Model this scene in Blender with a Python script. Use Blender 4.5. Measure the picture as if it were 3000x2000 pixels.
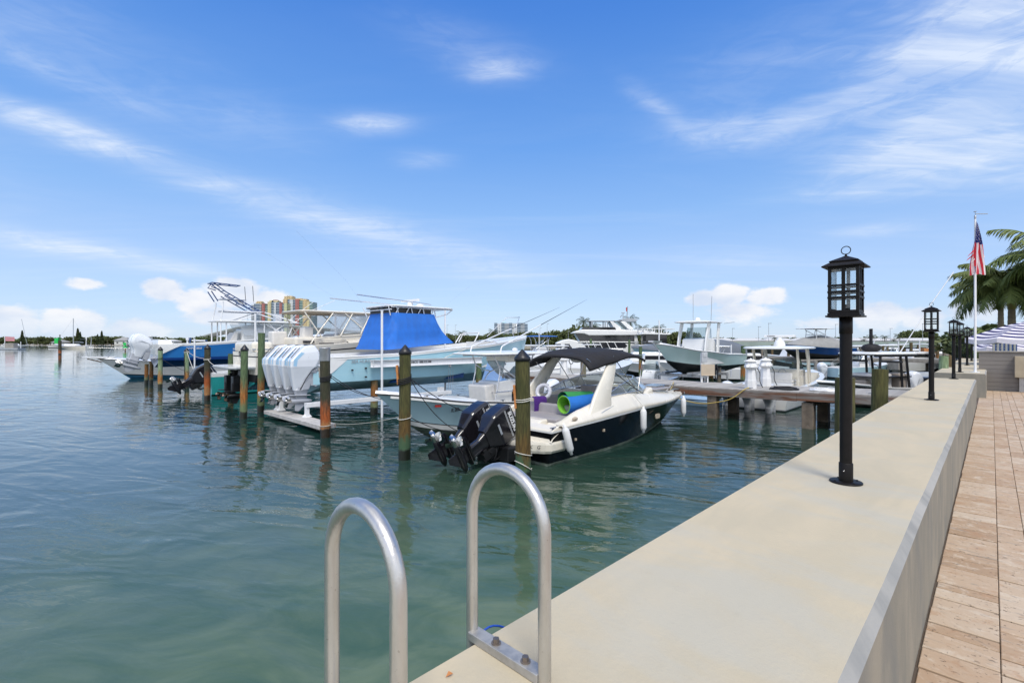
import bpy, bmesh, math, random
from mathutils import Vector, Matrix, Euler, noise
for o in list(bpy.data.objects): bpy.data.objects.remove(o)
PI=math.pi; rad=math.radians
R=random.Random(7)
S=bpy.context.scene; COL=S.collection
# ---------------- camera
CH=2.8                                   # camera height above the water
cd=bpy.data.cameras.new('camera'); cam=bpy.data.objects.new('camera',cd); COL.objects.link(cam)
cam.location=(0,0,CH); cam.rotation_euler=(PI/2,0,0)
cd.sensor_width=36; cd.lens=17.16; cd.shift_y=2/3000; cd.clip_start=.05; cd.clip_end=9000
S.camera=cam
S.view_settings.view_transform='Standard'; S.view_settings.look='None'
S.view_settings.exposure=0.30; S.view_settings.gamma=1
# ---------------- sun
SUN_EL=rad(56); SUN_AZ=rad(170)            # azimuth clockwise from +Y
sl=bpy.data.lights.new('sun','SUN'); sl.energy=1.95; sl.angle=rad(18); sl.color=(1,.95,.87)
so=bpy.data.objects.new('sun',sl); COL.objects.link(so)
sv=Vector((math.sin(SUN_AZ)*math.cos(SUN_EL),math.cos(SUN_AZ)*math.cos(SUN_EL),math.sin(SUN_EL)))
so.rotation_euler=sv.to_track_quat('Z','Y').to_euler(); so.location=(0,0,60)
# ---------------- node helper
class NT:
    def __init__(s,nt): s.t=nt; nt.nodes.clear()
    def n(s,ty,**k):
        d=s.t.nodes.new(ty)
        for a,v in k.items():
            if a.startswith('i_'): 
                key=a[2:]; key=int(key) if key.isdigit() else key.replace('_',' ')
                s.put(d.inputs[key],v)
            else: setattr(d,a,v)
        return d
    def put(s,inp,v):
        if isinstance(v,bpy.types.NodeSocket): s.t.links.new(v,inp)
        elif isinstance(v,bpy.types.Node): s.t.links.new(v.outputs[0],inp)
        else:
            if inp.type=='RGBA' and len(v)==3: v=(*v,1)
            inp.default_value=v
    def m(s,op,a,b=0.0,c=0.0,clamp=False):
        d=s.n('ShaderNodeMath',operation=op,use_clamp=clamp); s.put(d.inputs[0],a); s.put(d.inputs[1],b); s.put(d.inputs[2],c); return d.outputs[0]
    def mix(s,f,a,b,bt='MIX'):
        d=s.n('ShaderNodeMix',data_type='RGBA',blend_type=bt); s.put(d.inputs[0],f); s.put(d.inputs[6],a); s.put(d.inputs[7],b); return d.outputs[2]
    def noise(s,vec,scale,detail=4,rough=.5,dist=0):
        d=s.n('ShaderNodeTexNoise'); s.put(d.inputs['Vector'],vec); s.put(d.inputs['Scale'],scale); s.put(d.inputs['Detail'],detail); s.put(d.inputs['Roughness'],rough); s.put(d.inputs['Distortion'],dist); return d.outputs[0]
    def ramp(s,f,stops,inter='LINEAR'):
        d=s.n('ShaderNodeValToRGB'); s.put(d.inputs[0],f); e=d.color_ramp.elements; d.color_ramp.interpolation=inter
        while len(e)<len(stops): e.new(.5)
        for q,(p,c) in zip(e,stops): q.position=p; q.color=(*c,1) if len(c)==3 else c
        return d.outputs[0]
    def map(s,vec,sc=(1,1,1),rot=(0,0,0),loc=(0,0,0)):
        d=s.n('ShaderNodeMapping'); s.put(d.inputs[0],vec); d.inputs['Scale'].default_value=sc; d.inputs['Rotation'].default_value=rot; d.inputs['Location'].default_value=loc; return d.outputs[0]
    def mr(s,v,a,b,c=0.0,d=1.0,smooth=True):
        k=s.n('ShaderNodeMapRange',interpolation_type='SMOOTHSTEP' if smooth else 'LINEAR'); s.put(k.inputs[0],v); s.put(k.inputs[1],a); s.put(k.inputs[2],b); s.put(k.inputs[3],c); s.put(k.inputs[4],d); return k.outputs[0]
# ---------------- world: physical sky with cirrus and cumulus
W=bpy.data.worlds.new('World'); S.world=W; W.use_nodes=True
w=NT(W.node_tree)
sky=w.n('ShaderNodeTexSky',sky_type='NISHITA',sun_disc=False,sun_elevation=SUN_EL,sun_rotation=SUN_AZ,air_density=1.0,dust_density=.25,ozone_density=2.2,altitude=0)
tc=w.n('ShaderNodeTexCoord').outputs['Generated']
sep=w.n('ShaderNodeSeparateXYZ',i_0=tc)
dx,dy,dz=sep.outputs
az=w.m('ARCTAN2',dx,dy); el=w.m('ARCSINE',dz)
# planar projection of the high cloud layer
iz=w.m('DIVIDE',1.0,w.m('ADD',w.m('MAXIMUM',dz,0.0),.06))
pl=w.n('ShaderNodeCombineXYZ',i_0=w.m('MULTIPLY',dx,iz),i_1=w.m('MULTIPLY',dy,iz)).outputs[0]
ae=w.n('ShaderNodeCombineXYZ',i_0=az,i_1=el).outputs[0]
warp=w.noise(w.map(pl,(.5,.5,1)),1.3,3,.5)
st=w.noise(w.map(pl,(.45,1.6,1),(0,0,rad(-38))),1.1,7,.6,.9)
soft=w.noise(w.map(ae,(2.2,4.0,1)),1.0,3,.5,.3)
def blob(a0,e0,ra,re,rot,amp):
    """soft elliptical patch of high cloud centred on azimuth a0, elevation e0 (degrees)"""
    da=w.m('SUBTRACT',az,rad(a0)); de=w.m('SUBTRACT',el,rad(e0)); c,s_=math.cos(rad(rot)),math.sin(rad(rot))
    u=w.m('ADD',w.m('MULTIPLY',da,c/rad(ra)),w.m('MULTIPLY',de,s_/rad(ra)))
    v=w.m('ADD',w.m('MULTIPLY',da,-s_/rad(re)),w.m('MULTIPLY',de,c/rad(re)))
    r2=w.m('ADD',w.m('MULTIPLY',u,u),w.m('MULTIPLY',v,v))
    return w.m('MULTIPLY',w.m('EXPONENT',w.m('MULTIPLY',r2,-1.0)),amp)
BL=[(-44,18,7,1.0,-10,.8),(-34,16,8,1.3,-10,.75),(-23,13.8,9,1.8,-12,.65),(-11,10.8,9,2.0,-15,.6),(-2,8.8,7,1.6,-8,.45),
    (-44,8.3,6,.9,-4,.9),(-36,7.4,6,.8,-8,.6),(-43,22,6,1.0,-8,.5),(-46,25,9,3,-10,.3),(-30,22,8,3,-15,.2),
    (-2,29,4,.9,2,.9),(-16,23.2,3.5,.9,4,.9),(-10.5,20,3,.8,3,.8),(-5,31,8,2,-10,.25),
    (17,24.5,4,.9,-35,.8),(23,21.8,5,1.1,-5,1),(31,21.5,6,1.5,8,.9),(40,24,6,2.2,20,.8),(45,28,6,5,30,.6),
    (40,16,7,1.4,-3,.95),(44,18.5,7,2.5,15,.8),(36,14.2,5,.8,-8,.8),(46,13,5,1,-10,.7),(36.8,10.4,3,.6,0,.6),(47,22,7,7,0,.5),(41,19,9,5,18,.45),(24,9,8,1.2,-5,.3),(28,26,14,4,10,.22)]
cir=None
for b in BL:
    q=blob(*b); cir=q if cir is None else w.m('ADD',cir,q)
fine=w.noise(w.map(pl,(1.2,6.5,1),(0,0,rad(-38))),1.6,6,.65,.5)
tex=w.m('MULTIPLY',w.m('MULTIPLY',w.mr(st,.28,.74),w.mr(fine,.25,.65,.30,1.15)),w.mr(soft,.2,.6,.45,.95))
ring=w.mr(el,rad(4),rad(30),.16,.03)
feath=w.noise(w.map(ae,(7,26,1),(0,0,rad(14))),1.3,7,.6,1.6)
cir=w.m('MULTIPLY',cir,w.mr(feath,.28,.68,.55,1.25))
cirf=w.m('ADD',w.m('MULTIPLY',w.m('MINIMUM',cir,1.1),w.m('ADD',w.m('MULTIPLY',tex,.80),.26)),w.m('MULTIPLY',w.mr(st,.45,.8),ring),clamp=True)
# low cumulus: bounded puffs with noisy edges
CU=[(-46,2.2,2.6,1.5,1),(-42,2.2,2.6,1.6,1.1),(-37.5,1.7,3,1.2,1),(-41.3,5.7,1.9,.7,.72),(-35.5,5.6,1.9,1.3,1.1),(-33,4.6,2,1.4,1),(-29.5,5.6,2.8,1.9,1.1),(-26.5,4.8,2.2,1.6,1),(-23,3.4,3,1.3,.8),(-31,3.2,4,1.4,.8),
    (21.3,5.4,1.9,1.0,1),(24,5.7,2.2,1.3,1.1),(27.5,5.3,2.4,1.1,1),(25,3.8,4,1.5,.8),(37,3.0,2.2,1.5,1.1),(40,2.7,1.9,1.2,1),(43.5,3.4,2,1.3,1),(-14,2.2,3,.8,.6),(12,2.2,4,.9,.6),(32,2.4,3,.9,.7),(60,3,8,2,.8),(-60,3,8,2,.8),(90,4,12,3,.8),(140,4,14,3,.8),(190,4,14,3,.8),(-100,4,14,3,.8),(-150,4,12,3,.8)]
cu=None
for a0,e0,ra,re,amp in CU:
    q=blob(a0,e0-.6,ra,re,0,amp*1.5); cu=q if cu is None else w.m('MAXIMUM',cu,q)
pn=w.noise(w.map(ae,(13,22,1)),2.2,8,.62)
pn2=w.noise(w.map(ae,(5,9,1),(0,0,0),(3,1,0)),1.6,2,.5)
cuf=w.mr(w.m('ADD',cu,w.m('MULTIPLY',w.m('SUBTRACT',pn,.5),1.3)),.50,1.0)
cuf=w.m('MULTIPLY',cuf,w.mr(el,0.0,rad(3.0),.45,.95))
shade=w.mr(w.m('ADD',pn2,w.m('MULTIPLY',pn,.4)),.45,.85)
skyc=w.n('ShaderNodeHueSaturation',i_Saturation=1.18,i_Value=1.0,i_Color=sky.outputs[0]).outputs[0]
SKY_K=.135
hz=w.mr(el,rad(-2),rad(22),1.0,0.0)
base=w.mix(1.0,skyc,(SKY_K*.95,SKY_K*1.05,SKY_K*1.30,1),'MULTIPLY')
grad=w.ramp(w.m('MULTIPLY',w.m('MAXIMUM',el,0.0),2/PI),[(0,(.42,.53,.71)),(.085,(.37,.50,.72)),(.16,(.24,.42,.72)),(.24,(.135,.32,.70)),(.40,(.048,.19,.61)),(.7,(.04,.13,.42)),(1,(.03,.10,.34))])
base=w.mix(.78,base,grad)
col=w.mix(w.m('MULTIPLY',cirf,.85),base,(.66,.73,.84,1))
fill_cloud=w.m('MULTIPLY',w.m('MAXIMUM',w.mr(el,rad(40),rad(62)),w.mr(dy,.25,-.35)),w.mr(w.noise(w.map(pl,(.8,.8,1)),1.5,5,.6,.8),.38,.60,.10,.95))  # unseen bright cloud added overhead and behind the camera as neutral fill light
col=w.mix(fill_cloud,col,(1.30,1.30,1.31,1))
cc=w.mix(shade,(.55,.62,.75,1),(.78,.785,.81,1))
col=w.mix(cuf,col,cc)
col=w.mix(w.mr(el,rad(-3),rad(-.5),1.0,0.0),col,(.10,.16,.17,1))
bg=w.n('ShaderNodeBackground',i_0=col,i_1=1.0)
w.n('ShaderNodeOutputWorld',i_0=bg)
# ---------------- frame of the sea wall: s runs along the wall away from the camera, t out over the water
TH=math.atan(1405/1430); sT,cT=math.sin(TH),math.cos(TH); AD=PI/2-TH
def Wp(s,t,z=0): return Vector((s*sT-t*cT, s*cT+t*sT, z))
def at(px,Y,z=0): return Vector(((px-1500)/1430*Y,Y,z))
def dep(py,h): return (CH-h)*1430/(py-1002)
def st_of(v): return (v.x*sT+v.y*cT, -v.x*cT+v.y*sT)
# ---------------- objects
def tag(o,label=None,cat=None,group=None,kind=None):
    if label: o['label']=label
    if cat: o['category']=cat
    if group: o['group']=group
    if kind: o['kind']=kind
    return o
def thing(name,label,cat,loc=(0,0,0),rz=0,group=None):
    o=bpy.data.objects.new(name,None); COL.objects.link(o); o.empty_display_size=.2
    o.location=loc; o.rotation_euler=(0,0,rz); return tag(o,label,cat,group)
def link(o,parent=None):
    COL.objects.link(o)
    if parent: o.parent=parent
    return o
def dup(root,loc=None,rz=None,label=None,sc=None):
    r=root.copy(); COL.objects.link(r)
    if loc is not None: r.location=loc
    if rz is not None: r.rotation_euler=(0,0,rz)
    if sc: r.scale=(sc,sc,sc)
    if label: r['label']=label
    for ch in list(root.children):
        c=ch.copy(); COL.objects.link(c); c.parent=r
        for g in ch.children:
            d=g.copy(); COL.objects.link(d); d.parent=c
    return r
class MB:
    def __init__(s): s.v=[];s.f=[];s.mi=[];s.M=Matrix.Identity(4);s.k=0;s.sm=[]
    def add(s,vs,fs,k=None,smooth=False):
        b=len(s.v); s.v+=[(s.M@Vector(v))[:] for v in vs]
        for f in fs: s.f.append([b+i for i in f]); s.mi.append(s.k if k is None else k); s.sm.append(smooth)
        return s
    def box(s,c,d,k=None,rz=0,ry=0,rx=0,taper=1.0,tx=None):
        m=Matrix.Translation(Vector(c))@Euler((rx,ry,rz)).to_matrix().to_4x4(); h=[q/2 for q in d]; tx=taper if tx is None else tx
        vs=[m@Vector((x*h[0]*(tx if z>0 else 1),y*h[1]*(taper if z>0 else 1),z*h[2])) for z in(-1,1) for y in(-1,1) for x in(-1,1)]
        return s.add(vs,[(0,2,3,1),(4,5,7,6),(0,1,5,4),(2,6,7,3),(0,4,6,2),(1,3,7,5)],k)
    def tube(s,pts,r,n=8,k=None,cap=True,closed=False):
        pts=[Vector(p) for p in pts]; N=len(pts); rr=r if isinstance(r,(list,tuple)) else [r]*N
        T=[]
        for i in range(N):
            a=pts[(i-1)%N] if closed else pts[max(i-1,0)]; b=pts[(i+1)%N] if closed else pts[min(i+1,N-1)]
            d=b-a; T.append(d.normalized() if d.length>1e-9 else Vector((0,0,1)))
        up=Vector((0,0,1)) if abs(T[0].z)<.9 else Vector((1,0,0)); x=T[0].cross(up).normalized(); rings=[]
        for i in range(N):
            if i:
                ax=T[i-1].cross(T[i])
                if ax.length>1e-7: x=Matrix.Rotation(T[i-1].angle(T[i]),3,ax.normalized())@x
            x=(x-T[i]*x.dot(T[i])).normalized(); y=T[i].cross(x)
            rings.append([pts[i]+(x*math.cos(2*PI*j/n)+y*math.sin(2*PI*j/n))*rr[i] for j in range(n)])
        return s.loft(rings,k,cap=cap and not closed,closed=closed)
    def loft(s,rings,k=None,cap=True,closed=False,smooth=True):
        n=len(rings[0]); N=len(rings); fs=[]
        for i in range(N if closed else N-1):
            a=i*n; b=((i+1)%N)*n
            for j in range(n): fs.append((a+j,a+(j+1)%n,b+(j+1)%n,b+j))
        s.add([p for r in rings for p in r],fs,k,smooth)
        if cap: s.add(rings[0],[tuple(range(n-1,-1,-1))],k); s.add(rings[-1],[tuple(range(n))],k)
        return s
    def cyl(s,c,r,h,n=20,k=None,r2=None):
        c=Vector(c); r2=r if r2 is None else r2
        return s.loft([[c+Vector((q*math.cos(2*PI*j/n),q*math.sin(2*PI*j/n),z)) for j in range(n)] for q,z in((r,0),(r2,h))],k)
    def lathe(s,c,prof,n=20,k=None,sx=1,sy=1):
        c=Vector(c); return s.loft([[c+Vector((q*sx*math.cos(2*PI*j/n),q*sy*math.sin(2*PI*j/n),z)) for j in range(n)] for q,z in prof],k)
    def prism(s,out,y0,y1,k=None,axis='y'):
        """outline of (a,b) pairs pulled along an axis: y -> (a,.,b), x -> (.,a,b), z -> (a,b,.)"""
        P={'y':lambda a,b,c:(a,c,b),'x':lambda a,b,c:(c,a,b),'z':lambda a,b,c:(a,b,c)}[axis]; n=len(out)
        vs=[P(a,b,y0) for a,b in out]+[P(a,b,y1) for a,b in out]
        fs=[tuple(range(n)),tuple(range(2*n-1,n-1,-1))]+[(i,n+i,n+(i+1)%n,(i+1)%n) for i in range(n)]
        return s.add(vs,fs,k)
    def blob(s,c,r,k=None,e=2.0,n=16,m=9,fz=None):
        """superellipsoid"""
        c=Vector(c); f=lambda q,p:math.copysign(abs(q)**(2/p),q); rg=[]
        for i in range(m+1):
            ph=-PI/2+PI*i/m; cz=f(math.cos(ph),e) if 0<i<m else .02; z=f(math.sin(ph),e)
            rg.append([c+Vector((r[0]*cz*f(math.cos(2*PI*j/n),e),r[1]*cz*f(math.sin(2*PI*j/n),e),r[2]*z)) for j in range(n)])
        if fz: rg=[[fz(p) for p in q] for q in rg]
        return s.loft(rg,k)
    def build(s,name,mats,parent=None,bevel=0,flip=True,bseg=2):
        me=bpy.data.meshes.new(name); me.from_pydata(s.v,[],s.f)
        if not isinstance(mats,(list,tuple)): mats=[mats]
        for m in mats: me.materials.append(m)
        me.polygons.foreach_set('material_index',s.mi); me.polygons.foreach_set('use_smooth',s.sm); me.update()
        if flip:
            bm=bmesh.new(); bm.from_mesh(me); bmesh.ops.recalc_face_normals(bm,faces=bm.faces); bm.to_mesh(me); bm.free()
        o=bpy.data.objects.new(name,me); COL.objects.link(o)
        if parent: o.parent=parent
        if bevel:
            b=o.modifiers.new('bevel','BEVEL'); b.width=bevel; b.segments=bseg; b.limit_method='ANGLE'; b.angle_limit=rad(35); b.harden_normals=False
        return o
def rrect(cx,cy,w_,d_,r,z,n=4):
    """rounded rectangle ring in the xy plane"""
    out=[]; r=min(r,w_/2-.001,d_/2-.001)
    for qx,qy,a0 in((1,1,0),(-1,1,90),(-1,-1,180),(1,-1,270)):
        for i in range(n+1):
            a=rad(a0+90*i/n); out.append((cx+qx*(w_/2-r)+r*math.cos(a),cy+qy*(d_/2-r)+r*math.sin(a),z))
    return out
def text(name,body,size,mt,parent,loc,rot,depth=.004,shear=0,sx=1.0,al='CENTER',bold=0):
    cu=bpy.data.curves.new(name,'FONT'); cu.body=body; cu.size=size; cu.extrude=depth; cu.align_x=al; cu.align_y='CENTER'; cu.shear=shear; cu.offset=bold
    t=bpy.data.objects.new(name,cu); COL.objects.link(t); dg=bpy.context.evaluated_depsgraph_get(); dg.update()
    me=bpy.data.meshes.new_from_object(t.evaluated_get(dg)); bpy.data.objects.remove(t); me.materials.clear(); me.materials.append(mt)
    o=bpy.data.objects.new(name,me); COL.objects.link(o); o.parent=parent; o.location=loc; o.rotation_euler=rot; o.scale=(sx,1,1); return o
def sag(a,b,d,n=14):
    a,b=Vector(a),Vector(b); return [a.lerp(b,i/n)-Vector((0,0,4*d*(i/n)*(1-i/n))) for i in range(n+1)]
def arcp(pts,n=5,r=.1):
    """round the corners of a polyline"""
    P=[Vector(p) for p in pts]; out=[P[0]]
    for i in range(1,len(P)-1):
        a=(P[i-1]-P[i]); b=(P[i+1]-P[i]); q=min(r,a.length*.49,b.length*.49); A=P[i]+a.normalized()*q; B=P[i]+b.normalized()*q
        for j in range(n+1):
            t=j/n; out.append(A*(1-t)**2+P[i]*2*t*(1-t)+B*t*t)
    return out+[P[-1]]
# ---------------- materials
def mat(name,col,rough=.5,metal=0,var=.08,vs=3,bump=0,bs=20,spec=.5,coat=0,dirt=None,stretch=(1,1,1)):
    m=bpy.data.materials.new(name); m.use_nodes=True; t=NT(m.node_tree)
    oc=t.n('ShaderNodeTexCoord').outputs['Object']; oc=t.map(oc,stretch)
    n1=t.noise(oc,vs,5,.6)
    c=t.mix(t.mr(n1,.3,.7),tuple(q*(1-var) for q in col)+(1,),tuple(min(1,q*(1+var)) for q in col)+(1,))
    if dirt:
        n3=t.noise(oc,vs*.7,6,.7); c=t.mix(t.m('MULTIPLY',t.mr(n3,.55,.72),dirt[1]),c,(*dirt[0],1))
    b=t.n('ShaderNodeBsdfPrincipled',i_Base_Color=c,i_Metallic=metal)
    t.put(b.inputs['Roughness'],t.mr(n1,.3,.7,max(.02,rough*.85),min(1,rough*1.15)))
    b.inputs['Specular IOR Level'].default_value=spec; b.inputs['Coat Weight'].default_value=coat; b.inputs['Coat Roughness'].default_value=.06
    if bump:
        bp=t.n('ShaderNodeBump',i_Strength=.6,i_Distance=bump,i_Height=t.noise(oc,bs,6,.6)); t.put(b.inputs['Normal'],bp.outputs[0])
    t.n('ShaderNodeOutputMaterial',i_0=b.outputs[0]); return m
def glassmat(name,tint,alpha=.35,rough=.03,bump=0):
    m=bpy.data.materials.new(name); m.use_nodes=True; t=NT(m.node_tree)
    g=t.n('ShaderNodeBsdfGlossy',i_Roughness=rough,i_Color=(.9,.95,1)); tr=t.n('ShaderNodeBsdfTransparent',i_Color=tint); d=t.n('ShaderNodeBsdfDiffuse',i_Color=tint)
    fr=t.n('ShaderNodeFresnel',i_IOR=1.5)
    if bump:
        oc=t.n('ShaderNodeTexCoord').outputs['Object']; bp=t.n('ShaderNodeBump',i_Strength=1.0,i_Distance=bump,i_Height=t.noise(oc,28,2,.5)); t.put(g.inputs['Normal'],bp.outputs[0]); t.put(fr.inputs['Normal'],bp.outputs[0])
    a=t.n('ShaderNodeMixShader',i_0=alpha,i_1=tr.outputs[0],i_2=d.outputs[0]); b=t.n('ShaderNodeMixShader',i_1=a.outputs[0],i_2=g.outputs[0]); t.put(b.inputs[0],t.m('MULTIPLY',fr.outputs[0],.7))
    t.n('ShaderNodeOutputMaterial',i_0=b.outputs[0]); return m
G={}
G['gel']=mat('white_gelcoat',(.80,.80,.78),.22,var=.03,vs=2,coat=.3,dirt=((.55,.53,.47),.15))
G['cream']=mat('cream_gelcoat',(.78,.73,.62),.25,var=.04,vs=2,coat=.3)
G['nonskid']=mat('nonskid_deck',(.70,.70,.67),.6,var=.05,vs=6,bump=.002,bs=90)
G['lblue']=mat('pale_blue_hull_paint',(.46,.66,.73),.20,var=.04,vs=1.2,coat=.2)
G['lblue2']=mat('powder_blue_hull_paint',(.38,.63,.72),.24,var=.04,vs=1.2,coat=.12)
G['mint']=mat('mint_hull_paint',(.62,.78,.72),.15,var=.03,vs=1.2,coat=.5)
G['blue']=mat('blue_hull_paint',(.035,.21,.56),.14,var=.05,vs=.8,coat=.6)
G['dblue']=mat('deep_blue_hull_paint',(.012,.06,.26),.15,var=.05,coat=.5)
G['navy']=mat('navy_hull_paint',(.014,.055,.19),.15,var=.05,coat=.5)
G['teal']=mat('teal_hull_paint',(.03,.33,.32),.2,var=.06,coat=.3)
G['blackh']=mat('black_hull_paint',(.004,.0045,.006),.14,var=.2,vs=2,coat=0,spec=.30)
G['black']=mat('black_plastic',(.012,.012,.014),.35,var=.2)
G['rub']=mat('black_rubber',(.02,.02,.022),.7,var=.2)
G['eng']=mat('black_engine_paint',(.013,.012,.016),.20,var=.15,coat=.45)
G['engd']=mat('engine_grime',(.01,.01,.011),.45,var=.4,vs=30)
G['engw']=mat('white_engine_paint',(.76,.79,.83),.18,var=.02,coat=.6)
G['engg']=mat('grey_engine_paint',(.40,.42,.46),.3,var=.06,coat=.3)
G['pale']=mat('pale_blue_stripe',(.36,.60,.80),.25,var=.02)
G['alu']=mat('brushed_aluminium',(.72,.72,.73),.30,metal=.9,var=.06,vs=14,bump=.0004,bs=60)
G['aluw']=mat('white_coated_tube',(.78,.79,.80),.3,var=.03)
G['steel']=mat('polished_steel',(.55,.54,.52),.22,metal=1,var=.1,vs=10)
G['galv']=mat('galvanised_sheet',(.45,.46,.47),.4,metal=.6,var=.12,vs=6,dirt=((.28,.10,.03),.8))
G['lamp']=mat('black_powdercoat',(.007,.006,.006),.45,spec=.22,var=.25,vs=18,bump=.0004,bs=160)
G['glassy']=glassmat('boat_windscreen_glass',(.62,.70,.71),.10)
G['clear']=glassmat('clear_vinyl',(.80,.84,.88),.30,.1)
G['seedy']=glassmat('seedy_lantern_glass',(.96,.98,.98),.02,.03,.002)
G['dglass']=mat('dark_tinted_glass',(.022,.023,.027),.06,var=.1,vs=.5,coat=.5)
G['canvb']=mat('blue_canvas',(.02,.15,.56),.75,var=.10,vs=2.5,bump=.012,bs=3,stretch=(2.2,2.2,.6))
G['canvk']=mat('black_canvas',(.014,.013,.015),.8,var=.2,vs=5,bump=.004,bs=9)
G['canvg']=mat('grey_canvas',(.30,.30,.29),.85,var=.1,vs=3,bump=.01,bs=4)
G['canvd']=mat('slate_canvas',(.13,.15,.18),.85,var=.1,vs=3,bump=.01,bs=4)
G['tan']=mat('tan_canvas',(.48,.40,.30),.8,var=.07)
G['seat']=mat('grey_vinyl_seat',(.33,.31,.31),.5,var=.06,vs=5)
G['seatw']=mat('off_white_vinyl_seat',(.70,.68,.64),.45,var=.05,vs=5)
G['purple']=mat('purple_towel',(.06,.015,.17),.95,var=.3,vs=40,bump=.006,bs=60)
G['wood']=mat('weathered_plank',(.30,.28,.25),.85,var=.25,vs=4,bump=.004,bs=20,stretch=(1,8,1))
G['anti']=mat('black_bottom_paint',(.010,.012,.013),.6,var=.3,vs=3)
G['antib']=mat('blue_bottom_paint',(.02,.12,.22),.6,var=.2)
G['algae']=mat('fouled_bottom',(.10,.13,.10),.7,var=.5,vs=5,dirt=((.42,.46,.42),.7),stretch=(.6,.6,3))
G['red']=mat('red_plastic',(.50,.03,.02),.4)
G['orange']=mat('orange_board',(.50,.20,.06),.7,var=.2,vs=6)
G['ropew']=mat('white_rope',(.62,.60,.54),.9,var=.2,vs=60,bump=.004,bs=120)
G['ropek']=mat('black_rope',(.015,.016,.02),.8,var=.2,vs=60,bump=.003,bs=120)
G['ropey']=mat('yellow_hose',(.55,.40,.10),.5,var=.1,vs=20)
G['ropeb']=mat('blue_rope',(.01,.07,.42),.6,var=.15,vs=60)
G['fend']=mat('white_fender_vinyl',(.78,.78,.77),.3,var=.04,vs=5,dirt=((.4,.38,.3),.3))
G['white']=mat('white_paint',(.78,.78,.77),.5,var=.05,vs=2)
G['ink']=mat('dark_lettering',(.02,.02,.025),.5)
G['inkg']=mat('grey_lettering',(.36,.39,.42),.5)
G['conc']=mat('weathered_concrete',(.30,.28,.25),.9,var=.2,vs=3,bump=.01,bs=14,dirt=((.12,.10,.08),.7))
G['green']=mat('green_daymark',(.02,.52,.10),.5)
G['grass']=mat('lawn',(.06,.11,.03),.95,var=.4,vs=2,bump=.03,bs=40)
G['sand']=mat('pale_sand',(.42,.38,.31),.95,var=.15,vs=.3)
G['trunk']=mat('tree_bark',(.13,.11,.08),.9,var=.3,vs=5)
# ================= SETTING
def zonemat(name,top,mid,low,k=0):
    """timber pile: dry top, rusty tidal stain, black wet foot (object z=0 is the water)"""
    m=bpy.data.materials.new(name); m.use_nodes=True; t=NT(m.node_tree)
    oc=t.n('ShaderNodeTexCoord').outputs['Object']; inf=t.n('ShaderNodeObjectInfo'); rnd=inf.outputs['Random']
    z=t.n('ShaderNodeSeparateXYZ',i_0=oc).outputs[2]
    off=t.n('ShaderNodeCombineXYZ',i_0=t.m('MULTIPLY',rnd,40),i_1=t.m('MULTIPLY',rnd,13)).outputs[0]
    ov=t.n('ShaderNodeVectorMath',operation='ADD',i_0=oc,i_1=off).outputs[0]
    gr=t.noise(t.map(ov,(1,1,.12)),38,6,.65); bl=t.noise(t.map(ov,(1,1,.35)),7,5,.6); b2=t.noise(t.map(ov,(1,1,.3)),3.2,3,.5)
    c=t.mix(t.mr(gr,.32,.7),tuple(q*.55 for q in top)+(1,),tuple(q*1.35 for q in top)+(1,))
    c=t.mix(t.m('MULTIPLY',t.mr(b2,.48,.66),.6),c,tuple(q*f for q,f in zip(top,(.5,.62,.45)))+(1,))
    zz=t.m('ADD',z,t.m('MULTIPLY',t.m('SUBTRACT',bl,.5),1.0)); zz=t.m('ADD',zz,t.m('MULTIPLY',t.m('SUBTRACT',rnd,.5),.35))
    rust=t.m('MULTIPLY',t.mr(zz,1.35,.75),t.mr(zz,.28,.5)); c=t.mix(t.m('MULTIPLY',rust,mid[3]),c,t.mix(t.mr(gr,.3,.7),tuple(q*.5 for q in mid[:3])+(1,),tuple(q*1.3 for q in mid[:3])+(1,)))
    gz=t.m('MULTIPLY',t.mr(zz,.62,.42),1.0); c=t.mix(t.m('MULTIPLY',gz,.75),c,t.mix(bl,low,tuple(q*1.8 for q in low[:3])+(1,)))
    z2=t.m('ADD',z,t.m('MULTIPLY',t.m('SUBTRACT',bl,.5),.16)); wet=t.mr(z2,.30,.22); c=t.mix(t.m('MULTIPLY',wet,.95),c,(.010,.010,.007,1))
    b=t.n('ShaderNodeBsdfPrincipled',i_Base_Color=c); t.put(b.inputs['Roughness'],t.mr(wet,0,1,.85,.35,False))
    bp=t.n('ShaderNodeBump',i_Strength=.8,i_Distance=.012,i_Height=t.m('ADD',gr,t.m('MULTIPLY',wet,bl))); t.put(b.inputs['Normal'],bp.outputs[0])
    t.n('ShaderNodeOutputMaterial',i_0=b.outputs[0]); return m
PM={'olive':zonemat('olive_treated_pile',(.078,.074,.022),(.17,.075,.018,.5),(.03,.085,.045,1)),
    'green':zonemat('green_treated_pile',(.10,.15,.07),(.36,.13,.025,.9),(.10,.13,.06,1)),
    'pale':zonemat('pale_green_pile',(.23,.31,.18),(.42,.17,.04,.95),(.20,.22,.10,1)),
    'dark':zonemat('dark_weathered_pile',(.055,.052,.030),(.34,.085,.018,1.0),(.30,.14,.05,1)),
    'brown':zonemat('brown_pile',(.14,.10,.045),(.30,.12,.03,.9),(.13,.17,.09,1)),
    'grey':zonemat('grey_weathered_pile',(.22,.19,.15),(.24,.17,.10,.5),(.08,.09,.07,1))}
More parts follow.
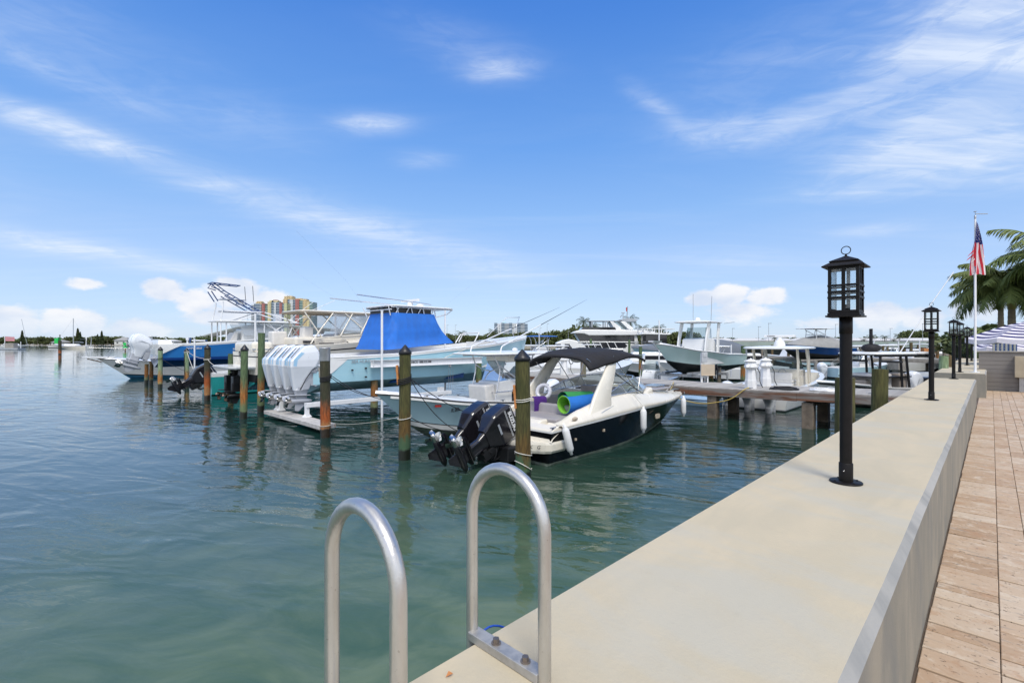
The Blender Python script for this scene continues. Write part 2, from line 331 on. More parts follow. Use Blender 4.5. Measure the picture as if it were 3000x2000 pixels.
# water
m=bpy.data.materials.new('harbour_water'); m.use_nodes=True; t=NT(m.node_tree)
oc=t.n('ShaderNodeTexCoord').outputs['Object']; sp=t.n('ShaderNodeSeparateXYZ',i_0=oc)
tt=t.m('ADD',t.m('MULTIPLY',sp.outputs[0],-cT),t.m('MULTIPLY',sp.outputs[1],sT))   # distance out from the sea wall
big=t.noise(t.map(oc,(1,1,1)),.22,4,.55); md=t.noise(oc,.55,5,.6,.8)
shal=t.mr(t.m('ADD',tt,t.m('MULTIPLY',t.m('SUBTRACT',md,.5),6)),13,2.0)
shal=t.m('MULTIPLY',shal,t.mr(t.m('ADD',t.m('MULTIPLY',sp.outputs[0],sT),t.m('MULTIPLY',sp.outputs[1],cT)),12,2,.1,1.0))
deep=t.mix(big,(.004,.021,.018,1),(.010,.038,.031,1)); m2=t.noise(t.map(oc,(.8,1.5,1),(0,0,rad(25))),.9,5,.6,.8); shc=t.mix(t.mr(m2,.28,.72),(.055,.108,.062,1),(.138,.188,.112,1))
opn=t.mr(t.m('ADD',t.m('ADD',t.m('MULTIPLY',sp.outputs[0],sT),t.m('MULTIPLY',sp.outputs[1],cT)),t.m('MULTIPLY',big,5)),9,3); deep=t.mix(opn,deep,t.mix(md,(.034,.070,.075,1),(.075,.118,.122,1)))  # paler turbid tone on open water, also standing in for reflected cloud
wc=t.mix(shal,deep,shc)
mp=t.map(oc,(1,1,1),(0,0,rad(20)))
ws=t.map(mp,(.72,1.7,1))
h=t.m('ADD',t.m('MULTIPLY',t.noise(ws,.62,2,.45,1.0),1.5),t.m('MULTIPLY',t.noise(ws,2.6,3,.5,.8),.26))
h=t.m('ADD',h,t.m('MULTIPLY',t.noise(ws,8.5,2,.5,.3),.035))
calm=t.mr(t.noise(oc,.12,3,.5),.3,.7,.5,1.15)
far=t.mr(sp.outputs[1],9,55,1.0,.30); bp=t.n('ShaderNodeBump',i_Strength=1.0,i_Distance=.047,i_Height=t.m('MULTIPLY',t.m('MULTIPLY',h,calm),far))
b=t.n('ShaderNodeBsdfPrincipled',i_Base_Color=wc,i_Roughness=.035,i_IOR=1.333,i_Normal=bp.outputs[0])
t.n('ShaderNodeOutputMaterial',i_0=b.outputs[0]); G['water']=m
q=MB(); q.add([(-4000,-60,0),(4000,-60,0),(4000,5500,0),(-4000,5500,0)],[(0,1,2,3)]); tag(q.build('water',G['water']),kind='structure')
# concrete of the sea wall: colour wash and grey chamfer
def wallmat(name,c1,c2,c3,streak=False):
    m=bpy.data.materials.new(name); m.use_nodes=True; t=NT(m.node_tree); oc=t.n('ShaderNodeTexCoord').outputs['Object']
    a=t.noise(t.map(oc,(.9,2.2,.5) if not streak else (2.2,2.2,.7)),1.3,6,.6,.7); bb=t.noise(t.map(oc,(1.3,.55,1)),1.7,5,.6,.5); f=t.noise(oc,60,5,.7); d=t.noise(oc,9,6,.65)
    c=t.mix(t.mr(a,.35,.66),c1,c2); c=t.mix(t.m('MULTIPLY',t.mr(bb,.46,.66),.75),c,c3)
    c=t.mix(t.m('MULTIPLY',t.mr(f,.62,.78),.18),c,tuple(q*.5 for q in c1[:3])+(1,)); c=t.mix(t.m('MULTIPLY',t.mr(d,.55,.75),.14),c,tuple(q*.72 for q in c1[:3])+(1,))
    v=t.n('ShaderNodeTexVoronoi',i_Scale=9.0); t.put(v.inputs['Vector'],oc); pit=t.mr(v.outputs['Distance'],.03,.012); pit=t.m('MULTIPLY',pit,t.mr(d,.5,.6))
    c=t.mix(t.m('MULTIPLY',pit,.6),c,(.1,.08,.06,1))
    b=t.n('ShaderNodeBsdfPrincipled',i_Base_Color=c,i_Roughness=.78); b.inputs['Specular IOR Level'].default_value=.25
    bp=t.n('ShaderNodeBump',i_Strength=.5,i_Distance=.003,i_Height=t.m('ADD',f,t.m('MULTIPLY',d,1.2))); t.put(b.inputs['Normal'],bp.outputs[0])
    t.n('ShaderNodeOutputMaterial',i_0=b.outputs[0]); return m
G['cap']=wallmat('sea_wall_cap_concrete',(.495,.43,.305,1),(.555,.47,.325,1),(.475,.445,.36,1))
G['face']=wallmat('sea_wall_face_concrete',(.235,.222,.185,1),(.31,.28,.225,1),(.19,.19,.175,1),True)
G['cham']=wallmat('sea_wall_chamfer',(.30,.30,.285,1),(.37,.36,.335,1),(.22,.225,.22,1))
ZP=1.35; ZC=1.95; TR=.2465; TL=1.05
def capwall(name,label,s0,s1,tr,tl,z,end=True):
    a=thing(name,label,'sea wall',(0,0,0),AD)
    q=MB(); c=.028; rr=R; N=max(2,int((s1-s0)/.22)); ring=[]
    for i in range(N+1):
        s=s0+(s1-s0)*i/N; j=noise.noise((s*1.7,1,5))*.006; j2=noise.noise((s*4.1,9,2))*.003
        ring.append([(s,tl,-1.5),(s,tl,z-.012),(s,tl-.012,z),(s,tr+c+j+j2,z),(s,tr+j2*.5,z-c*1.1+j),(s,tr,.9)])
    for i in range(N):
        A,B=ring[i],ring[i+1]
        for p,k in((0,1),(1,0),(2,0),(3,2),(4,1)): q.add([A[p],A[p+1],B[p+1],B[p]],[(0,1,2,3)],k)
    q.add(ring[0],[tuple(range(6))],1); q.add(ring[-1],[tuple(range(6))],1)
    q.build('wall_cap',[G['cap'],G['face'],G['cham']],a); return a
capwall('sea_wall','pale concrete sea wall with broad flat top running from the ladder to the dock',-2.5,15.45,TR,TL,ZC)
capwall('sea_wall','farther raised stretch of pale concrete sea wall carrying the flagpole',17.6,34,.10,1.12,1.975)
# ground
q=MB(); 
def wq(q,s0,s1,t0,t1,z,k=None): q.add([Wp(s0,t0,z),Wp(s1,t0,z),Wp(s1,t1,z),Wp(s0,t1,z)],[(0,1,2,3)],k)
wq(q,-6,260,-160,.26,ZP-.03); wq(q,15.4,17.62,.2,1.0,ZP-.035); q.build('ground',G['conc']); tag(bpy.data.objects['ground'],kind='structure')
q=MB(); wq(q,22.4,260,-160,.06,ZP-.015); tag(q.build('lawn',G['grass']),kind='structure')
# travertine paving
m=bpy.data.materials.new('travertine_pavers'); m.use_nodes=True; t=NT(m.node_tree); oc=t.n('ShaderNodeTexCoord').outputs['Object']
ri=t.n('ShaderNodeNewGeometry').outputs['Random Per Island']
ov=t.n('ShaderNodeVectorMath',operation='ADD',i_0=oc,i_1=t.n('ShaderNodeCombineXYZ',i_0=t.m('MULTIPLY',ri,37),i_1=t.m('MULTIPLY',ri,61)).outputs[0]).outputs[0]
a=t.noise(t.map(ov,(1.15,.85,1)),7,8,.68,.5); b_=t.noise(t.map(ov,(1.6,.8,1)),15,6,.7,.4); v_=t.noise(t.map(ov,(3.4,.9,1)),4.5,7,.62,1.3)
c=t.ramp(ri,[(0,(.39,.265,.165)),(.2,(.45,.32,.21)),(.4,(.50,.375,.26)),(.6,(.43,.30,.19)),(.8,(.54,.43,.315)),(1,(.47,.345,.235))])
c=t.mix(t.m('MULTIPLY',t.mr(a,.52,.66),.75),c,(.60,.51,.40,1)); c=t.mix(t.m('MULTIPLY',t.mr(a,.46,.34),.6),c,(.40,.235,.13,1))
c=t.mix(t.m('MULTIPLY',t.mr(b_,.52,.68),.5),c,(.62,.50,.38,1)); c=t.mix(t.m('MULTIPLY',t.mr(v_,.57,.70),.7),c,(.27,.235,.20,1))
pt=t.noise(t.map(ov,(1.5,1,1)),34,4,.6,.6); pit=t.mr(pt,.63,.67); c=t.mix(t.m('MULTIPLY',pit,.7),c,(.15,.10,.07,1))
b=t.n('ShaderNodeBsdfPrincipled',i_Base_Color=c,i_Roughness=.7); bp=t.n('ShaderNodeBump',i_Strength=.8,i_Distance=.004,i_Height=t.m('SUBTRACT',a,t.m('MULTIPLY',pit,1.4))); t.put(b.inputs['Normal'],bp.outputs[0]); t.n('ShaderNodeOutputMaterial',i_0=b.outputs[0])
q=MB(); g=.0035; tcur=TR-.006; bi=0
while tcur>-8:
    wd=[.27,.145,.125,.10,.20,.15,.27,.2,.1][bi%9] if tcur>-2.6 else .3; s=-1.6-R.random()*.2
    while s<20.45:
        L=R.choice([.10,.15,.2,.2,.3]) if bi==0 else R.choice([.15,.2,.3,.4]); L=min(L,20.5-s); g=.0045
        if L>.03:
            dz=R.uniform(-.0025,.0025); ds=R.uniform(.001,.008)
            x0,x1,y0,y1=s+g,s+L-g-ds,tcur-wd+.0018,tcur-.0018*(1 if bi else R.uniform(1,5)); z=ZP+dz; e=.003
            q.add([(x0,y0,ZP-.03),(x1,y0,ZP-.03),(x1,y1,ZP-.03),(x0,y1,ZP-.03),(x0,y0,z-e),(x1,y0,z-e),(x1,y1,z-e),(x0,y1,z-e),(x0+e,y0+e,z),(x1-e,y0+e,z),(x1-e,y1-e,z),(x0+e,y1-e,z)],
              [(0,1,5,4),(1,2,6,5),(2,3,7,6),(3,0,4,7),(4,5,9,8),(5,6,10,9),(6,7,11,10),(7,4,8,11),(8,9,10,11)])
        s+=L
    tcur-=wd; bi+=1
q.add([(-2.2,-8.2,ZP-.009),(20.5,-8.2,ZP-.009),(20.5,TR+.02,ZP-.009),(-2.2,TR+.02,ZP-.009)],[(0,1,2,3)],1); o=q.build('patio_paving',[m,mat('joint_sand',(.10,.075,.055),.95)],flip=False); o.rotation_euler=(0,0,AD); tag(o,kind='structure')
# ladder hoops of the swim ladder
lad=thing('swim_ladder','aluminium swim ladder with two tall hooped handrails bolted to the sea wall','ladder',Wp(.72,.95,ZC),AD)
def hoop(s):
    a,b_=.795-.95,1.07-.95; r=(b_-a)/2; c=(a+b_)/2; top=.508-r-.0
    pts=[(s-.72,a,.004)]+[(s-.72,a,.1+(top-.1)*i/6) for i in range(7)]
    pts+=[(s-.72,c-r*math.cos(PI*i/18),top+r*math.sin(PI*i/18)*1.0) for i in range(1,18)]
    pts+=[(s-.72,b_,top-(top+.1)*i/6) for i in range(7)]+[(s-.72,b_,-1.75)]
    return pts
mm=bpy.data.materials.new('ladder_aluminium'); mm.use_nodes=True; t=NT(mm.node_tree); oc=t.n('ShaderNodeTexCoord').outputs['Object']
a=t.noise(t.map(oc,(1,1,.25)),18,5,.65); s_=t.noise(oc,120,3,.6); c=t.mix(t.mr(a,.3,.75),(.50,.485,.455,1),(.62,.61,.59,1)); c=t.mix(t.m('MULTIPLY',t.mr(s_,.66,.74),.5),c,(.25,.22,.19,1))
b=t.n('ShaderNodeBsdfPrincipled',i_Base_Color=c,i_Metallic=.85,i_Roughness=.36); bp=t.n('ShaderNodeBump',i_Strength=.35,i_Distance=.0012,i_Height=t.m('ADD',a,s_)); t.put(b.inputs['Normal'],bp.outputs[0]); t.n('ShaderNodeOutputMaterial',i_0=b.outputs[0]); G['lad']=mm; G['alum']=mat('weathered_aluminium_bar',(.42,.41,.39),.5,metal=.6,var=.15,vs=30,bump=.0006,bs=90,dirt=((.22,.19,.16),.5))
G['bolt']=mat('tarnished_bolt',(.24,.20,.17),.45,metal=.7,var=.2,vs=60)
for s in(.505,.925):
    q=MB(); q.tube(hoop(s),.0168,24); h=q.build('handrail',G['lad'],lad)
    q=MB(); q.box((s-.72,-.015,.013),(.040,.262,.024)); q.build('mounting_bar',G['alum'],lad,bevel=.002)
    for y in(-.09,.02):
        q=MB(); q.cyl((s-.72,y,.0255),.0135,.0025,20); q.loft([[(s-.72+.0092*math.cos(PI*j/3),y+.0092*math.sin(PI*j/3),z) for j in range(6)] for z in(.027,.039)],smooth=False); q.build('bolt',G['bolt'],lad,bevel=.0008)
for z in(-.30,-.6,-.9,-1.2,-1.5):
    q=MB(); q.box((0,1.07-.95,z),(.42,.05,.03)); q.build('rung',G['lad'],lad)
q=MB(); a,b_=Wp(.98,1.075,1.99),Wp(.74,1.12,1.35)
q.tube(arcp([Wp(1.18,1.064,1.60),Wp(1.10,1.075,1.90),Wp(.98,1.085,1.96),Wp(.90,1.10,1.80),Wp(.80,1.075,1.62),Wp(.45,1.075,1.60),Wp(.40,1.08,1.3)],6,.12),.0032,8)
tag(q.build('rope',G['ropeb']),'thin blue rope looped behind the ladder at the wall edge','rope')
# lamp posts
def lamp():
    a=thing('lamp_post','','lamp post'); q=MB()
    q.lathe((0,0,0),[(.086,.002),(.086,.008),(.083,.011),(.04,.013)],40)
    for k in range(4):
        an=PI/4+k*PI/2; q.cyl((.068*math.cos(an),.068*math.sin(an),.009),.006,.007,8)
    q.build('base_flange',G['lamp'],a)
    q=MB(); q.lathe((0,0,0),[(.0325,.012),(.0325,1.0)],32); q.build('pole',G['lamp'],a)
    q=MB(); q.lathe((0,0,0),[(.0372,.013),(.0372,.117),(.035,.121),(.0325,.121)],32); q.build('collar',G['lamp'],a); q=MB(); q.lathe((0,0,0),[(.0326,.90),(.0350,.902),(.0350,.998),(.032,.999)],32); q.build('collar',G['lamp'],a)
    q=MB(); q.cyl((-.0449,.02,.075),.003,.002,8); q.M=Matrix.Identity(4); q=MB(); q.blob((-.0375,.004,.075),(.002,.004,.004)); q.build('screw',G['steel'],a)
    q=MB(); z0,z1=1.0,1.305
    q.box((0,0,z0+.006),(.180,.180,.010)); q.box((0,0,z0+.018),(.162,.162,.014))
    W2=.0775
    for x in(-1,1):
        for y in(-1,1): q.box((x*(W2-.007),y*(W2-.007),(z0+.028+z1)/2),(.016,.016,z1-z0-.028))
    q.box((0,0,z1-.008),(2*W2,2*W2,.016)); q.box((0,0,z0+.034),(2*W2-.002,2*W2-.002,.016))
    for an in range(4):
        q.M=Matrix.Rotation(an*PI/2,4,'Z')
        q.box((0,W2-.006,(z0+.04+z1)/2),(.019,.008,z1-z0-.04))
        for z in(z0+.118,z0+.152,z0+.19): q.box((0,W2-.001,z),(2*W2+.006,.009,.0125))
    q.M=Matrix.Identity(4); q.build('lantern_frame',G['lamp'],a,bevel=.0012)
    q=MB(); 
    for an in range(4):
        q.M=Matrix.Rotation(an*PI/2,4,'Z'); q.box((0,W2-.014,(z0+z1)/2+.02),(2*W2-.034,.003,z1-z0-.065))
    q.build('glass_pane',G['seedy'],a)
    q=MB(); q.cyl((0,0,z0+.028),.016,.05,12); q.lathe((0,0,0),[(.010,z0+.05),(.010,z0+.07),(.002,z0+.075)],12); q.build('lamp_holder',G['lamp'],a)
    q=MB()
    def sq(wd,z): return [(wd,wd,z),(-wd,wd,z),(-wd,-wd,z),(wd,-wd,z)]
    q.loft([sq(.078,z1),sq(.107,z1-.004),sq(.107,z1+.003),sq(.068,z1+.028),sq(.074,z1+.029),sq(.074,z1+.034),sq(.02,z1+.060),sq(.006,z1+.068)],smooth=False); q.build('lantern_roof',G['lamp'],a,bevel=.001)
    q=MB(); q.cyl((0,0,z1+.064),.006,.016,10); q.tube([(0,.024*math.cos(2*PI*i/24),z1+.101+.024*math.sin(2*PI*i/24)) for i in range(24)],.0026,8,closed=True); q.build('ring_finial',G['lamp'],a)
    return a
L0=lamp(); L0['group']='lamp posts along the sea wall'
lamps=[((3.53,.63),ZC,'nearest and largest black lamp post with four-pane lantern on the sea wall'),((9.43,.63),ZC,'second black lamp post along the pale sea wall, midway down its near stretch'),((15.2,.625),ZC,'third black lamp post at the very end of the near sea wall stretch'),
 ((18.1,.62),1.975,'fourth black lamp post, on the raised wall just behind the third'),((23.7,.62),1.975,'fifth black lamp post, small, on the far wall beside the flagpole'),((29.1,.62),1.975,'farthest and smallest black lamp post on the far wall')]
for i,((s,tv),z,lb) in enumerate(lamps):
    o=L0 if i==0 else dup(L0); o.location=Wp(s,tv,z); o.rotation_euler=(0,0,AD); o['label']=lb
# piles
def pile(px,wy,h,r,kind,label,cap='cone',loc=None,lean=0):
    if loc is None: Y=dep(wy,0); loc=at(px,Y,0)
    loc=Vector(loc); loc.z=0
    a=thing('mooring_pile' ,label,'pile',loc,R.uniform(0,6),'timber mooring piles standing in the water'); a.rotation_euler=(lean+R.uniform(-.012,.012),R.uniform(-.012,.012),R.uniform(0,6))
    q=MB(); sd=R.random()*50; rg=[]
    for i in range(15):
        z=-1.2+(h+1.2)*i/14; rg.append([((r*(1.03-.06*i/14)+noise.noise((math.cos(j*PI/12)*1.5+sd,math.sin(j*PI/12)*1.5,z*.6))*r*.06)*math.cos(j*PI/12),(r*(1.03-.06*i/14)+noise.noise((math.cos(j*PI/12)*1.5,math.sin(j*PI/12)*1.5+sd,z*.6))*r*.06)*math.sin(j*PI/12),z) for j in range(24)])
    q.loft(rg); q.build('post',PM[kind],a,bevel=.006)
    if cap=='cone':
        q=MB(); q.lathe((0,0,h),[(r*1.05,-.01),(r*1.09,-.005),(r*1.10,.055),(r*1.06,.068),(r*.55,.15),(.012,.225)],28); q.build('cone_cap',G['black'],a)
    if cap=='galv':
        q=MB(); q.lathe((0,0,h),[(r*1.03,-.36),(r*1.05,-.35),(r*1.05,0.0),(r*1.09,.012),(r*1.07,.03),(.01,.035)],28); q.build('metal_sleeve',G['galv'],a)
    return a
def ph(px,wy,ty): Y=dep(wy,0); return CH-(ty-1002)*Y/1430
PL=[(1533,1415,1056,.150,'olive','nearest timber pile in the water, black cone cap, between ladder and black boat','cone'),
(1185,1345,1037,.140,'olive','thick olive pile with black cone cap left of the black outboards','cone'),
(954,1280,1021,.145,'dark','rust-stained green pile topped with a rusty metal sleeve beside the quad white outboards','galv'),
(713,1226,1027,.125,'green','green pile with black cone cap and orange foot in front of the cream cruiser','cone'),
(764,1206,975,.130,'green','tallest flat-topped green pile standing behind the white outboards',None),
(607,1172,1022,.135,'dark','dark pile with rusty foot and black cone cap tied with white rope','cone'),
(547,1137,1030,.13,'pale','pale green pile with black cone cap and looped ropes','cone'),
(469,1136,1026,.125,'pale','pale pile with orange band right of the single white outboard','cone'),
(443,1124,1058,.12,'brown','brown pile right of its twin under the white outboard lower unit',None),
(429,1123,1066,.12,'brown','brown pile left of its twin under the white outboard lower unit',None),
(676,1169,1036,.125,'green','short green pile behind the cream cruiser swim platform',None),
(1096,1212,1074,.140,'brown','brown pile with white rope ring under the left end of the white lift beam',None)]
for px,wy,ty,r,k,lb,c in PL: pile(px,wy,ph(px,wy,ty),r,k,lb,c)
bl_=Vector((-1.53,22.4,0)); pile(0,0,1.83,.14,'green','green pile under the right end of the white lift beam',None,loc=bl_)
pile(0,0,2.38,.105,'olive','tall olive pile between the near lamp post and the sea wall edge',None,loc=at(2472,5.75))
pile(0,0,2.37,.115,'olive','broad mossy pile standing against the sea wall in front of the dock',None,loc=at(2571,7.8))
pile(0,0,2.36,.12,'pale','mossy pile, left of a pair beside the far sea wall',None,loc=at(2762,15.5))
pile(0,0,2.36,.12,'brown','mossy pile, right of a pair beside the far sea wall',None,loc=at(2778,16.2))
pile(0,0,CH-13*38/1430,.13,'green','thin green pile left of the mint boat on its lift',None,loc=at(1876,38))
pile(0,0,CH-33*30/1430,.14,'green','green pile in front of the mint boat beside the power box',None,loc=at(2084,30))
pile(0,0,CH-11*33/1430,.15,'green','thick green pile right of the mint boat near the white pedestals',None,loc=at(2176,33))
pile(0,0,CH-32*27/1430,.11,'grey','bare grey post beside the hose box on the dock edge',None,loc=at(2106,27.5))
pile(0,0,CH-18*34/1430,.14,'green','capped green pile in front of the yacht left of its long dark window','cone',loc=at(1670,34))
pile(0,0,CH-40*24/1430,.14,'grey','square-looking grey post seen under the black bimini',None,loc=at(1709,23.5))
pile(0,0,CH+10*60/1430,.14,'green','pile standing before the middle of the yacht',None,loc=at(1730,60))
pile(0,0,CH+8*60/1430,.15,'green','pile standing before the right end of the yacht','cone',loc=at(1843,60))
pile(0,0,CH-.6,.13,'green','pile at the left end of the fishing skiff lift near the far trees',None,loc=at(1593,52))
pile(0,0,CH-.7,.14,'green','pile beside the ladder tower left of the yacht',None,loc=at(1625,50))
pile(0,0,CH-.4,.14,'brown','pile left of the navy boat lift post',None,loc=at(2204,48))
pile(0,0,CH-.3,.14,'green','pile above the radar top of the white centre console',None,loc=at(2324,55))
# ropes round piles
def wrap(px,wy,h,r,k=2,m='ropew',lb='',tilt=.02,rr=.009):
    c=at(px,dep(wy,0),h); q=MB(); pts=[]
    for i in range(int(24*k)+1):
        a=2*PI*i/24; pts.append(c+Vector((r*math.cos(a),r*math.sin(a),tilt*math.sin(a+1)-i*.0016)))
    q.tube(pts,rr,6); return tag(q.build('rope_ring',G[m]),lb,'rope')
wrap(1533,1415,1.72,.166,2,'ropew','white rope wound twice round the upper part of the nearest pile',.035)
wrap(1533,1415,.62,.166,1.5,'ropew','white rope ring low on the nearest pile',-.035)
wrap(1533,1415,.38,.168,1.0,'ropew','lowest white rope ring sagging on the nearest pile',-.10)
wrap(1185,1345,1.02,.155,1.2,'ropew','white rope ring at mid height of the thick olive pile',.03)
wrap(1185,1345,1.98,.158,4,'ropek','black rope wound round the upper part of the thick olive pile',.05,.012)
wrap(954,1280,1.82,.160,4,'ropek','black rope wound round the rust-stained pile',.04,.012)
wrap(954,1280,.38,.160,1,'ropew','white rope ring near the foot of the rust-stained pile',.02)
wrap(1096,1212,1.54,.154,1,'ropew','white rope ring under the lift beam end',.02)
wrap(607,1172,2.02,.148,2,'ropew','white rope ring near the top of the dark pile',.02)
wrap(547,1137,2.25,.145,2,'ropew','white rope ring near the top of the pale green pile',.02)
wrap(469,1136,1.85,.14,2,'ropek','black rope ring on the pale pile by the white outboard',.06)
for px,wy,h,r,lb in((1533,1415,1.72,.15,'orange-brown wooden cleat board fixed to the nearest pile'),(1185,1345,2.02,.14,'orange-brown wooden cleat board fixed to the thick olive pile'),(954,1280,1.9,.14,'short weathered cleat board fixed to the rust-stained pile')):
    c=at(px,dep(wy,0),h); q=MB(); q.M=Matrix.Translation(c+Vector((-r*1.12,-.02,0)))@Euler((0,rad(-4),0)).to_matrix().to_4x4(); q.box((0,0,0),(.045,.12,.46 if px!=954 else .3)); q.box((-.02,0,.1),(.03,.06,.07)); tag(q.build('cleat_board',G['orange' if px!=954 else 'wood'],bevel=.006),lb,'cleat')
# ---------------- main dock
def plankmat():
    m=bpy.data.materials.new('dock_boards'); m.use_nodes=True; t=NT(m.node_tree); oc=t.n('ShaderNodeTexCoord').outputs['Object']; ri=t.n('ShaderNodeNewGeometry').outputs['Random Per Island']
    a=t.noise(t.map(oc,(1,10,1)),2,5,.6); c=t.mix(ri,(.34,.32,.29,1),(.50,.48,.44,1)); c=t.mix(t.m('MULTIPLY',a,.5),c,(.20,.18,.16,1)); b=t.n('ShaderNodeBsdfPrincipled',i_Base_Color=c,i_Roughness=.85); t.n('ShaderNodeOutputMaterial',i_0=b.outputs[0]); return m
G['deck']=plankmat()
def fascmat():
    m=bpy.data.materials.new('dock_fascia_timber'); m.use_nodes=True; t=NT(m.node_tree); oc=t.n('ShaderNodeTexCoord').outputs['Object']
    a=t.noise(t.map(oc,(3,.5,7)),1.6,6,.65,.6); b_=t.noise(t.map(oc,(2,.25,2.2)),1.9,4,.55,.4); g_=t.noise(t.map(oc,(4,.8,22)),3,5,.6)
    c=t.mix(t.mr(a,.35,.65),(.23,.085,.035,1),(.10,.045,.025,1)); c=t.mix(t.mr(b_,.38,.54),c,(.24,.215,.19,1)); c=t.mix(t.m('MULTIPLY',t.mr(g_,.5,.7),.6),c,(.06,.05,.045,1))
    b=t.n('ShaderNodeBsdfPrincipled',i_Base_Color=c,i_Roughness=.85); bp=t.n('ShaderNodeBump',i_Strength=.6,i_Distance=.008,i_Height=g_); t.put(b.inputs['Normal'],bp.outputs[0]); t.n('ShaderNodeOutputMaterial',i_0=b.outputs[0]); return m
G['fascia']=fascmat()
dk=thing('main_dock','long timber dock on concrete pilings leading left from the sea wall','dock',(0,0,0),AD)
def dz(tv): return 1.13+max(0,(6.5-tv))*.024
q=MB(); tv=.98
while tv<19.5:
    w_=.14; z=dz(tv+w_/2); q.box((19.15,tv+w_/2,z-.018),(2.46,w_-.008,.036)); tv+=w_
q.build('deck_boards',G['deck'],dk,bevel=.002)
for sx,zz in((17.93,0),(20.36,0)):
    q=MB(); cuts=[1.0,4.55,8.2,11.9,15.6,19.5]
    for i in range(5):
        a,b_=cuts[i]+.003,cuts[i+1]-.003; q.add([(sx-.035,a,dz(a)-.29-.02*(i%2)),(sx+.035,a,dz(a)-.29-.02*(i%2)),(sx+.035,a,dz(a)-.037),(sx-.035,a,dz(a)-.037),(sx-.035,b_,dz(b_)-.29-.02*(i%2)),(sx+.035,b_,dz(b_)-.29-.02*(i%2)),(sx+.035,b_,dz(b_)-.037),(sx-.035,b_,dz(b_)-.037)],[(0,1,2,3),(4,7,6,5),(0,4,5,1),(1,5,6,2),(2,6,7,3),(3,7,4,0)])
    q.build('fascia_beam',G['fascia'],dk,bevel=.008)
q=MB()
for sx in(18.5,19.2,19.9): q.box((sx,10.2,.93),(.08,18.4,.2))
q.build('joist',G['fascia'],dk)
G['pier']=mat('stained_pier_concrete',(.17,.135,.10),.9,var=.4,vs=3,bump=.012,bs=10,dirt=((.32,.29,.25),.8))
for tv in(4.25,7.35,11.2,15,18.6):
    for sx in(18.12,20.1):
        q=MB(); q.box((sx,tv,-.05),(.34,.34,1.78)); q.build('concrete_piling',G['pier'],dk,bevel=.02)
    q=MB(); q.box((19.1,tv,.78),(2.2,.3,.10)); q.build('pile_cap',G['pier'],dk)
# lit rail cleats on dock
def dock_cleat(s,tv,lb):
    a=thing('dock_cleat',lb,'cleat',Wp(s,tv,dz(tv)),AD,'cleats on the main dock'); q=MB(); q.box((0,0,.02),(.06,.12,.04)); q.tube([(0,-.13,.06),(0,-.06,.055),(0,.06,.055),(0,.13,.06)],.014,8); q.build('horn',G['galv'],a)
dock_cleat(18.1,2.6,'silver dock cleat near the sea wall end of the dock'); dock_cleat(18.1,8.9,'dark dock cleat beside the bow of the black boat'); dock_cleat(18.15,6.1,'dock cleat holding the yellow hose')
# lift beam for the big pale blue boat
lf=thing('boat_lift','aluminium boat lift with white overhead beam under the big pale blue boat','boat lift',(0,0,0),AD)
q=MB(); s0,s1,tv=9.45,15.1,16.8
for z,w_,h in((2.105,.17,.02),(1.845,.17,.02)): q.box(((s0+s1)/2,tv,z),(s1-s0,w_,h))
q.box(((s0+s1)/2,tv,1.975),(s1-s0,.02,.24)); q.box((s0+.06,tv,1.975),(.012,.168,.24)); q.build('overhead_beam',G['aluw'],lf)
text('lettering','DECO  888.525.588',.12,G['ink'],lf,(11.75,tv-.016,1.98),(PI/2,0,0),.003,bold=.002)
q=MB(); q.box((14.6,tv-.015,1.99),(.42,.01,.085)); q.build('maker_plate',G['white'],lf)
for s in(10.9,13.25):
    q=MB(); q.cyl((s,tv-.03,1.74),.05,.03,12); q.box((s,tv,1.78),(.09,.05,.11)); q.build('pulley',G['galv'],lf)
    for k in(-.07,.04,.16):
        q=MB(); q.tube([(s+k,tv,1.83),(s+k,tv,.45)],.006,6); q.build('cable',G['galv'],lf)
q=MB(); q.box((10.0,16.6,.66),(6.2,.22,.15)); q.build('bunk_rail',G['aluw'],lf,bevel=.01)
q=MB(); q.box((6.75,16.95,.20),(.55,4.7,.13)); q.build('cradle_beam',mat('dirty_cradle',(.50,.48,.45),.6,var=.15,vs=4,dirt=((.20,.08,.03),.8)),lf,bevel=.01)
for tv_ in(16.6,18.9,19.2):
    q=MB(); q.box((6.95,tv_,.44),(.12,.12,.36)); q.box((6.95,tv_,.31),(.30,.14,.10),taper=.5); q.build('upright',G['aluw'],lf)
q=MB(); q.box((12.6,16.6,.55),(.2,.2,.7)); q.box((13.2,18.3,.30),(.4,4,.2)); q.build('far_cradle',G['aluw'],lf)
def guide(px,Y,z0,z1,lb,r=.045): 
    q=MB(); q.cyl(at(px,Y,z0),r,z1-z0,12); q.cyl(at(px,Y,z1),r*1.15,.03,12); return tag(q.build('guide_post',G['aluw']),lb,'guide post','white guide posts of the boat lifts')
guide(1119,18.2,-.5,3.95,'tall white guide post in front of the blue cover, left one')
guide(1304,25.0,-.5,4.55,'tall white guide post at the right edge of the blue cover')
guide(910,25.5,1.5,4.35,'grey-white guide post at the cream cruiser windscreen, left one'); guide(983,24,.9,4.1,'grey-white guide post at the cream cruiser windscreen, right one')
guide(827,27.5,1.5,3.5,'guide post before the coloured towers'); guide(748,29.5,1.5,4.5,'white guide post standing on the blue boat side above the tall pile',.06)
guide(570,31,.9,3.0,'white guide post against the blue hull side'); guide(2142,34,.4,2.6,'white guide post beside the stern of the mint boat'); guide(1931,34,.6,4.3,'white guide post at the bow of the mint boat')
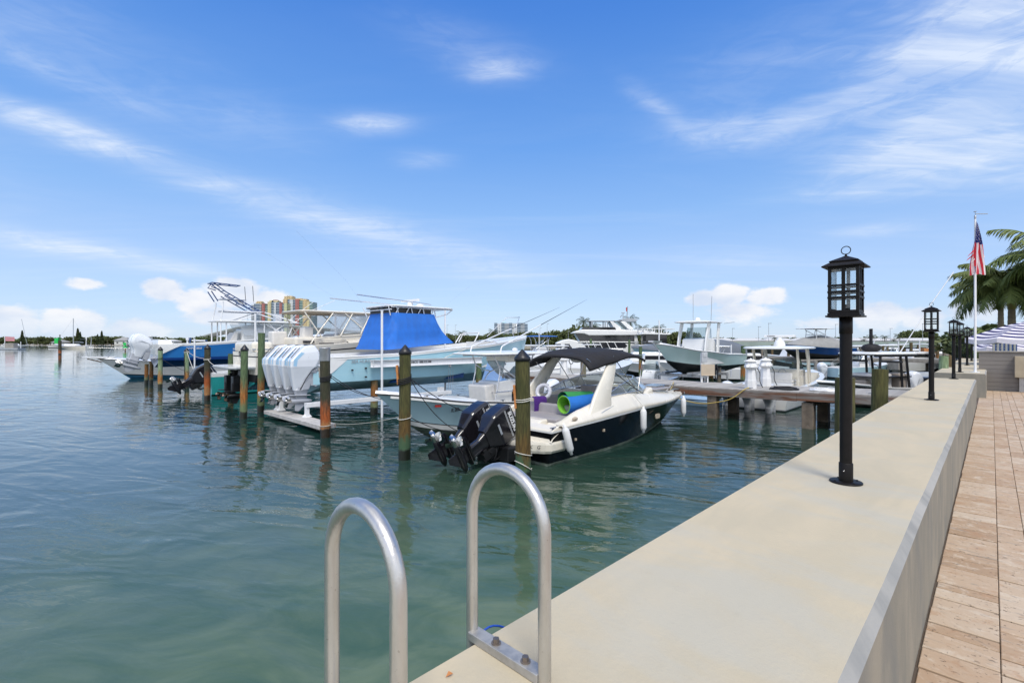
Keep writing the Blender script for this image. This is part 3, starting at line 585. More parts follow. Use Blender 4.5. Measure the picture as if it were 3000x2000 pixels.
# ================= BOAT BUILDERS
def lerp(a,b,t): return a+(b-a)*t
def interp(tab,u):
    for (a,b),(c,d) in zip(tab,tab[1:]):
        if u<=c: t=(u-a)/(c-a); t=max(0,min(1,t)); t=t*t*(3-2*t)*.35+t*.65; return b+(d-b)*t
    return tab[-1][1]
class Hull: pass
def hull(a,L,B,sheer,mats,rake=.13,dead=.34,bands=((1,0),),full=2.2,flare=1.7,tw=.93,k0=.42,name='hull',cz=.60,N=30,lip=.03,trake=0.0,cw=.88,ct=.30):
    """hard-chine planing hull; x from the transom (0) to the bow (L), keel at z=0. mats: side, bottom, stripe"""
    h=Hull(); h.L=L;h.B=B
    sh=(lambda u: interp(sheer,u)); zb=sh(1)
    k=lambda u: max(0,(u-.62)/.38)**2.3*k0*zb
    c=lambda u: dead+(cz*zb-dead)*max(0,(u-.35)/.65)**2.0
    def bs(u): w_=max(0,(u-.42)/.58); return B/2*(tw+(1-tw)*min(1,u/.3))*(max(0,1-w_**full))**.80
    def bc(u): w_=max(0,(u-ct)/(1-ct)); return B/2*cw*tw*(max(0,1-w_**1.75))**.95
    Lk=L*(1-rake)
    def X(u,z): f=(z-k(u))/max(.01,sh(u)-k(u)); return u*Lk+(L-Lk)*u**3*max(0,min(1,f))-trake*(1-u)**6*(1-f)*-1
    gs=sorted(set([0,.06,.2,.35,.5,.65,.8,.92,1]+[b[0] for b in bands]))
    rows=[]; us=[i/N for i in range(N+1)]
    for u in us:
        e=1e-4 if u<1 else 0; r=[(0,k(u),-1),(bc(u)*.5,lerp(k(u),c(u),.46),-1),(bc(u)*.93,lerp(k(u),c(u),.9),-1),(bc(u),c(u)-.0,-1)]
        fl=lerp(.8,flare,u**1.5)
        for g in gs[0:]: r.append((lerp(bc(u)+lip*(1-u)*(1 if g<1 else 0),bs(u),g**fl),lerp(c(u),sh(u),g) +(.012 if g==0 else 0),g))
        rows.append([(X(u,z),y,z,g) for y,z,g in r])
    q=MB(); n=len(rows[0])
    def kk(g0,g1):
        if g1<=0: return 1
        mid=(max(g0,0)+g1)/2
        for gh,ki in bands:
            if mid<=gh: return ki
        return 0
    for sgn in(1,-1):
        base=len(q.v); q.add([(x,y*sgn,z) for r in rows for x,y,z,g in r],[])
        for i in range(N):
            for j in range(n-1):
                f=[base+i*n+j,base+(i+1)*n+j,base+(i+1)*n+j+1,base+i*n+j+1]; q.f.append(f); q.mi.append(kk(rows[0][j][3],rows[0][j+1][3])); q.sm.append(True)
    A=rows[0]
    for j in range(n-1):
        q.add([(A[j][0],A[j][1],A[j][2]),(A[j+1][0],A[j+1][1],A[j+1][2]),(A[j+1][0],-A[j+1][1],A[j+1][2]),(A[j][0],-A[j][1],A[j][2])],[(0,1,2,3)],kk(A[j][3],A[j+1][3]))
    o=q.build(name,list(mats),a)
    bm=bmesh.new(); bm.from_mesh(o.data); bmesh.ops.remove_doubles(bm,verts=bm.verts,dist=.0008)
    for e in bm.edges:
        if len(e.link_faces)==2 and e.calc_face_angle(0)>rad(28): e.smooth=False
    bmesh.ops.recalc_face_normals(bm,faces=bm.faces); bm.to_mesh(o.data); bm.free()
    h.y=lambda u,g: lerp(bc(u),bs(u),g**lerp(.8,flare,u**1.5)); h.o=o;h.sh=sh;h.bs=bs;h.X=lambda u:X(u,sh(u));h.N=N; h.k=k;h.c=c
    return h
def deck(a,h,op=.68,u0=.03,gw=.2,floor=.6,mats=None,crown=.06,rub=None,inner=None,up=.02,name='gunwale',fore=True):
    q=MB(); us=[i/h.N for i in range(h.N+1)]; io=round(op*h.N); i0=max(1,round(u0*h.N))
    P=[]
    for u in us:
        b=h.bs(u); z=h.sh(u); x=h.X(u); P.append((x,b,z))
    for i in range(h.N):
        (x0,b0,z0),(x1,b1,z1)=P[i],P[i+1]
        if i0<=i<io:
            for sg in(1,-1):
                q.add([(x0,sg*b0,z0),(x1,sg*b1,z1),(x1,sg*b1*.995,z1+up),(x0,sg*b0*.995,z0+up)],[(0,1,2,3)],0,True)
                q.add([(x0,sg*b0*.995,z0+up),(x1,sg*b1*.995,z1+up),(x1,sg*max(.02,b1-gw),z1+up+.005),(x0,sg*max(.02,b0-gw),z0+up+.005)],[(0,1,2,3)],0)
        else:
            m=6; r0=[(x0,b0*s/m,z0+up*(1 if abs(s)<m else 0)+crown*(1-(s/m)**2)) for s in range(-m,m+1)]; r1=[(x1,b1*s/m,z1+up*(1 if abs(s)<m else 0)+crown*(1-(s/m)**2)) for s in range(-m,m+1)]
            if i<i0: r0=[(x,y,z-crown*(1-(y/max(b0,.01))**2)) for x,y,z in r0]; r1=[(x,y,z-crown*(1-(y/max(b1,.01))**2)) for x,y,z in r1]
            q.add(r0+r1,[(s,s+1,2*m+2+s,2*m+1+s) for s in range(2*m)],0,True)
    o=q.build(name,[mats[0]],a,flip=False); 
    # interior liner
    q=MB()
    for i in range(i0,io):
        (x0,b0,z0),(x1,b1,z1)=P[i],P[i+1]; y0,y1=max(.02,b0-gw),max(.02,b1-gw)
        for sg in(1,-1): q.add([(x0,sg*y0,z0+up),(x1,sg*y1,z1+up),(x1,sg*y1,floor),(x0,sg*y0,floor)],[(0,1,2,3)],0)
        q.add([(x0,y0,floor),(x1,y1,floor),(x1,-y1,floor),(x0,-y0,floor)],[(0,1,2,3)],1)
    for i in(i0,io):
        x,b,z=P[i]; y=max(.02,b-gw); q.add([(x,y,z+up+crown*.6),(x,-y,z+up+crown*.6),(x,-y,floor),(x,y,floor)],[(0,1,2,3)],0)
    q.build('cockpit_liner',[inner or mats[0],mats[1]],a)
    if rub:
        q=MB(); pts=[(P[i][0],P[i][1]+.01,P[i][2]-.01) for i in range(h.N+1)]; pts+= [(x,-y,z) for x,y,z in pts[::-1][1:]]
        q.tube(pts,.022,6); q.build('rub_rail',rub,a)
    return P
ENG={}
def outboard(a,x,y,z,tilt,kind='black',s=1.0,label=None,txt=None):
    cw,lg,pr={'black':(G['eng'],G['engd'],G['steel']),'white':(G['engw'],G['engg'],G['steel']),'big':(G['engw'],G['engg'],G['steel'])}[kind]
    if kind not in ENG:
        q=MB()
        if kind=='black':
            prof=[(-.20,-.46,-.02,.26),(-.12,-.50,.02,.31),(.10,-.645,.12,.44),(.16,-.66,.13,.45),(.50,-.67,.14,.44),(.66,-.655,.12,.41),(.72,-.62,.08,.36),(.735,-.56,.02,.28)]
        elif kind=='white':
            prof=[(-.40,-.36,-.05,.20),(-.15,-.42,0,.28),(.0,-.52,.05,.36),(.10,-.60,.09,.42),(.25,-.66,.12,.46),(.42,-.67,.12,.46),(.56,-.62,.06,.42),(.66,-.52,-.05,.34),(.70,-.42,-.15,.22)]
        else:
            prof=[(-.60,-.50,-.30,.13),(-.25,-.60,-.16,.26),(.06,-.67,.0,.40),(.14,-.685,.10,.44),(.34,-.69,.19,.45),(.56,-.52,.17,.43),(.72,-.34,.06,.36),(.77,-.26,-.02,.28)]
        rg=[]
        for (zz,xa,xb,wd) in prof: rg.append(rrect((xa+xb)/2,0,xb-xa,wd,min({'black':.075,'big':.06}.get(kind,.13),wd*.36),zz,5))
        if kind!='black': rg=[[(px_,py_,pz+(px_+.28)*(-.25 if kind=='white' else .28)*max(0,pz)) for px_,py_,pz in r] for r in rg]
        else: rg=[[(px_,py_,pz+.22*(px_+.3)*max(0,pz-.3)-(.10*max(0,px_) if pz<.15 else 0)) for px_,py_,pz in r] for r in rg]
        q.loft(rg,smooth=kind=='white'); parts=[('cowling',q,cw,.012)]
        q=MB(); 
        if kind=='black':
            q.loft([rrect(-.24,0,.44,.26,.08,-.02),rrect(-.22,0,.36,.20,.07,-.22),rrect(-.21,0,.26,.15,.06,-.40),rrect(-.22,0,.30,.12,.05,-.70)]); 
            for k_ in range(3): q.box((-.20,0,-.12-.07*k_),(.30,.245-.03*k_,.03))
            q.box((-.30,.0,-.5),(.06,.17,.35)); q.box((-.1,0,-.5),(.05,.15,.35))
        else: q.loft([rrect(-.28,0,.36,.20,.07,-.30),rrect(-.27,0,.33,.16,.06,-.55),rrect(-.27,0,.42,.19,.05,-.60),rrect(-.27,0,.40,.16,.06,-.63),rrect(-.26,0,.36,.12,.05,-.74)])
        parts.append(('midsection',q,lg if kind!='black' else G['eng'],.008))
        q=MB(); q.loft([rrect(-.30,0,.66,.24,.10,-.755,6),rrect(-.30,0,.70,.27,.12,-.742,6),rrect(-.28,0,.6,.2,.09,-.73,6)]); q.loft([rrect(-.28,0,.50,.16,.07,-.69),rrect(-.30,0,.62,.20,.09,-.655)]) if kind=='black' else None
        q.loft([rrect(-.24,0,.34,.10,.045,-.72),rrect(-.25,0,.36,.07,.03,-.90)])
        ring=[]
        for xx,r_ in((.10,.012),(.06,.045),(-.02,.075),(-.20,.086),(-.40,.086),(-.52,.078),(-.56,.066)): ring.append([(xx,r_*math.cos(2*PI*j/16),-.92+r_*math.sin(2*PI*j/16)) for j in range(16)])
        q.loft(ring); q.add([(-.05,.012,-.98),(-.42,.012,-.98),(-.42,.004,-1.22),(-.30,.004,-1.24),(-.05,-.012,-.98),(-.42,-.012,-.98),(-.42,-.004,-1.22),(-.30,-.004,-1.24)],[(0,1,2,3),(4,7,6,5),(0,4,5,1),(1,5,6,2),(2,6,7,3),(3,7,4,0)])
        parts.append(('gearcase',q,G['eng'] if kind=='black' else lg,.006))
        q=MB(); q.loft([[(xx,r_*math.cos(2*PI*j/14),-.92+r_*math.sin(2*PI*j/14)) for j in range(14)] for xx,r_ in((-.56,.062),(-.66,.058),(-.74,.045),(-.75,.02))])
        for b_ in range(3):
            a0=b_*2*PI/3+.5; vs=[];fs=[]
            for i in range(6):
                for j in range(7):
                    rr_=.05+.165*i/5; da=(j/6-.5)*(1.15*math.sin(PI*(.22+.70*i/5)))*1.05; an=a0+da+.25*i/5; xx=-.65+.075*(j/6-.5)*2-.03*i/5
                    vs.append((xx,rr_*math.cos(an),-.92+rr_*math.sin(an)))
            for i in range(5):
                for j in range(6): fs.append((i*7+j,i*7+j+1,(i+1)*7+j+1,(i+1)*7+j))
            q.add(vs,fs,0,True)
        parts.append(('propeller',q,pr,0))
        q=MB(); q.box((.06,0,-.20),(.16,.26,.50)); q.box((.0,0,.02),(.2,.30,.12)); q.tube([(.12,-.16,.05),(.12,.16,.05)],.035,10); q.box((.14,.10,-.25),(.06,.05,.45)); q.box((.14,-.10,-.25),(.06,.05,.45))
        if kind=='black':
            for k_ in range(9): q.box((R.uniform(-.16,.08),R.uniform(-.14,.14),R.uniform(-.42,-.02)),(R.uniform(.03,.10),R.uniform(.02,.05),R.uniform(.03,.10)),ry=R.uniform(0,2))
            for k_ in(-.09,.02,.12): q.tube(arcp([(-.05,k_,0),(.16,k_*1.6,-.10),(.30,k_*1.2,-.26),(.34,k_,.02)],4,.12),.017,6)
        parts.append(('bracket',q,G['engd'] if kind=='black' else lg,.006))
        if kind=='big':
            q=MB()
            for sg in(1,-1): q.add([(-.62,sg*.222,.16),(-.52,sg*.222,.14),(-.50,sg*.228,.34),(-.30,sg*.219,.56),(-.40,sg*.219,.58),(-.61,sg*.228,.36)],[(0,1,2,5),(5,2,3,4)])
            for j in range(1): q.box((-.685,-.10,.25),(.012,.06,.18)); q.box((-.685,.10,.25),(.012,.06,.18))
            parts.append(('stripe',q,G['pale'],0))
            q=MB()
            for y_ in(-.13,.13): q.tube([(-.675,y_,.40),(-.50,y_,.62),(-.42,y_,.71)],.011,6)
            for sg in(1,-1): q.tube([(-.34,sg*.085,-.60),(-.20,sg*.15,-.26),(-.04,sg*.205,.04),(.10,sg*.222,.12)],.011,6)
            parts.append(('seam_line',q,G['ink'],0))
            q=MB(); q.prism([(-.30,-.60),(-.06,-.56),(.02,-.22),(.13,.08),(-.02,.0),(-.18,-.26)],-.13,.13); parts.append(('mid_panel',q,G['engg'],.02))
            q=MB(); q.box((-.62,.12,.04),(.05,.03,.05)); q.box((-.62,-.12,.04),(.05,.03,.05)); parts.append(('vent',q,G['ink'],0))
        if kind=='white':
            q=MB()
            for sg in(1,-1):
                for k_ in range(4): q.tube([(-.5,sg*.222,.2+.05*k_),(-.3,sg*.232,.33+.02*k_),(-.05,sg*.235,.36),(.08,sg*.215,.30-.06*k_)],.006,5)
            parts.append(('accent_line',q,G['inkg'],0))
        if kind=='black':
            q=MB()
            for sg in(1,-1):
                q.box((-.30,sg*.2235,.15),(.26,.012,.055),ry=0); 
            parts.append(('trim_badge',q,G['inkg'],.004))
            q=MB()
            for sg in(1,-1):
                for zz in(.43,.455,.635): q.box((-.27,sg*(.2215 if zz<.6 else .212),zz),(.66,.006,.008))
            parts.append(('pinstripe',q,G['aluw'],0))
        ENG[kind]=[]
        for i,(nm,q,mt,bv) in enumerate(parts):
            o=q.build(nm if i else 'outboard_motor',mt,None,bevel=bv); ENG[kind].append(o)
            if i: o.parent=ENG[kind][0]
        first=True
    else: first=False
    root=ENG[kind][0]
    if first: e=root; ch=ENG[kind][1:]
    else:
        e=root.copy(); COL.objects.link(e); ch=[]
        for o in ENG[kind][1:]: c=o.copy(); COL.objects.link(c); c.parent=e; ch.append(c)
    e.parent=a; e.location=(x,y,z); e.rotation_euler=(0,rad(tilt),0); e.scale=(s,s,s)
    if txt=='SUZUKI':
        for sg in(-1,1): text('lettering','SUZUKI',.135,G['white'],e,(-.27,sg*.2235,.555),(PI/2,0,0 if sg<0 else PI),.004,sx=1.08,bold=.004,shear=.1)
    elif txt: 
        for sg in(-1,): text('lettering',txt[0],.15,G['inkg'],e,(-.10,sg*.219,.36),(PI/2,rad(14),0),.003,shear=.2); 
    if label: e['label']=label
    return e
def slab(a,name,x0,x1,w_,z,th,m,cr=.25,crown=.04):
    q=MB(); cx=(x0+x1)/2; l=x1-x0
    rg=[rrect(cx,0,l*.96,w_*.96,cr,z,6),rrect(cx,0,l,w_,cr,z+th*.3,6),rrect(cx,0,l,w_,cr,z+th*.6,6),rrect(cx,0,l*.96,w_*.95,cr,z+th,6),rrect(cx,0,l*.5,w_*.5,cr*.5,z+th+crown*.9,6),rrect(cx,0,.1,.1,.03,z+th+crown,6)]
    q.loft(rg); return q.build(name,m,a)
def pipes(a,name,L,r,m,n=8):
    q=MB()
    for p in L: q.tube(p,r,n)
    return q.build(name,m,a)
def sym(p): return [p,[(x,-y,z) for x,y,z in p]]
def console(a,x0,x1,w_,zf,zt,body=None,glass=True,gz=.55,window=False,lean=.14):
    body=body or G['gel']; q=MB()
    l=x1-x0; out=[(x0,zf),(x1,zf),(x1-l*.12,zt-.05),(x1-l*.3,zt),(x0+l*.25,zt),(x0+l*.08,zt-.16),(x0+.02,zt-.35)]
    q.prism(out,-w_/2,w_/2); o=q.build('console',body,a,bevel=.045,bseg=3)
    if glass:
        q=MB(); xt=x1-l*.3; q.add([(xt+lean,-w_*.46,zt-.01),(xt+lean,w_*.46,zt-.01),(xt-.10,w_*.42,zt+gz),(xt-.10,-w_*.42,zt+gz)],[(0,1,2,3)])
        for sg in(1,-1): q.add([(xt+lean,sg*w_*.46,zt-.01),(xt-.10,sg*w_*.42,zt+gz),(x0+l*.3,sg*w_*.44,zt+gz*.95),(x0+l*.3,sg*w_*.46,zt-.01)],[(0,1,2,3)])
        q.build('windscreen',G['glassy'],a)
    if window:
        q=MB()
        for sg in(1,-1): q.loft([[(px_,sg*(w_/2-.01+e),pz) for px_,pz,_ in rrect(x0+l*.40,(zf+zt)/2+.10,.34,.48,.07,0,4)] for e in(0,.016)],smooth=False)
        q.build('side_window',G['dglass'],a)
    q=MB(); ring=[(x0+.10,.17*math.cos(2*PI*i/20),zt-.16+.17*math.sin(2*PI*i/20)) for i in range(20)]; q.tube(ring,.014,6,closed=True); q.tube([(x0+.1,0,zt-.16),(x0+.25,0,zt-.2)],.02,6); q.build('steering_wheel',G['steel'],a)
def ttopframe(a,xa,xb,w_,zf,zt,x1=None,lean=.3,r=.022,m=None):
    m=m or G['alu']; L=[]; x1=x1 or xb
    for y in(w_/2,-w_/2):
        L.append(arcp([(xb,y,zf),(xb-lean,y*.94,zf+(zt-zf)*.8),(xb-lean+.25,y*.8,zt)],4,.2)); L.append(arcp([(xa,y,zf),(xa+lean*.3,y*.94,zf+(zt-zf)*.8),(xa-.2,y*.8,zt)],4,.2))
        L.append([(xb-lean*.45,y*.97,zf+(zt-zf)*.45),(xa+lean*.1,y*.97,zf+(zt-zf)*.45)]); L.append([(xa+.05,y*.96,zf+(zt-zf)*.45),(xb-lean*.9,y*.94,zf+(zt-zf)*.85)])
        L.append([(xa-.25,y*.82,zt-.01),(x1,y*.82,zt-.01)])
    for x in(xa,xb-lean): L.append([(x,-w_*.42,zt-.02),(x,w_*.42,zt-.02)])
    L.append([(xb-lean*.45,-w_/2*.97,zf+(zt-zf)*.45),(xb-lean*.45,w_/2*.97,zf+(zt-zf)*.45)])
    return pipes(a,'top_frame',L,r,m)
def seatbox(a,x,y,w_,l,zf,h,m,name='seat',back=.0,bx=-1,base=None):
    q=MB(); q.box((x,y,zf+(h-.1)/2),(l,w_,h-.1)); q.build(name+'_base',base or G['gel'],a,bevel=.03)
    q=MB(); q.box((x,y,zf+h-.04),(l+.03,w_+.02,.12)); 
    if back: q.box((x+bx*(l/2-.03),y,zf+h+back/2),(.12,w_,back))
    q.build(name,m,a,bevel=.04,bseg=3)
def rail(a,h,u0,u1,hh=.35,n=5,inset=.10,m=None):
    L=[];m=m or G['steel']
    top=[]
    for i in range(n*2+1):
        u=lerp(u0,u1,i/(n*2)); top.append((h.X(u),max(.02,h.bs(u)-inset),h.sh(u)+hh*(min(1,i/1.5))))
    L+=sym(top); L.append([top[-1],(top[-1][0],-top[-1][1],top[-1][2])])
    for i in range(1,n+1):
        u=lerp(u0,u1,i/n); L+=sym([(h.X(u),max(.02,h.bs(u)-inset),h.sh(u)),(h.X(u),max(.02,h.bs(u)-inset),h.sh(u)+hh)])
    return pipes(a,'bow_rail',L,.014,m,6)
def cleats(a,h,us):
    q=MB()
    for u in us:
        for sg in(1,-1):
            x,y,z=h.X(u),sg*(h.bs(u)-.09),h.sh(u)+.03; q.box((x,y,z+.01),(.06,.03,.03)); q.tube([(x-.10,y,z+.035),(x+.10,y,z+.035)],.012,6)
    q.build('deck_cleat',G['steel'],a)
def stripetext(h,a,body,u,g,size,m,side=-1,nm='lettering',off=.012,flip=False,**k):
    x=h.X(u); z=lerp(h.c(u),h.sh(u),g); y=side*h.bs(u)
    du=.04; ang=math.atan2((h.bs(u+du)-h.bs(u-du)),(h.X(u+du)-h.X(u-du)))
    yy=(h.y(u,g)+off)*side
    return text(nm,body,size,m,a,(x,yy,z),(PI/2,0,(ang*side if side<0 else PI-ang*1)),.004,**k)
# ================= FOREGROUND BLACK AND CREAM CRUISER
bt=thing('sport_cruiser','black and cream sport cruiser with black bimini arch and twin black outboards, nearest boat','motorboat',Wp(8.4,8.3,-.38),AD)
SH=[(0,1.17),(.15,1.22),(.5,1.34),(.8,1.29),(1,1.26)]
h=hull(bt,9.05,2.66,SH,[G['blackh'],G['algae'],G['gel']],rake=.17,dead=.36,bands=((.10,1),(.95,0),(1,2)),full=2.1,flare=1.35,tw=.97,k0=.30,cz=.52)
zt_=[(0,1.24),(.08,1.30),(.18,1.52),(.30,1.70),(.45,1.76),(.6,1.66),(.8,1.50),(1,1.34)]
q=MB(); us=[i/40 for i in range(41)]; rows=[]
for u in us:
    b=h.bs(u);z=h.sh(u);x=h.X(u);zz=interp(zt_,u); w_=min(.34,b*.8)
    rows.append([(x,b,z),(x,b+.012,z+.03),(x,b-.01,z+.06+.1*(zz-z)),(x,b-w_*.35,lerp(z,zz,.62)),(x,b-w_*.62,lerp(z,zz,.93)),(x,b-w_*.8,zz),(x,b-w_,zz-.015)])
iop=26
for sg in(1,-1):
    n=7; vs=[(x,y*sg,z) for r in rows for x,y,z in r]; fs=[(i*n+j,(i+1)*n+j,(i+1)*n+j+1,i*n+j+1) for i in range(2,40) for j in range(n-1)]; q.add(vs,fs,0,True)
for i in range(iop,40):
    m=8; cr=lambda s,u: .13*(1-s*s)*(1-u)**.4
    r0=[(rows[i][6][0],rows[i][6][1]*s/m,rows[i][6][2]+cr(s/m,us[i])) for s in range(-m,m+1)]; r1=[(rows[i+1][6][0],rows[i+1][6][1]*s/m,rows[i+1][6][2]+cr(s/m,us[i+1])) for s in range(-m,m+1)]
    q.add(r0+r1,[(s,s+1,2*m+2+s,2*m+1+s) for s in range(2*m)],0,True)
q.build('deck_moulding',[G['cream']],bt)
q=MB()
for i in range(3,iop):
    for sg in(1,-1):
        A=rows[i][6];B_=rows[i+1][6]; q.add([(A[0],sg*A[1],A[2]),(B_[0],sg*B_[1],B_[2]),(B_[0],sg*(B_[1]-.04),.80),(A[0],sg*(A[1]-.04),.80)],[(0,1,2,3)],0)
    q.add([(rows[i][6][0],rows[i][6][1],.80),(rows[i+1][6][0],rows[i+1][6][1],.80),(rows[i+1][6][0],-rows[i+1][6][1],.80),(rows[i][6][0],-rows[i][6][1],.80)],[(0,1,2,3)],1)
x=rows[iop][6][0]; y=rows[iop][6][1]; q.add([(x,y,1.80),(x,-y,1.80),(x,-y,.80),(x,y,.80)],[(0,1,2,3)],0)
q.build('cockpit_liner',[G['cream'],G['nonskid']],bt)
# side sculpt line
q=MB()
for sg in(1,-1):
    pts=[]
    for i in range(9):
        u=lerp(.34,.19,i/8); b=h.bs(u); z=h.sh(u); zz=interp(zt_,u); f=lerp(.85,.25,i/8); pts.append((h.X(u),sg*(b-.34*.35*f+.008),lerp(z,zz,f*.65)))
    q.tube(pts,[.002,.008,.014,.018,.02,.018,.014,.008,.002],6)
q.build('side_vent',G['inkg'],bt)
# stern: swim platform, transom, steps
q=MB(); out=[(.55,-1.29),(.02,-1.29),(-.10,-1.20),(-.38,-.75),(-.50,-.2),(-.50,.2),(-.38,.75),(-.10,1.20),(.02,1.29),(.55,1.29)]
q.loft([[(x*.96+.0,y*.97,.68) for x,y in out],[(x,y,.74) for x,y in out],[(x,y,.88) for x,y in out],[(x*.98,y*.985,.93) for x,y in out]],smooth=False); q.build('swim_platform',G['cream'],bt,bevel=.02,bseg=3)
q=MB(); q.prism([(.10,.93),(.40,.93),(.75,1.26),(.85,1.26),(.85,.8),(.10,.8)],-1.22,-.55); q.prism([(.10,.93),(.40,.93),(.75,1.26),(.85,1.26),(.85,.8),(.10,.8)],.5,1.22); q.prism([(.05,.93),(.20,1.10),(.50,1.30),(.9,1.30),(.9,.8),(.05,.8)],-.56,.51); q.build('transom_moulding',G['cream'],bt,bevel=.05,bseg=3)
text('lettering','K   G',.115,G['ink'],bt,(-.27,-1.02,.835),(PI/2,0,rad(-58)),.003,shear=.25)
q=MB(); 
for sg in(1,-1):
    for i in range(12):
        a_,b_=i/12,(i+1)/12; q.add([(lerp(-.02,.62,a_),sg*(1.30-.03*a_),lerp(.93,1.22,a_**.6)),(lerp(-.02,.62,b_),sg*(1.30-.03*b_),lerp(.93,1.22,b_**.6)),(lerp(-.02,.62,b_),sg*(1.14),lerp(.95,1.30,b_**.6)),(lerp(-.02,.62,a_),sg*1.14,lerp(.95,1.30,a_**.6))],[(0,1,2,3)],0,True)
q.build('quarter_panel',G['cream'],bt)
q=MB(); q.prism([(-.03,.91),(.02,1.06),(.14,1.19),(.34,1.26),(.34,.9)],-1.235,1.235); q.build('transom_panel',G['cream'],bt,bevel=.02)
seatbox(bt,1.15,.05,1.75,.85,.8,.50,G['seat'],'sun_pad',base=G['cream'])
q=MB(); q.box((1.62,.05,1.38),(.18,1.7,.34),ry=.15); q.build('sun_pad_backrest',G['seat'],bt,bevel=.07,bseg=4)
seatbox(bt,2.55,.74,.55,1.25,.8,.42,G['seatw'],'bench_seat',base=G['cream'])
q=MB(); q.box((2.6,.98,1.42),(1.35,.14,.40)); q.build('bench_backrest',G['seat'],bt,bevel=.06,bseg=4)
for y in(-.5,.45):
    q=MB(); q.box((4.1,y,1.30),(.5,.52,.14)); q.box((3.86,y,1.60),(.14,.52,.55),ry=-.1); q.cyl((4.1,y,.8),.06,.45,10); q.build('helm_seat',G['seat'],bt,bevel=.05,bseg=3)
q=MB(); q.box((5.05,-.55,1.45),(.5,.8,.62),ry=-.3); q.box((5.15,.6,1.4),(.5,.7,.55)); q.build('dashboard',G['cream'],bt,bevel=.06)
q=MB(); q.tube([(4.72,-.55+.18*math.cos(i*PI/10),1.62+.18*math.sin(i*PI/10)) for i in range(20)],.014,6,closed=True); q.tube([(4.72,-.73,1.62),(4.72,-.37,1.62)],.012,6); q.build('steering_wheel',G['black'],bt)
# windscreen: three raked panels a side and a framed front
def ws(u,o=0,z=0): 
    return None
WB=[(2.55,1.05,1.745),(3.5,1.07,1.775),(4.5,1.00,1.78),(5.25,.70,1.80),(5.55,0,1.83)]
WT=[(2.62,1.04,1.80),(3.30,1.00,2.00),(4.05,.92,2.13),(4.62,.60,2.17),(4.80,0,2.19)]
q=MB(); fr=MB()
for sg in(1,-1):
    for i in range(4): q.add([(WB[i][0],sg*WB[i][1],WB[i][2]),(WB[i+1][0],sg*WB[i+1][1],WB[i+1][2]),(WT[i+1][0],sg*WT[i+1][1],WT[i+1][2]),(WT[i][0],sg*WT[i][1],WT[i][2])],[(0,1,2,3)])
    fr.tube([(x,sg*y,z) for x,y,z in WB],.020,6); fr.tube([(x,sg*y,z) for x,y,z in WT],.018,6)
    for i in range(1,4): fr.tube([(WB[i][0],sg*WB[i][1],WB[i][2]),(WT[i][0],sg*WT[i][1],WT[i][2])],.016,6)
fr.tube([WB[4],WT[4]],.014,6); q.build('windscreen',G['glassy'],bt); fr.build('windscreen_frame',G['alu'],bt)
# radar arch
q=MB()
AR=[(1.20,1.42,(1.55,2.50)),(1.16,1.85,(1.85,2.55)),(1.10,2.25,(2.25,2.80)),(1.04,2.55,(2.56,2.98)),(.96,2.74,(2.74,3.12)),(.78,2.83,(2.84,3.20)),(.4,2.88,(2.90,3.26)),(0,2.90,(2.92,3.28))]
rg=[]
for sg,seq in((-1,AR),(1,AR[:-1][::-1])):
    for y,z,(x0,x1) in seq:
        yy=sg*y; nz=Vector((0,yy,z-1.9)).normalized()*.045; rg.append([(x0,yy-nz.y,z-nz.z),(x0-.02,yy+nz.y*.4,z+nz.z*.4),(x0+.03,yy+nz.y,z+nz.z),(x1-.03,yy+nz.y,z+nz.z),(x1+.02,yy+nz.y*.4,z+nz.z*.4),(x1,yy-nz.y,z-nz.z)])
q.loft(rg); q.build('radar_arch',G['cream'],bt)
# bimini top
q=MB(); NX,NY=20,16
def bim(u,v):
    x=lerp(1.75,4.55,u); y=(v*2-1)*(1.13-.10*abs(u-.4)); z=2.92+.10*math.sin(PI*u)-.17*abs(v*2-1)**2.6-.10*max(0,u-.75)*4*.6-.14*max(0,.22-u)*3
    z-=.20*max(0,(abs(v*2-1)-.82)/.18)*(.5+.5*math.sin(u*5+.5)); z+=noise.noise((x*2.2,y*2,3))*.03
    return (x,y,z)
top=[bim(i/NX,j/NY) for i in range(NX+1) for j in range(NY+1)]; bot=[(x,y*.98,z-.05-.02*abs(math.sin(x*3))) for x,y,z in top]; n=NY+1
fs=[(i*n+j,(i+1)*n+j,(i+1)*n+j+1,i*n+j+1) for i in range(NX) for j in range(NY)]; M_=len(top)
q.add(top+bot,fs+[tuple(M_+k for k in f[::-1]) for f in fs]+[(i*n,M_+i*n,M_+(i+1)*n,(i+1)*n) for i in range(NX)]+[(i*n+NY,(i+1)*n+NY,M_+(i+1)*n+NY,M_+i*n+NY) for i in range(NX)]+[(j,j+1,M_+j+1,M_+j) for j in range(NY)]+[(NX*n+j,M_+NX*n+j,M_+NX*n+j+1,NX*n+j+1) for j in range(NY)],0,True)
q.build('bimini_top',G['canvk'],bt)
for p_ in sym([(2.9,1.02,2.8),(3.9,1.12,1.85),(3.95,1.12,1.72)])+sym([(1.8,.95,2.75),(2.3,1.02,2.45)])+[[(4.05,-1.1,1.75),(4.5,-1,2.8),(4.5,1,2.8),(4.05,1.1,1.75)]]: pipes(bt,'bimini_bow',[p_],.014,G['steel'])
q=MB(); q.tube([(3.1+.09*math.cos(i*PI/8),.55,2.62+.09*math.sin(i*PI/8)) for i in range(16)],.012,6,closed=True); q.blob((3.1,.35,2.68),(.10,.22,.10)); q.build('speaker_pod',G['gel'],bt)
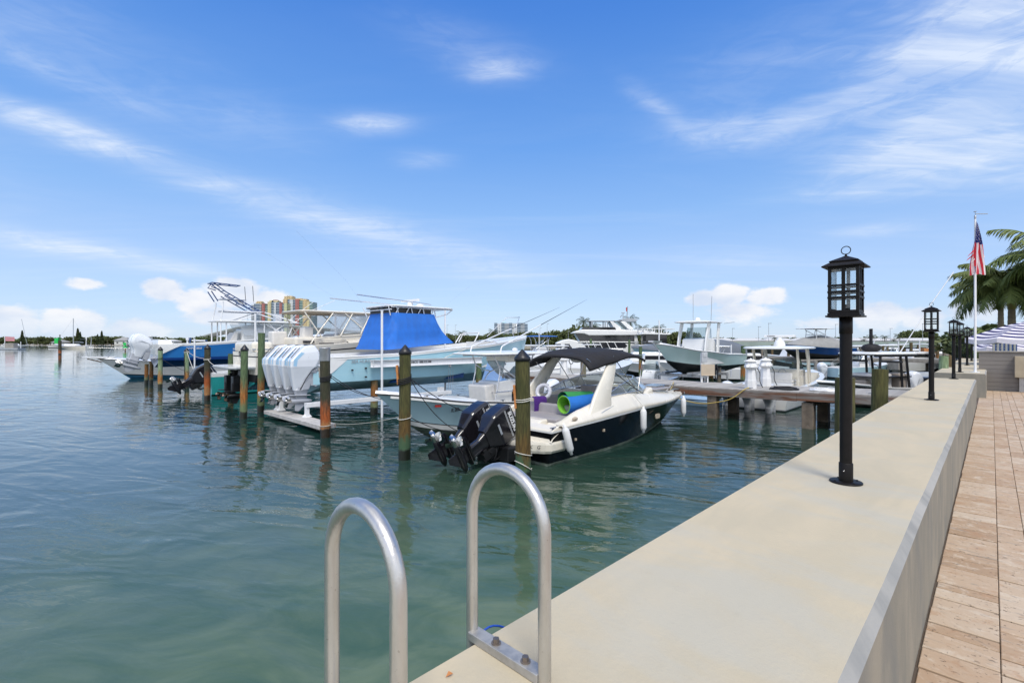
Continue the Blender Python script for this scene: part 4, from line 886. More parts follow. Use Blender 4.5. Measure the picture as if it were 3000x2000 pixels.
q=MB(); q.tube([(x,y,z) for x,y,z in [(6.8,.42,1.60),(7.0,.4,1.74),(8.0,.25,1.66),(8.4,0,1.60),(8.0,-.25,1.66),(7.0,-.4,1.74),(6.8,-.42,1.60)]],.012,6); q.box((8.6,0,1.42),(.5,.14,.06)); q.box((7.1,0,1.68),(.9,.6,.05)); q.build('bow_rail',G['steel'],bt)
q=MB(); q.box((6.7,0,1.63),(1.2,1.0,.05)); q.build('bow_cushion',G['seat'],bt,bevel=.02)
q=MB()
for sg in(-1,1):
    u=.62; q.loft([[(h.X(u)+xx*1.0,sg*(h.bs(u)*.985+e-.05*(xx+.2)),.98+zz) for xx,zz,_ in rrect(0,0,.30,.14,.065,0,5)] for e in(0,.02)],smooth=False)
    u=.27; q.box((h.X(u),sg*(h.bs(u)*.97),.95),(.06,.04,.06)); q.box((h.X(.12),sg*h.bs(.12)*.975,.88),(.05,.03,.05)); q.blob((.92,sg*1.24,1.36),(.10,.04,.05))
q.build('porthole_trim',G['tan'],bt)
cleats(bt,h,[.02]); 
text('lettering','240',.10,G['inkg'],bt,(8.35,-.47,1.38),(rad(75),0,rad(22)),.003)
# outboards and bracket
q=MB(); q.box((-.40,0,.66),(.65,1.3,.34)); q.build('motor_bracket',G['engd'],bt,bevel=.03)
outboard(bt,-.84,-.28,.90,64,'black',1.0,txt='SUZUKI'); outboard(bt,-.84,.44,.90,64,'black',1.0,txt='SUZUKI')
# things lying in the cruiser
def roll(mt1,mt2,s,t,z,r,L,name,label):
    q=MB(); turns=3.1; n=70; pin=[];
    for i in range(n+1):
        an=2*PI*turns*i/n; rr=r*(1-.10*(i/n)); pin.append((rr*math.cos(an+1.2),rr*math.sin(an+1.2),i/n))
    th=.009
    for i in range(n):
        (y0,z0,_),(y1,z1,_)=pin[i],pin[i+1]; f=1-th/r
        for k,(sc_) in enumerate((1,f)):
            q.add([(0,y0*sc_,z0*sc_),(0,y1*sc_,z1*sc_),(L,y1*sc_,z1*sc_),(L,y0*sc_,z0*sc_)],[(0,1,2,3)],k,True)
        for xx in(0,L): q.add([(xx,y0,z0),(xx,y1,z1),(xx,y1*f,z1*f),(xx,y0*f,z0*f)],[(0,1,2,3)],1)
    # loose outer flap
    pts=[(r*.98,r*.2),(r*1.0,r*.95),(r*.35,r*1.42),(-r*.25,r*1.28),(-r*.50,r*.90)]
    pts=[(p.y,p.z) for p in arcp([(0,a_,b_) for a_,b_ in pts],4,.15)]
    for (y0,z0),(y1,z1) in zip(pts,pts[1:]):
        for k,o_ in((1,0),(0,-.012)): q.add([(.02,y0,z0+o_),(.02,y1,z1+o_),(L-.1,y1*.9,z1*.85+o_),(L-.1,y0*.9,z0*.85+o_)],[(0,1,2,3)],2,True)
    o=q.build(name,[mt1,mt2,mat('dark_green_foam',(.03,.25,.07),.8)],None); o.location=Wp(s,t,z); o.rotation_euler=(0,rad(0),AD+rad(-6)); return tag(o,label,'foam mat')
roll(mat('blue_foam',(.015,.16,.55),.75,var=.08,vs=20),mat('green_foam',(.20,.52,.05),.75,var=.08,vs=20),9.72,7.72,1.22,.235,1.15,'foam_mat_roll','large rolled floating foam mat, bright green inside and blue outside, in the black cruiser')
q=MB(); a_=thing('inflatable_ring','translucent white inflatable ring propped on the cruiser bench','swim ring',Wp(10.35,8.93,1.42),AD)
for i in range(1): q.tube([(0,.19*math.cos(j*PI/14),.19*math.sin(j*PI/14)) for j in range(28)],[.055+.003*math.sin(j*3) for j in range(28)],12,closed=True)
o=q.build('tube',mat('frosted_vinyl',(.62,.62,.66),.25,var=.03),a_); o.rotation_euler=(0,rad(18),rad(20))
q=MB(); vs=[];n=24
for i in range(n+1):
    for j in range(7): vs.append((lerp(-.16,.16,i/n)+.0,[.22,.05,-.02,-.03,-.03,-.03,-.03][j]+.012*math.sin(i*2.1+j*.4),[.02,.03,.0,-.10,-.2,-.28,-.36][j]+.008*math.sin(i*1.3)))
q.add(vs,[(i*7+j,(i+1)*7+j,(i+1)*7+j+1,i*7+j+1) for i in range(n) for j in range(6)],0,True); o=q.build('towel',G['purple']); o.location=Wp(10.0,8.75,1.28); o.rotation_euler=(0,0,AD+rad(-15)); o.scale=(1.3,1,1.25); m_=o.modifiers.new('s','SOLIDIFY'); m_.thickness=.012; tag(o,'purple ribbed towel draped over the cruiser seat','towel')
def fender(s,t,z,r,L,lean,lb,top):
    a_=thing('boat_fender',lb,'fender',Wp(s,t,z),AD,'white fenders hanging along the black hull'); 
    q=MB(); q.lathe((0,0,0),[(.02,-.06),(.035,-.055),(.035,0),(r*.75,.03),(r,.09),(r,L-.09),(r*.75,L-.03),(.035,L),(.035,L+.055),(.02,L+.06)],18); o=q.build('body',G['fend'],a_); o.rotation_euler=lean
    d=Euler(lean).to_matrix()@Vector((0,0,L+.05)); q=MB(); tp=Matrix.Rotation(-AD,4,'Z')@(Wp(*top)-Wp(s,t,z)); q.tube([d,d.lerp(tp,.5)+Vector((.01,0,-.01)),tp],.008,6); q.build('fender_rope',G['ropew'],a_)
fender(8.88,6.84,.29,.085,.60,(rad(-6),rad(-14),0),'white fender leaning nearest the stern of the black cruiser',(8.72,7.12,.90))
fender(11.95,6.74,.40,.085,.60,(0,0,0),'white fender hanging at the middle of the black cruiser',(11.95,7.05,1.36))
fender(15.35,7.20,.42,.08,.56,(0,0,0),'white fender hanging at the bow of the black cruiser',(15.4,7.5,1.18))
# ================= PALE BLUE CENTRE CONSOLE (bow toward us)
cb=thing('center_console_boat','pale blue centre console boat with T-top and outriggers, bow pointing left behind the black cruiser','motorboat',Wp(14.0,11.75,-.36),AD+PI)
SH=[(0,1.20),(.4,1.24),(.7,1.42),(1,1.78)]
h=hull(cb,7.25,2.4,SH,[G['lblue'],G['algae'],G['ink'],G['gel']],rake=.16,dead=.34,bands=((.16,3),(.19,2),(1,0)),flare=1.75,cz=.46)
deck(cb,h,.66,.04,.20,.62,[G['gel'],G['nonskid']],rub=G['rub'],crown=.07,inner=G['gel'])
q=MB(); q.add([(h.X(u),sg*(h.bs(u)+.012),h.sh(u)+zz) for sg in(1,) for u in [i/30 for i in range(30)] for zz in(-.0,-.10)],[(2*i,2*i+2,2*i+3,2*i+1) for i in range(29)],0,True); q.add([(h.X(u),-(h.bs(u)+.012),h.sh(u)+zz) for u in [i/30 for i in range(30)] for zz in(-.0,-.10)],[(2*i,2*i+2,2*i+3,2*i+1) for i in range(29)],0,True); q.build('gunwale_band',G['gel'],cb)
console(cb,1.75,3.35,1.0,.62,1.92,gz=.62,window=True); ttopframe(cb,1.7,3.6,1.25,.62,2.74,x1=3.8,lean=.45); slab(cb,'t_top',.65,4.05,1.95,2.76,.06,G['gel'],.35,.05)
q=MB(); q.box((3.42,0,1.42),(.42,.86,.80),ry=.12); q.build('console_seat',G['seatw'],cb,bevel=.06,bseg=3)
seatbox(cb,1.1,0,1.0,.5,.62,.75,G['seatw'],'leaning_post',.25,1)
for y,pxt,pyt,Yt in((.72,1720,877,24.0),(-.72,1640,900,25.0)):
    tp=at(pxt,Yt,CH+(1002-pyt)*Yt/1430); inv=(Matrix.Translation(cb.location)@Matrix.Rotation(AD+PI,4,'Z')).inverted(); tl=inv@tp
    pipes(cb,'outrigger',[arcp([(3.3,y,2.80),(3.25,y,3.02),tuple(Vector((3.25,y,3.02)).lerp(tl,.35))],6,.2)],.022,G['aluw']); q=MB(); a_=Vector((3.25,y,3.02)).lerp(tl,.33); q.tube([a_,a_.lerp(tl,.5),tl],[.014,.009,.004],6); q.build('outrigger_tip',G['ink'],cb)
q=MB(); q.box((2.4,0,2.62),(.7,1.1,.22)); q.build('under_top_box',G['cream'],cb,bevel=.04)  # cream electronics box under the T-top
q=MB(); q.tube([(1.2,.5,2.83),(1.2,.5,3.5)],.012,6); q.blob((1.9,0,2.90),(.10,.10,.07)); q.build('antenna',G['aluw'],cb)
cleats(cb,h,[.1,.55,.86]); outboard(cb,-.28,.36,.95,12,'white',1.0); outboard(cb,-.28,-.36,.95,12,'white',1.0)
stripetext(h,cb,'FL 2038 PE',.755,.74,.135,G['ink'],side=1,shear=.3,off=.03,bold=.003); q=MB(); q.box((h.X(.825),h.y(.825,.8)+.02,lerp(h.c(.825),h.sh(.825),.8)),(.18,.03,.06),rz=-.3); q.build('registration_sticker',G['red'],cb)
# ================= BIG PALE BLUE BOAT ON THE LIFT
bb=thing('center_console_boat','large pale blue fishing boat with blue canvas cover and four white outboards on a lift','motorboat',Wp(7.85,18.65,.86),AD)
SH=[(0,1.38),(.25,1.47),(.6,1.75),(1,2.22)]
h=hull(bb,12.3,3.45,SH,[G['lblue2'],G['lblue2'],G['anti'],G['lblue']],rake=.045,dead=.46,bands=((.30,0),(.315,3),(1,0)),flare=1.1,full=2.3,cz=.34,lip=.05,k0=.12,cw=.96,ct=.42)
deck(bb,h,.75,.05,.24,.75,[G['gel'],G['nonskid']],rub=G['gel'],crown=.09)
q=MB()
for sg in(1,-1): q.add([(h.X(u),sg*(h.bs(u)+.012),h.sh(u)+zz) for u in [i/30 for i in range(30)] for zz in(.01,-.10)],[(2*i,2*i+2,2*i+3,2*i+1) for i in range(29)],0,True)
q.box((-.012,0,1.02),(.03,3.0,.74)); q.prism([(-.02,1.40),(1.0,1.46),(-.02,.66)],-1.628,-1.60); q.prism([(-.02,1.40),(1.0,1.46),(-.02,.66)],1.60,1.628); q.box((-.04,-.6,1.1),(.02,.03,.6)); q.build('gunwale_band',G['gel'],bb)
for x0_ in(2.6,5.4):
    for sg in(1,-1): q=MB(); q.add([(x0_,sg*1.40,.30),(x0_+1.0,sg*1.56,.34),(x0_+1.0,sg*1.60,.56),(x0_+.1,sg*1.50,.40)],[(0,1,2,3)]); q.build('hull_step',G['navy'],bb)
q=MB()
for sg in(1,-1):
    for x_,z_ in((1.5,.95),(1.5,.62),(6.2,1.1),(.95,.9)): q.M=Matrix.Translation((x_,sg*1.675,z_))@Matrix.Rotation(PI/2,4,'X'); q.cyl((0,0,-.03),.035,.06,12)
q.M=Matrix.Identity(4); q.build('through_hull_fitting',G['ink'],bb)
stripetext(h,bb,'SEA HUNTER',.12,.78,.17,G['inkg'],side=-1,shear=.2,off=.03)
for y in(-1.2,-.4,.4,1.2): outboard(bb,-.42,y,.90,3,'big',1.14,txt=('V10',))
q=MB(); q.box((-.22,0,.62),(.42,2.7,.5)); q.build('motor_bracket',G['lblue2'],bb,bevel=.05)
q=MB()
for y in(-1.05,-.35,.35): q.tube([(-.12,y+.05,1.0),(-.30,y+.35,1.02),(-.3,y+.6,1.0)],.035,8)
q.tube(arcp([(.1,-1.35,1.05),(-.3,-1.3,1.12),(-.45,-1.05,1.0)],4,.1),.05,8); q.build('rigging_tube',G['engw'],bb)
# canvas cover
q=MB(); NA=72; NZ=26; rg=[]
zb_,zt2=1.56,3.16
for i in range(NZ+1):
    f=i/NZ; x0=lerp(2.6,3.1,f**.92); x1=lerp(6.05,5.2,f**.7 if f>0 else 0); w_=lerp(2.95,2.15,f**.85); z0=lerp(zb_,zt2,f); r=rrect((x0+x1)/2,0,x1-x0,w_,.35,0,17)
    o_=[]
    for (x,y,_) in r:
        sl_=.085*(x-1.8)*(1-f); n_=noise.noise((x*1.1,y*1.5,z0*.55))*.07+noise.noise((x*3.2+y*2.5,y*3.0,z0*.45+9))*.10+noise.noise((x*7+z0*2,y*5,z0*.8+3))*.03+.03*math.sin(x*9+y*7+noise.noise((x,y,z0))*4)*(1-abs(f-.5)*1.2)
        g_=Vector((x-(x0+x1)/2,y*1.6,0)).normalized(); puff=.07*math.sin(PI*f)
        o_.append((x+g_.x*(n_-puff*.6),y+g_.y*(n_-puff*.4),z0+sl_))
    rg.append(o_)
q.loft(rg); q.build('canvas_cover',G['canvb'],bb)
q=MB(); q.box((4.1,0,3.26),(1.9,1.9,.22)); q.build('under_top_box',G['black'],bb)  # black box fills the dark gap under the hardtop as painted shade
slab(bb,'hardtop',2.9,6.3,2.35,3.42,.07,G['gel'],.4,.05)
L=[]
for i,x_ in enumerate((3.0,3.2,3.4,3.7,4.1,4.3,4.7,5.0,5.3)): L+=sym([(x_,.96,3.05),(x_+(.18 if i%2 else -.15),1.04,3.44)])
L+=sym([(5.2,.95,3.02),(5.9,1.0,3.20),(6.2,1.02,3.42)])+sym([(3.0,1.03,3.40),(6.2,1.03,3.40)])+[[(3.0,-1.03,3.3),(3.0,1.03,3.3)]]
pipes(bb,'top_frame',L,.024,G['aluw'])
pipes(bb,'outrigger',sym([(5.2,.75,3.60),(4.9,.85,3.62),(1.4,1.15,3.78)]),.022,G['alu'])
pipes(bb,'fishing_rod',sym([(1.9,.6,3.50),(.9,1.3,4.25),(-1.2,1.9,5.7)])+[[(6.0,-.6,3.55),(7.5,-.9,4.7)]],.0016,G['inkg'],5)
q=MB(); q.lathe((4.6,0,3.54),[(.13,0),(.14,.1),(.12,.18),(.05,.2)],14); q.box((4.6,0,3.80),(.12,1.3,.09)); q.lathe((5.4,.4,3.54),[(.2,0),(.21,.06),(.15,.16),(.02,.19)],14); q.build('radar_array',G['gel'],bb)
pipes(bb,'bow_ladder',[[(6.8,-.5,1.9),(7.1,-.5,2.3),(7.4,-.5,2.3)],[(7.9,-.6,1.95),(8.2,-.6,2.4),(8.2,.6,2.4),(7.9,.6,1.95)]],.03,G['gel'])
pipes(bb,'bow_rail',[[(11.3,-.45,2.05),(10.2,-1.0,2.25),(11.2,-.5,3.3),(11.6,0,3.3),(11.2,.5,3.3),(10.2,1.0,2.25)]],.018,G['alu'])
# ================= CREAM EXPRESS CRUISER
ec=thing('express_cruiser','cream express cruiser with hardtop, clear curtains and swim platform behind the quad outboards','motorboat',Wp(7.25,24.1,.62),AD)
SH=[(0,1.75),(.3,2.04),(.6,2.25),(1,2.6)]
h=hull(ec,10.8,3.5,SH,[G['cream'],G['teal'],G['anti'],G['rub']],rake=.13,dead=.42,bands=((.26,2),(.82,0),(.86,3),(1,0)),flare=1.4,cz=.5)
deck(ec,h,.42,.05,.3,1.1,[G['cream'],G['nonskid']],crown=.28,inner=G['seatw'])
q=MB(); out=[(.1,-1.55),(-.75,-1.45),(-.95,-1.1),(-.95,1.1),(-.75,1.45),(.1,1.55)]; q.loft([[(x*.97,y*.97,1.02) for x,y in out],[(x,y,1.08) for x,y in out],[(x,y,1.14) for x,y in out]],smooth=False); q.build('swim_platform',G['gel'],ec,bevel=.02)
text('lettering','Dyin',.34,G['ink'],ec,(-.03,.35,1.62),(PI/2,0,-PI/2),.006,sx=.9,bold=.006); text('lettering','to RUN',.10,G['inkg'],ec,(-.03,.3,1.34),(PI/2,0,-PI/2),.004)
q=MB(); q.box((.4,0,1.95),(.9,2.5,.5)); q.build('transom_box',G['cream'],ec,bevel=.14,bseg=4)
q=MB(); q.box((-.012,0,1.86),(.03,3.05,.07)); q.box((.9,-1.72,1.86),(1.8,.03,.07)); q.build('stripe',G['inkg'],ec)
q=MB(); q.box((3.1,0,2.1),(2.6,2.4,.65)); q.box((5.8,0,2.35),(4.2,2.5,.55),taper=.8); q.build('cabin_house',G['cream'],ec,bevel=.12,bseg=3)
slab(ec,'hardtop',2.0,5.9,2.6,3.62,.08,G['cream'],.4,.05); q=MB(); q.box((3.95,0,3.60),(3.8,2.55,.05)); q.build('top_valance',G['tan'],ec,bevel=.02)
q=MB()
for sg in(1,-1): q.add([(3.6,sg*1.25,3.6),(5.8,sg*1.2,3.6),(7.0,sg*1.15,2.75),(3.4,sg*1.32,2.6)],[(0,1,2,3)])
q.add([(5.8,1.2,3.6),(5.8,-1.2,3.6),(7.0,-1.15,2.75),(7.0,1.15,2.75)],[(0,1,2,3)]); q.build('clear_curtain',G['clear'],ec)
L=[]
L+=sym([(2.2,1.25,3.6),(3.0,1.35,2.4)])+sym([(3.6,1.25,3.6),(3.0,1.38,2.9),(2.4,1.45,2.1)])+sym([(4.6,1.25,3.6),(3.9,1.4,2.5)])+sym([(5.6,1.22,3.6),(5.0,1.35,2.6)])+sym([(5.6,1.22,3.6),(7.0,1.15,2.75)])+sym([(4.2,1.25,3.6),(5.4,1.3,2.65)])+sym([(2.6,1.45,2.35),(7.0,1.2,2.72)])
L+=[[(7.0,-1.15,2.75),(7.0,1.15,2.75)],[(6.4,-1.17,3.2),(6.4,1.17,3.2)]]; pipes(ec,'hardtop_frame',L,.032,G['cream'])
L=[]; 
for x_ in(6.5,7.4,8.3,9.2,10.1): L+=sym([(x_,1.6*(1-((x_-5)/6.5)**3),2.35+.02*x_),(x_,1.6*(1-((x_-5)/6.5)**3)-.1,2.85+.02*x_)])
L+=sym([(x_,1.6*(1-((x_-5)/6.5)**3)-.1,2.85+.02*x_) for x_ in(6.0,6.5,7.4,8.3,9.2,10.1,10.6)]); pipes(ec,'bow_rail',L,.016,G['steel'],6)
q=MB(); q.box((1.6,.4,2.35),(.7,.6,.7)); q.build('cockpit_seat',G['seatw'],ec,bevel=.08); q=MB(); q.box((2.6,-.5,2.5),(.5,.5,.8)); q.build('helm_seat',G['seatw'],ec,bevel=.08); 
q=MB(); q.box((1.8,-1.5,2.04),(.9,.06,.05)); q.box((3.1,-1.6,2.12),(.7,.06,.05)); q.box((2.4,-1.1,2.2),(.5,.4,.1)); q.build('grab_rail',G['ink'],ec)
for y in(-.5,.5):
    q=MB(); q.box((-.18,y,.62),(.4,.42,.62),taper=.8); q.box((-.42,y,.52),(.42,.34,.34)); q.loft([rrect(-.45,y,.42,.26,.08,.40),rrect(-.50,y,.34,.16,.06,.0)]); q.loft([rrect(-.52,y,.80,.28,.12,.04),rrect(-.52,y,.80,.28,.12,.07)])
    q.loft([[(xx,y+r_*math.cos(2*PI*j/12),-.16+r_*math.sin(2*PI*j/12)) for j in range(12)] for xx,r_ in((-.15,.02),(-.28,.10),(-.7,.11),(-.8,.08))]); q.add([(-.3,y,-.25),(-.65,y,-.25),(-.6,y,-.5),(-.45,y,-.52)],[(0,1,2,3)])
    for k_ in range(7): q.box((R.uniform(-.5,-.1),y+R.uniform(-.2,.2),R.uniform(.3,.9)),(.12,.07,.1),ry=R.random())
    q.build('stern_drive',G['engd'],ec,bevel=.01)
    q=MB()
    for b_ in range(3):
        a0=b_*2*PI/3+.4; vs=[]
        for i in range(5):
            for j in range(5): rr_=.06+.15*i/4; an=a0+(j/4-.5)*1.1*math.sin(PI*(.25+.65*i/4)); vs.append((-.88+.08*(j/4-.5)*2,y+rr_*math.cos(an),-.16+rr_*math.sin(an)))
        q.add(vs,[(i*5+j,i*5+j+1,(i+1)*5+j+1,(i+1)*5+j) for i in range(4) for j in range(4)],0,True)
    q.build('propeller',mat('bronze_propeller',(.45,.30,.20),.25,metal=.9),ec)
# ================= TEAL SKIFF
tb=thing('skiff','small teal skiff with white gunwale and tilted black outboard, low on the water','motorboat',Wp(7.2,30.0,-.25),AD)
SH=[(0,1.40),(.5,1.48),(1,1.75)]
h=hull(tb,7.0,2.2,SH,[G['teal'],G['teal'],G['gel']],bands=((.84,0),(1,2)),dead=.3); deck(tb,h,.7,.04,.2,.55,[G['gel'],G['nonskid']])
console(tb,2.8,3.7,.8,.55,1.6); outboard(tb,-.30,0,.95,62,'black',1.15); outboard(tb,-.30,.6,.95,62,'black',1.0)
# ================= BLUE BOAT WITH TUNA TOWER
tw=thing('fishing_boat','blue sport fishing boat with tall tuna tower, raised on a lift','motorboat',Wp(6.3,38.5,1.18),AD)
SH=[(0,1.42),(.2,1.50),(.6,1.85),(1,2.2)]
h=hull(tw,12.2,3.4,SH,[G['blue'],G['dblue'],G['gel']],bands=((.18,1),(.90,0),(1,2)),dead=.46,flare=1.4); deck(tw,h,.72,.05,.25,.9,[G['gel'],G['nonskid']],up=.06)
q=MB(); 
for sg in(1,-1): q.add([(-.02,sg*1.62,1.48),(1.35,sg*1.66,1.52),(.55,sg*1.64,1.12),(-.02,sg*1.62,.8)],[(0,1,2,3)])
q.box((-.02,0,1.15),(.05,3.1,.7)); q.box((.35,0,1.62),(.8,2.7,.30),taper=.8); q.build('stern_bulwark',G['gel'],tw,bevel=.01)
stripetext(h,tw,'INVINCIBLE',.17,.74,.17,G['white'],side=-1,off=.03,shear=.2)
for y in(-.42,.42): outboard(tw,-.5,y,1.08,20,'white',1.3).scale=(1.45,1.3,1.26)
q=MB(); q.box((6.2,0,1.9),(2.6,1.5,1.3)); q.build('console',G['gel'],tw,bevel=.12,bseg=3)
q=MB(); q.prism([(4.0,1.2),(4.55,1.2),(4.7,2.3),(4.5,2.32),(4.1,1.6)],-.7,.7); q.build('helm_seat',G['seatw'],tw,bevel=.05)
slab(tw,'hardtop',3.2,8.9,2.5,3.02,.09,G['gel'],.4,.06)
q=MB()
for sg in(1,-1): q.add([(4.6,sg*1.0,2.95),(8.0,sg*1.0,2.95),(8.3,sg*.95,2.1),(5.0,sg*1.0,2.1)],[(0,1,2,3)])
q.build('clear_curtain',G['clear'],tw)
L=[]; zc=lambda P:[(x,y,z if z<3.1 else 3.1+(z-3.1)*.675) for x,y,z in P]
for sg in(1,-1):
    y=sg*1.1; L+=[[(3.5,y,.95),(3.5,y*.98,3.0),(3.7,y*.8,4.6),(3.7,y*.8,5.05)],[(3.85,y,.95),(3.85,y*.95,3.02)],[(5.9,y*.95,1.2),(5.7,y*.98,3.02)],[(6.3,y*.95,1.2),(6.3,y*.98,3.02)],[(7.6,y*.9,1.8),(6.6,y*.98,3.02)],[(7.9,y*.9,1.8),(8.4,y*.95,3.02)],[(6.4,y*.95,2.9),(7.9,y*.9,2.1)],[(6.6,y*.9,2.1),(7.7,y*.95,2.9)],
      [(4.6,y*.95,3.1),(6.2,y*.75,4.1),(3.8,y*.7,4.1)],[(8.6,y*.95,3.1),(6.4,y*.75,4.1)]]
pipes(tw,'hardtop_frame',[zc(p) for p in L],.045,G['aluw'])
L=[]
for sg in(1,-1):
    y=sg*.55; L+=[[(6.3,y,4.1),(4.0,y*.75,6.1),(3.3,y*.7,6.9)],[(5.8,y,4.1),(3.9,y*.8,5.7)],[(3.3,y*.8,6.9),(3.1,y*.8,6.5),(3.6,y*.8,6.3)],[(3.5,y*.8,5.1),(3.1,y*.8,6.1)],[(3.1,y*.9,6.95),(4.9,y*.7,6.85)]]
for i in range(7): x_=lerp(6.0,3.9,i/6); z_=lerp(4.3,6.2,i/6); L.append([(x_,-.48,z_),(x_,.48,z_)])
for x_ in(3.1,3.7,4.3,4.9): L.append([(x_,-.42,6.93-.02*(x_-3.1)*2),(x_,.42,6.93-.02*(x_-3.1)*2)])
pipes(tw,'tower_ladder',[zc(p) for p in L],.038,G['navy'])
q=MB(); q.box((4.5,0,4.62),(1.6,1.0,.04)); q.box((5.0,0,4.45),(.4,.5,.3)); q.box((5.1,0,3.82),(2.6,1.4,.04)); q.box((7.6,0,3.45),(.45,.5,.55)); q.build('tower_platform',G['alu'],tw,bevel=.02)
q=MB(); q.tube([(8.6,.9,3.15),(10.0,1.4,4.2),(11.2,1.9,5.0)],.02,6); q.tube([(8.6,-.9,3.15),(9.8,-1.1,4.1),(11.4,-1.5,4.9)],.02,6); q.tube([(7.6,-.9,3.15),(12.6,-1.0,4.2)],.02,6); q.build('outrigger',G['aluw'],tw)
q=MB(); q.tube([(5.75,1.2,4.7),(5.7,1.25,5.75)],.02,6); q.tube([(6.3,1.2,4.7),(6.25,1.25,5.85)],.02,6); q.tube([(5.75,1.2,4.7),(5.8,.8,3.1)],.008,6); q.tube([(6.3,1.2,4.7),(6.4,.8,3.1)],.008,6); q.build('antenna',G['ink'],tw)
for k_,y in enumerate((-.55,.15)):
    q=MB(); q.cyl((1.6+k_*.3,y-.4,1.75),.09,.16,12); q.cyl((1.6+k_*.3,y-.4,1.55),.05,.2,10); q.M=Matrix.Translation((1.85+k_*.3,y-.4,1.72))@Matrix.Rotation(PI/2,4,'Y'); q.cyl((0,0,0),.05,.75,12); q.M=Matrix.Identity(4); q.build('rod_holder',G['navy'] if k_ else G['aluw'],tw)
# ================= WHITE BOAT WITH BOW PULPIT
pb=thing('fishing_boat','white boat with long bow pulpit and anchor pointing left','motorboat',Wp(14.7,47.3,-.55),AD+PI)
SH=[(0,1.45),(.5,1.6),(1,2.10)]
h=hull(pb,10.4,3.4,SH,[G['gel'],G['antib'],G['anti']],bands=((.09,1),(.15,2),(1,0)),rake=.2,dead=.5,flare=1.3,k0=.2,cz=.35); deck(pb,h,.42,.05,.3,.8,[G['gel'],G['nonskid']],crown=.12,rub=G['rub'])
q=MB(); q.prism([(9.6,2.10),(11.3,2.20),(11.3,2.27),(9.4,2.28)],-.24,.24); q.build('bow_pulpit',G['gel'],pb,bevel=.02)
q=MB(); q.tube([(11.0,0,2.12),(10.5,0,1.98),(10.2,0,1.85)],.04,6); q.add([(10.9,0,2.0),(10.4,.22,1.9),(10.1,0,1.82),(10.4,-.22,1.9)],[(0,1,2,3)]); q.build('anchor',mat('bronze_anchor',(.25,.14,.06),.5,metal=.5),pb)
pipes(pb,'bow_rail',sym([(5.5,1.4,1.9),(6.0,1.4,2.75),(8.0,1.1,2.85),(11.0,.22,2.95)])+sym([(8.3,1.1,2.1),(7.9,1.05,2.85)])+sym([(9.9,.6,2.2),(9.5,.6,2.9)])+sym([(7.2,1.2,2.0),(6.7,1.2,2.8)])+[[(11,-.22,2.95),(11,.22,2.95)]],.022,G['steel'])
q=MB(); q.box((4.6,0,2.2),(2.2,2.0,.9),taper=.8); q.build('cabin_house',G['gel'],pb,bevel=.12)
# ================= BOATS BEHIND THE DOCK
# mint boat on its lift
mb=thing('center_console_boat','mint green centre console with white T-top, raised on a lift, bow pointing left','motorboat',Wp(31.0,11.8,1.02),AD+PI)
SH=[(0,1.04),(.4,1.12),(.75,1.35),(1,1.72)]
h=hull(mb,9.0,2.75,SH,[G['mint'],G['anti'],G['gel']],rake=.16,dead=.42,bands=((.08,1),(.93,0),(1,2)),flare=1.9,cz=.45); deck(mb,h,.68,.04,.22,.6,[G['gel'],G['nonskid']],crown=.07,rub=G['gel'])
console(mb,3.0,4.9,1.25,.6,2.0,gz=.6,lean=.1); slab(mb,'t_top',2.8,5.2,2.0,2.86,.07,G['gel'],.4,.08)
q=MB()
for sg in(1,-1): q.prism([(4.95,.7),(5.15,.7),(4.85,2.0),(4.55,2.86),(4.2,2.86),(4.55,2.0)],sg*.78-.04,sg*.78+.04); q.prism([(3.1,.7),(3.35,.7),(3.3,2.2),(3.2,2.86),(2.9,2.86),(3.05,2.2)],sg*.78-.04,sg*.78+.04)
q.build('top_support',G['gel'],mb,bevel=.02)
pipes(mb,'antenna',[[(4.2,.8,2.9),(4.2,.85,4.3)],[(3.1,-.7,2.9),(3.1,-.7,4.6)],[(2.6,.9,2.85),(1.6,1.1,2.95)]],.016,G['inkg'],6); q=MB(); q.lathe((4.1,0,2.93),[(.18,0),(.18,.12),(.13,.14),(.13,.2),(.02,.24)],14); q.build('radar_dome',G['gel'],mb)
q=MB(); q.prism([(8.6,1.70),(9.4,1.78),(9.35,1.86),(8.5,1.84)],-.14,.14); q.build('anchor_roller',G['steel'],mb)
cleats(mb,h,[.3,.7,.85])
q=MB(); q.box((3.2,0,.02),(.3,2.6,.14)); q.box((6.2,0,.02),(.3,2.6,.14)); q.box((4.5,.7,.16),(4.5,.2,.1)); q.box((4.5,-.7,.16),(4.5,.2,.1))
for x_ in(3.2,6.2):
    for y_ in(-1.3,1.3): q.cyl((x_,y_,-1.4),.05,1.5,10)
o=q.build('lift_cradle',G['galv']); o.location=mb.location; o.rotation_euler=mb.rotation_euler; tag(o,'grey cradle carrying the mint green boat above the water','boat lift')
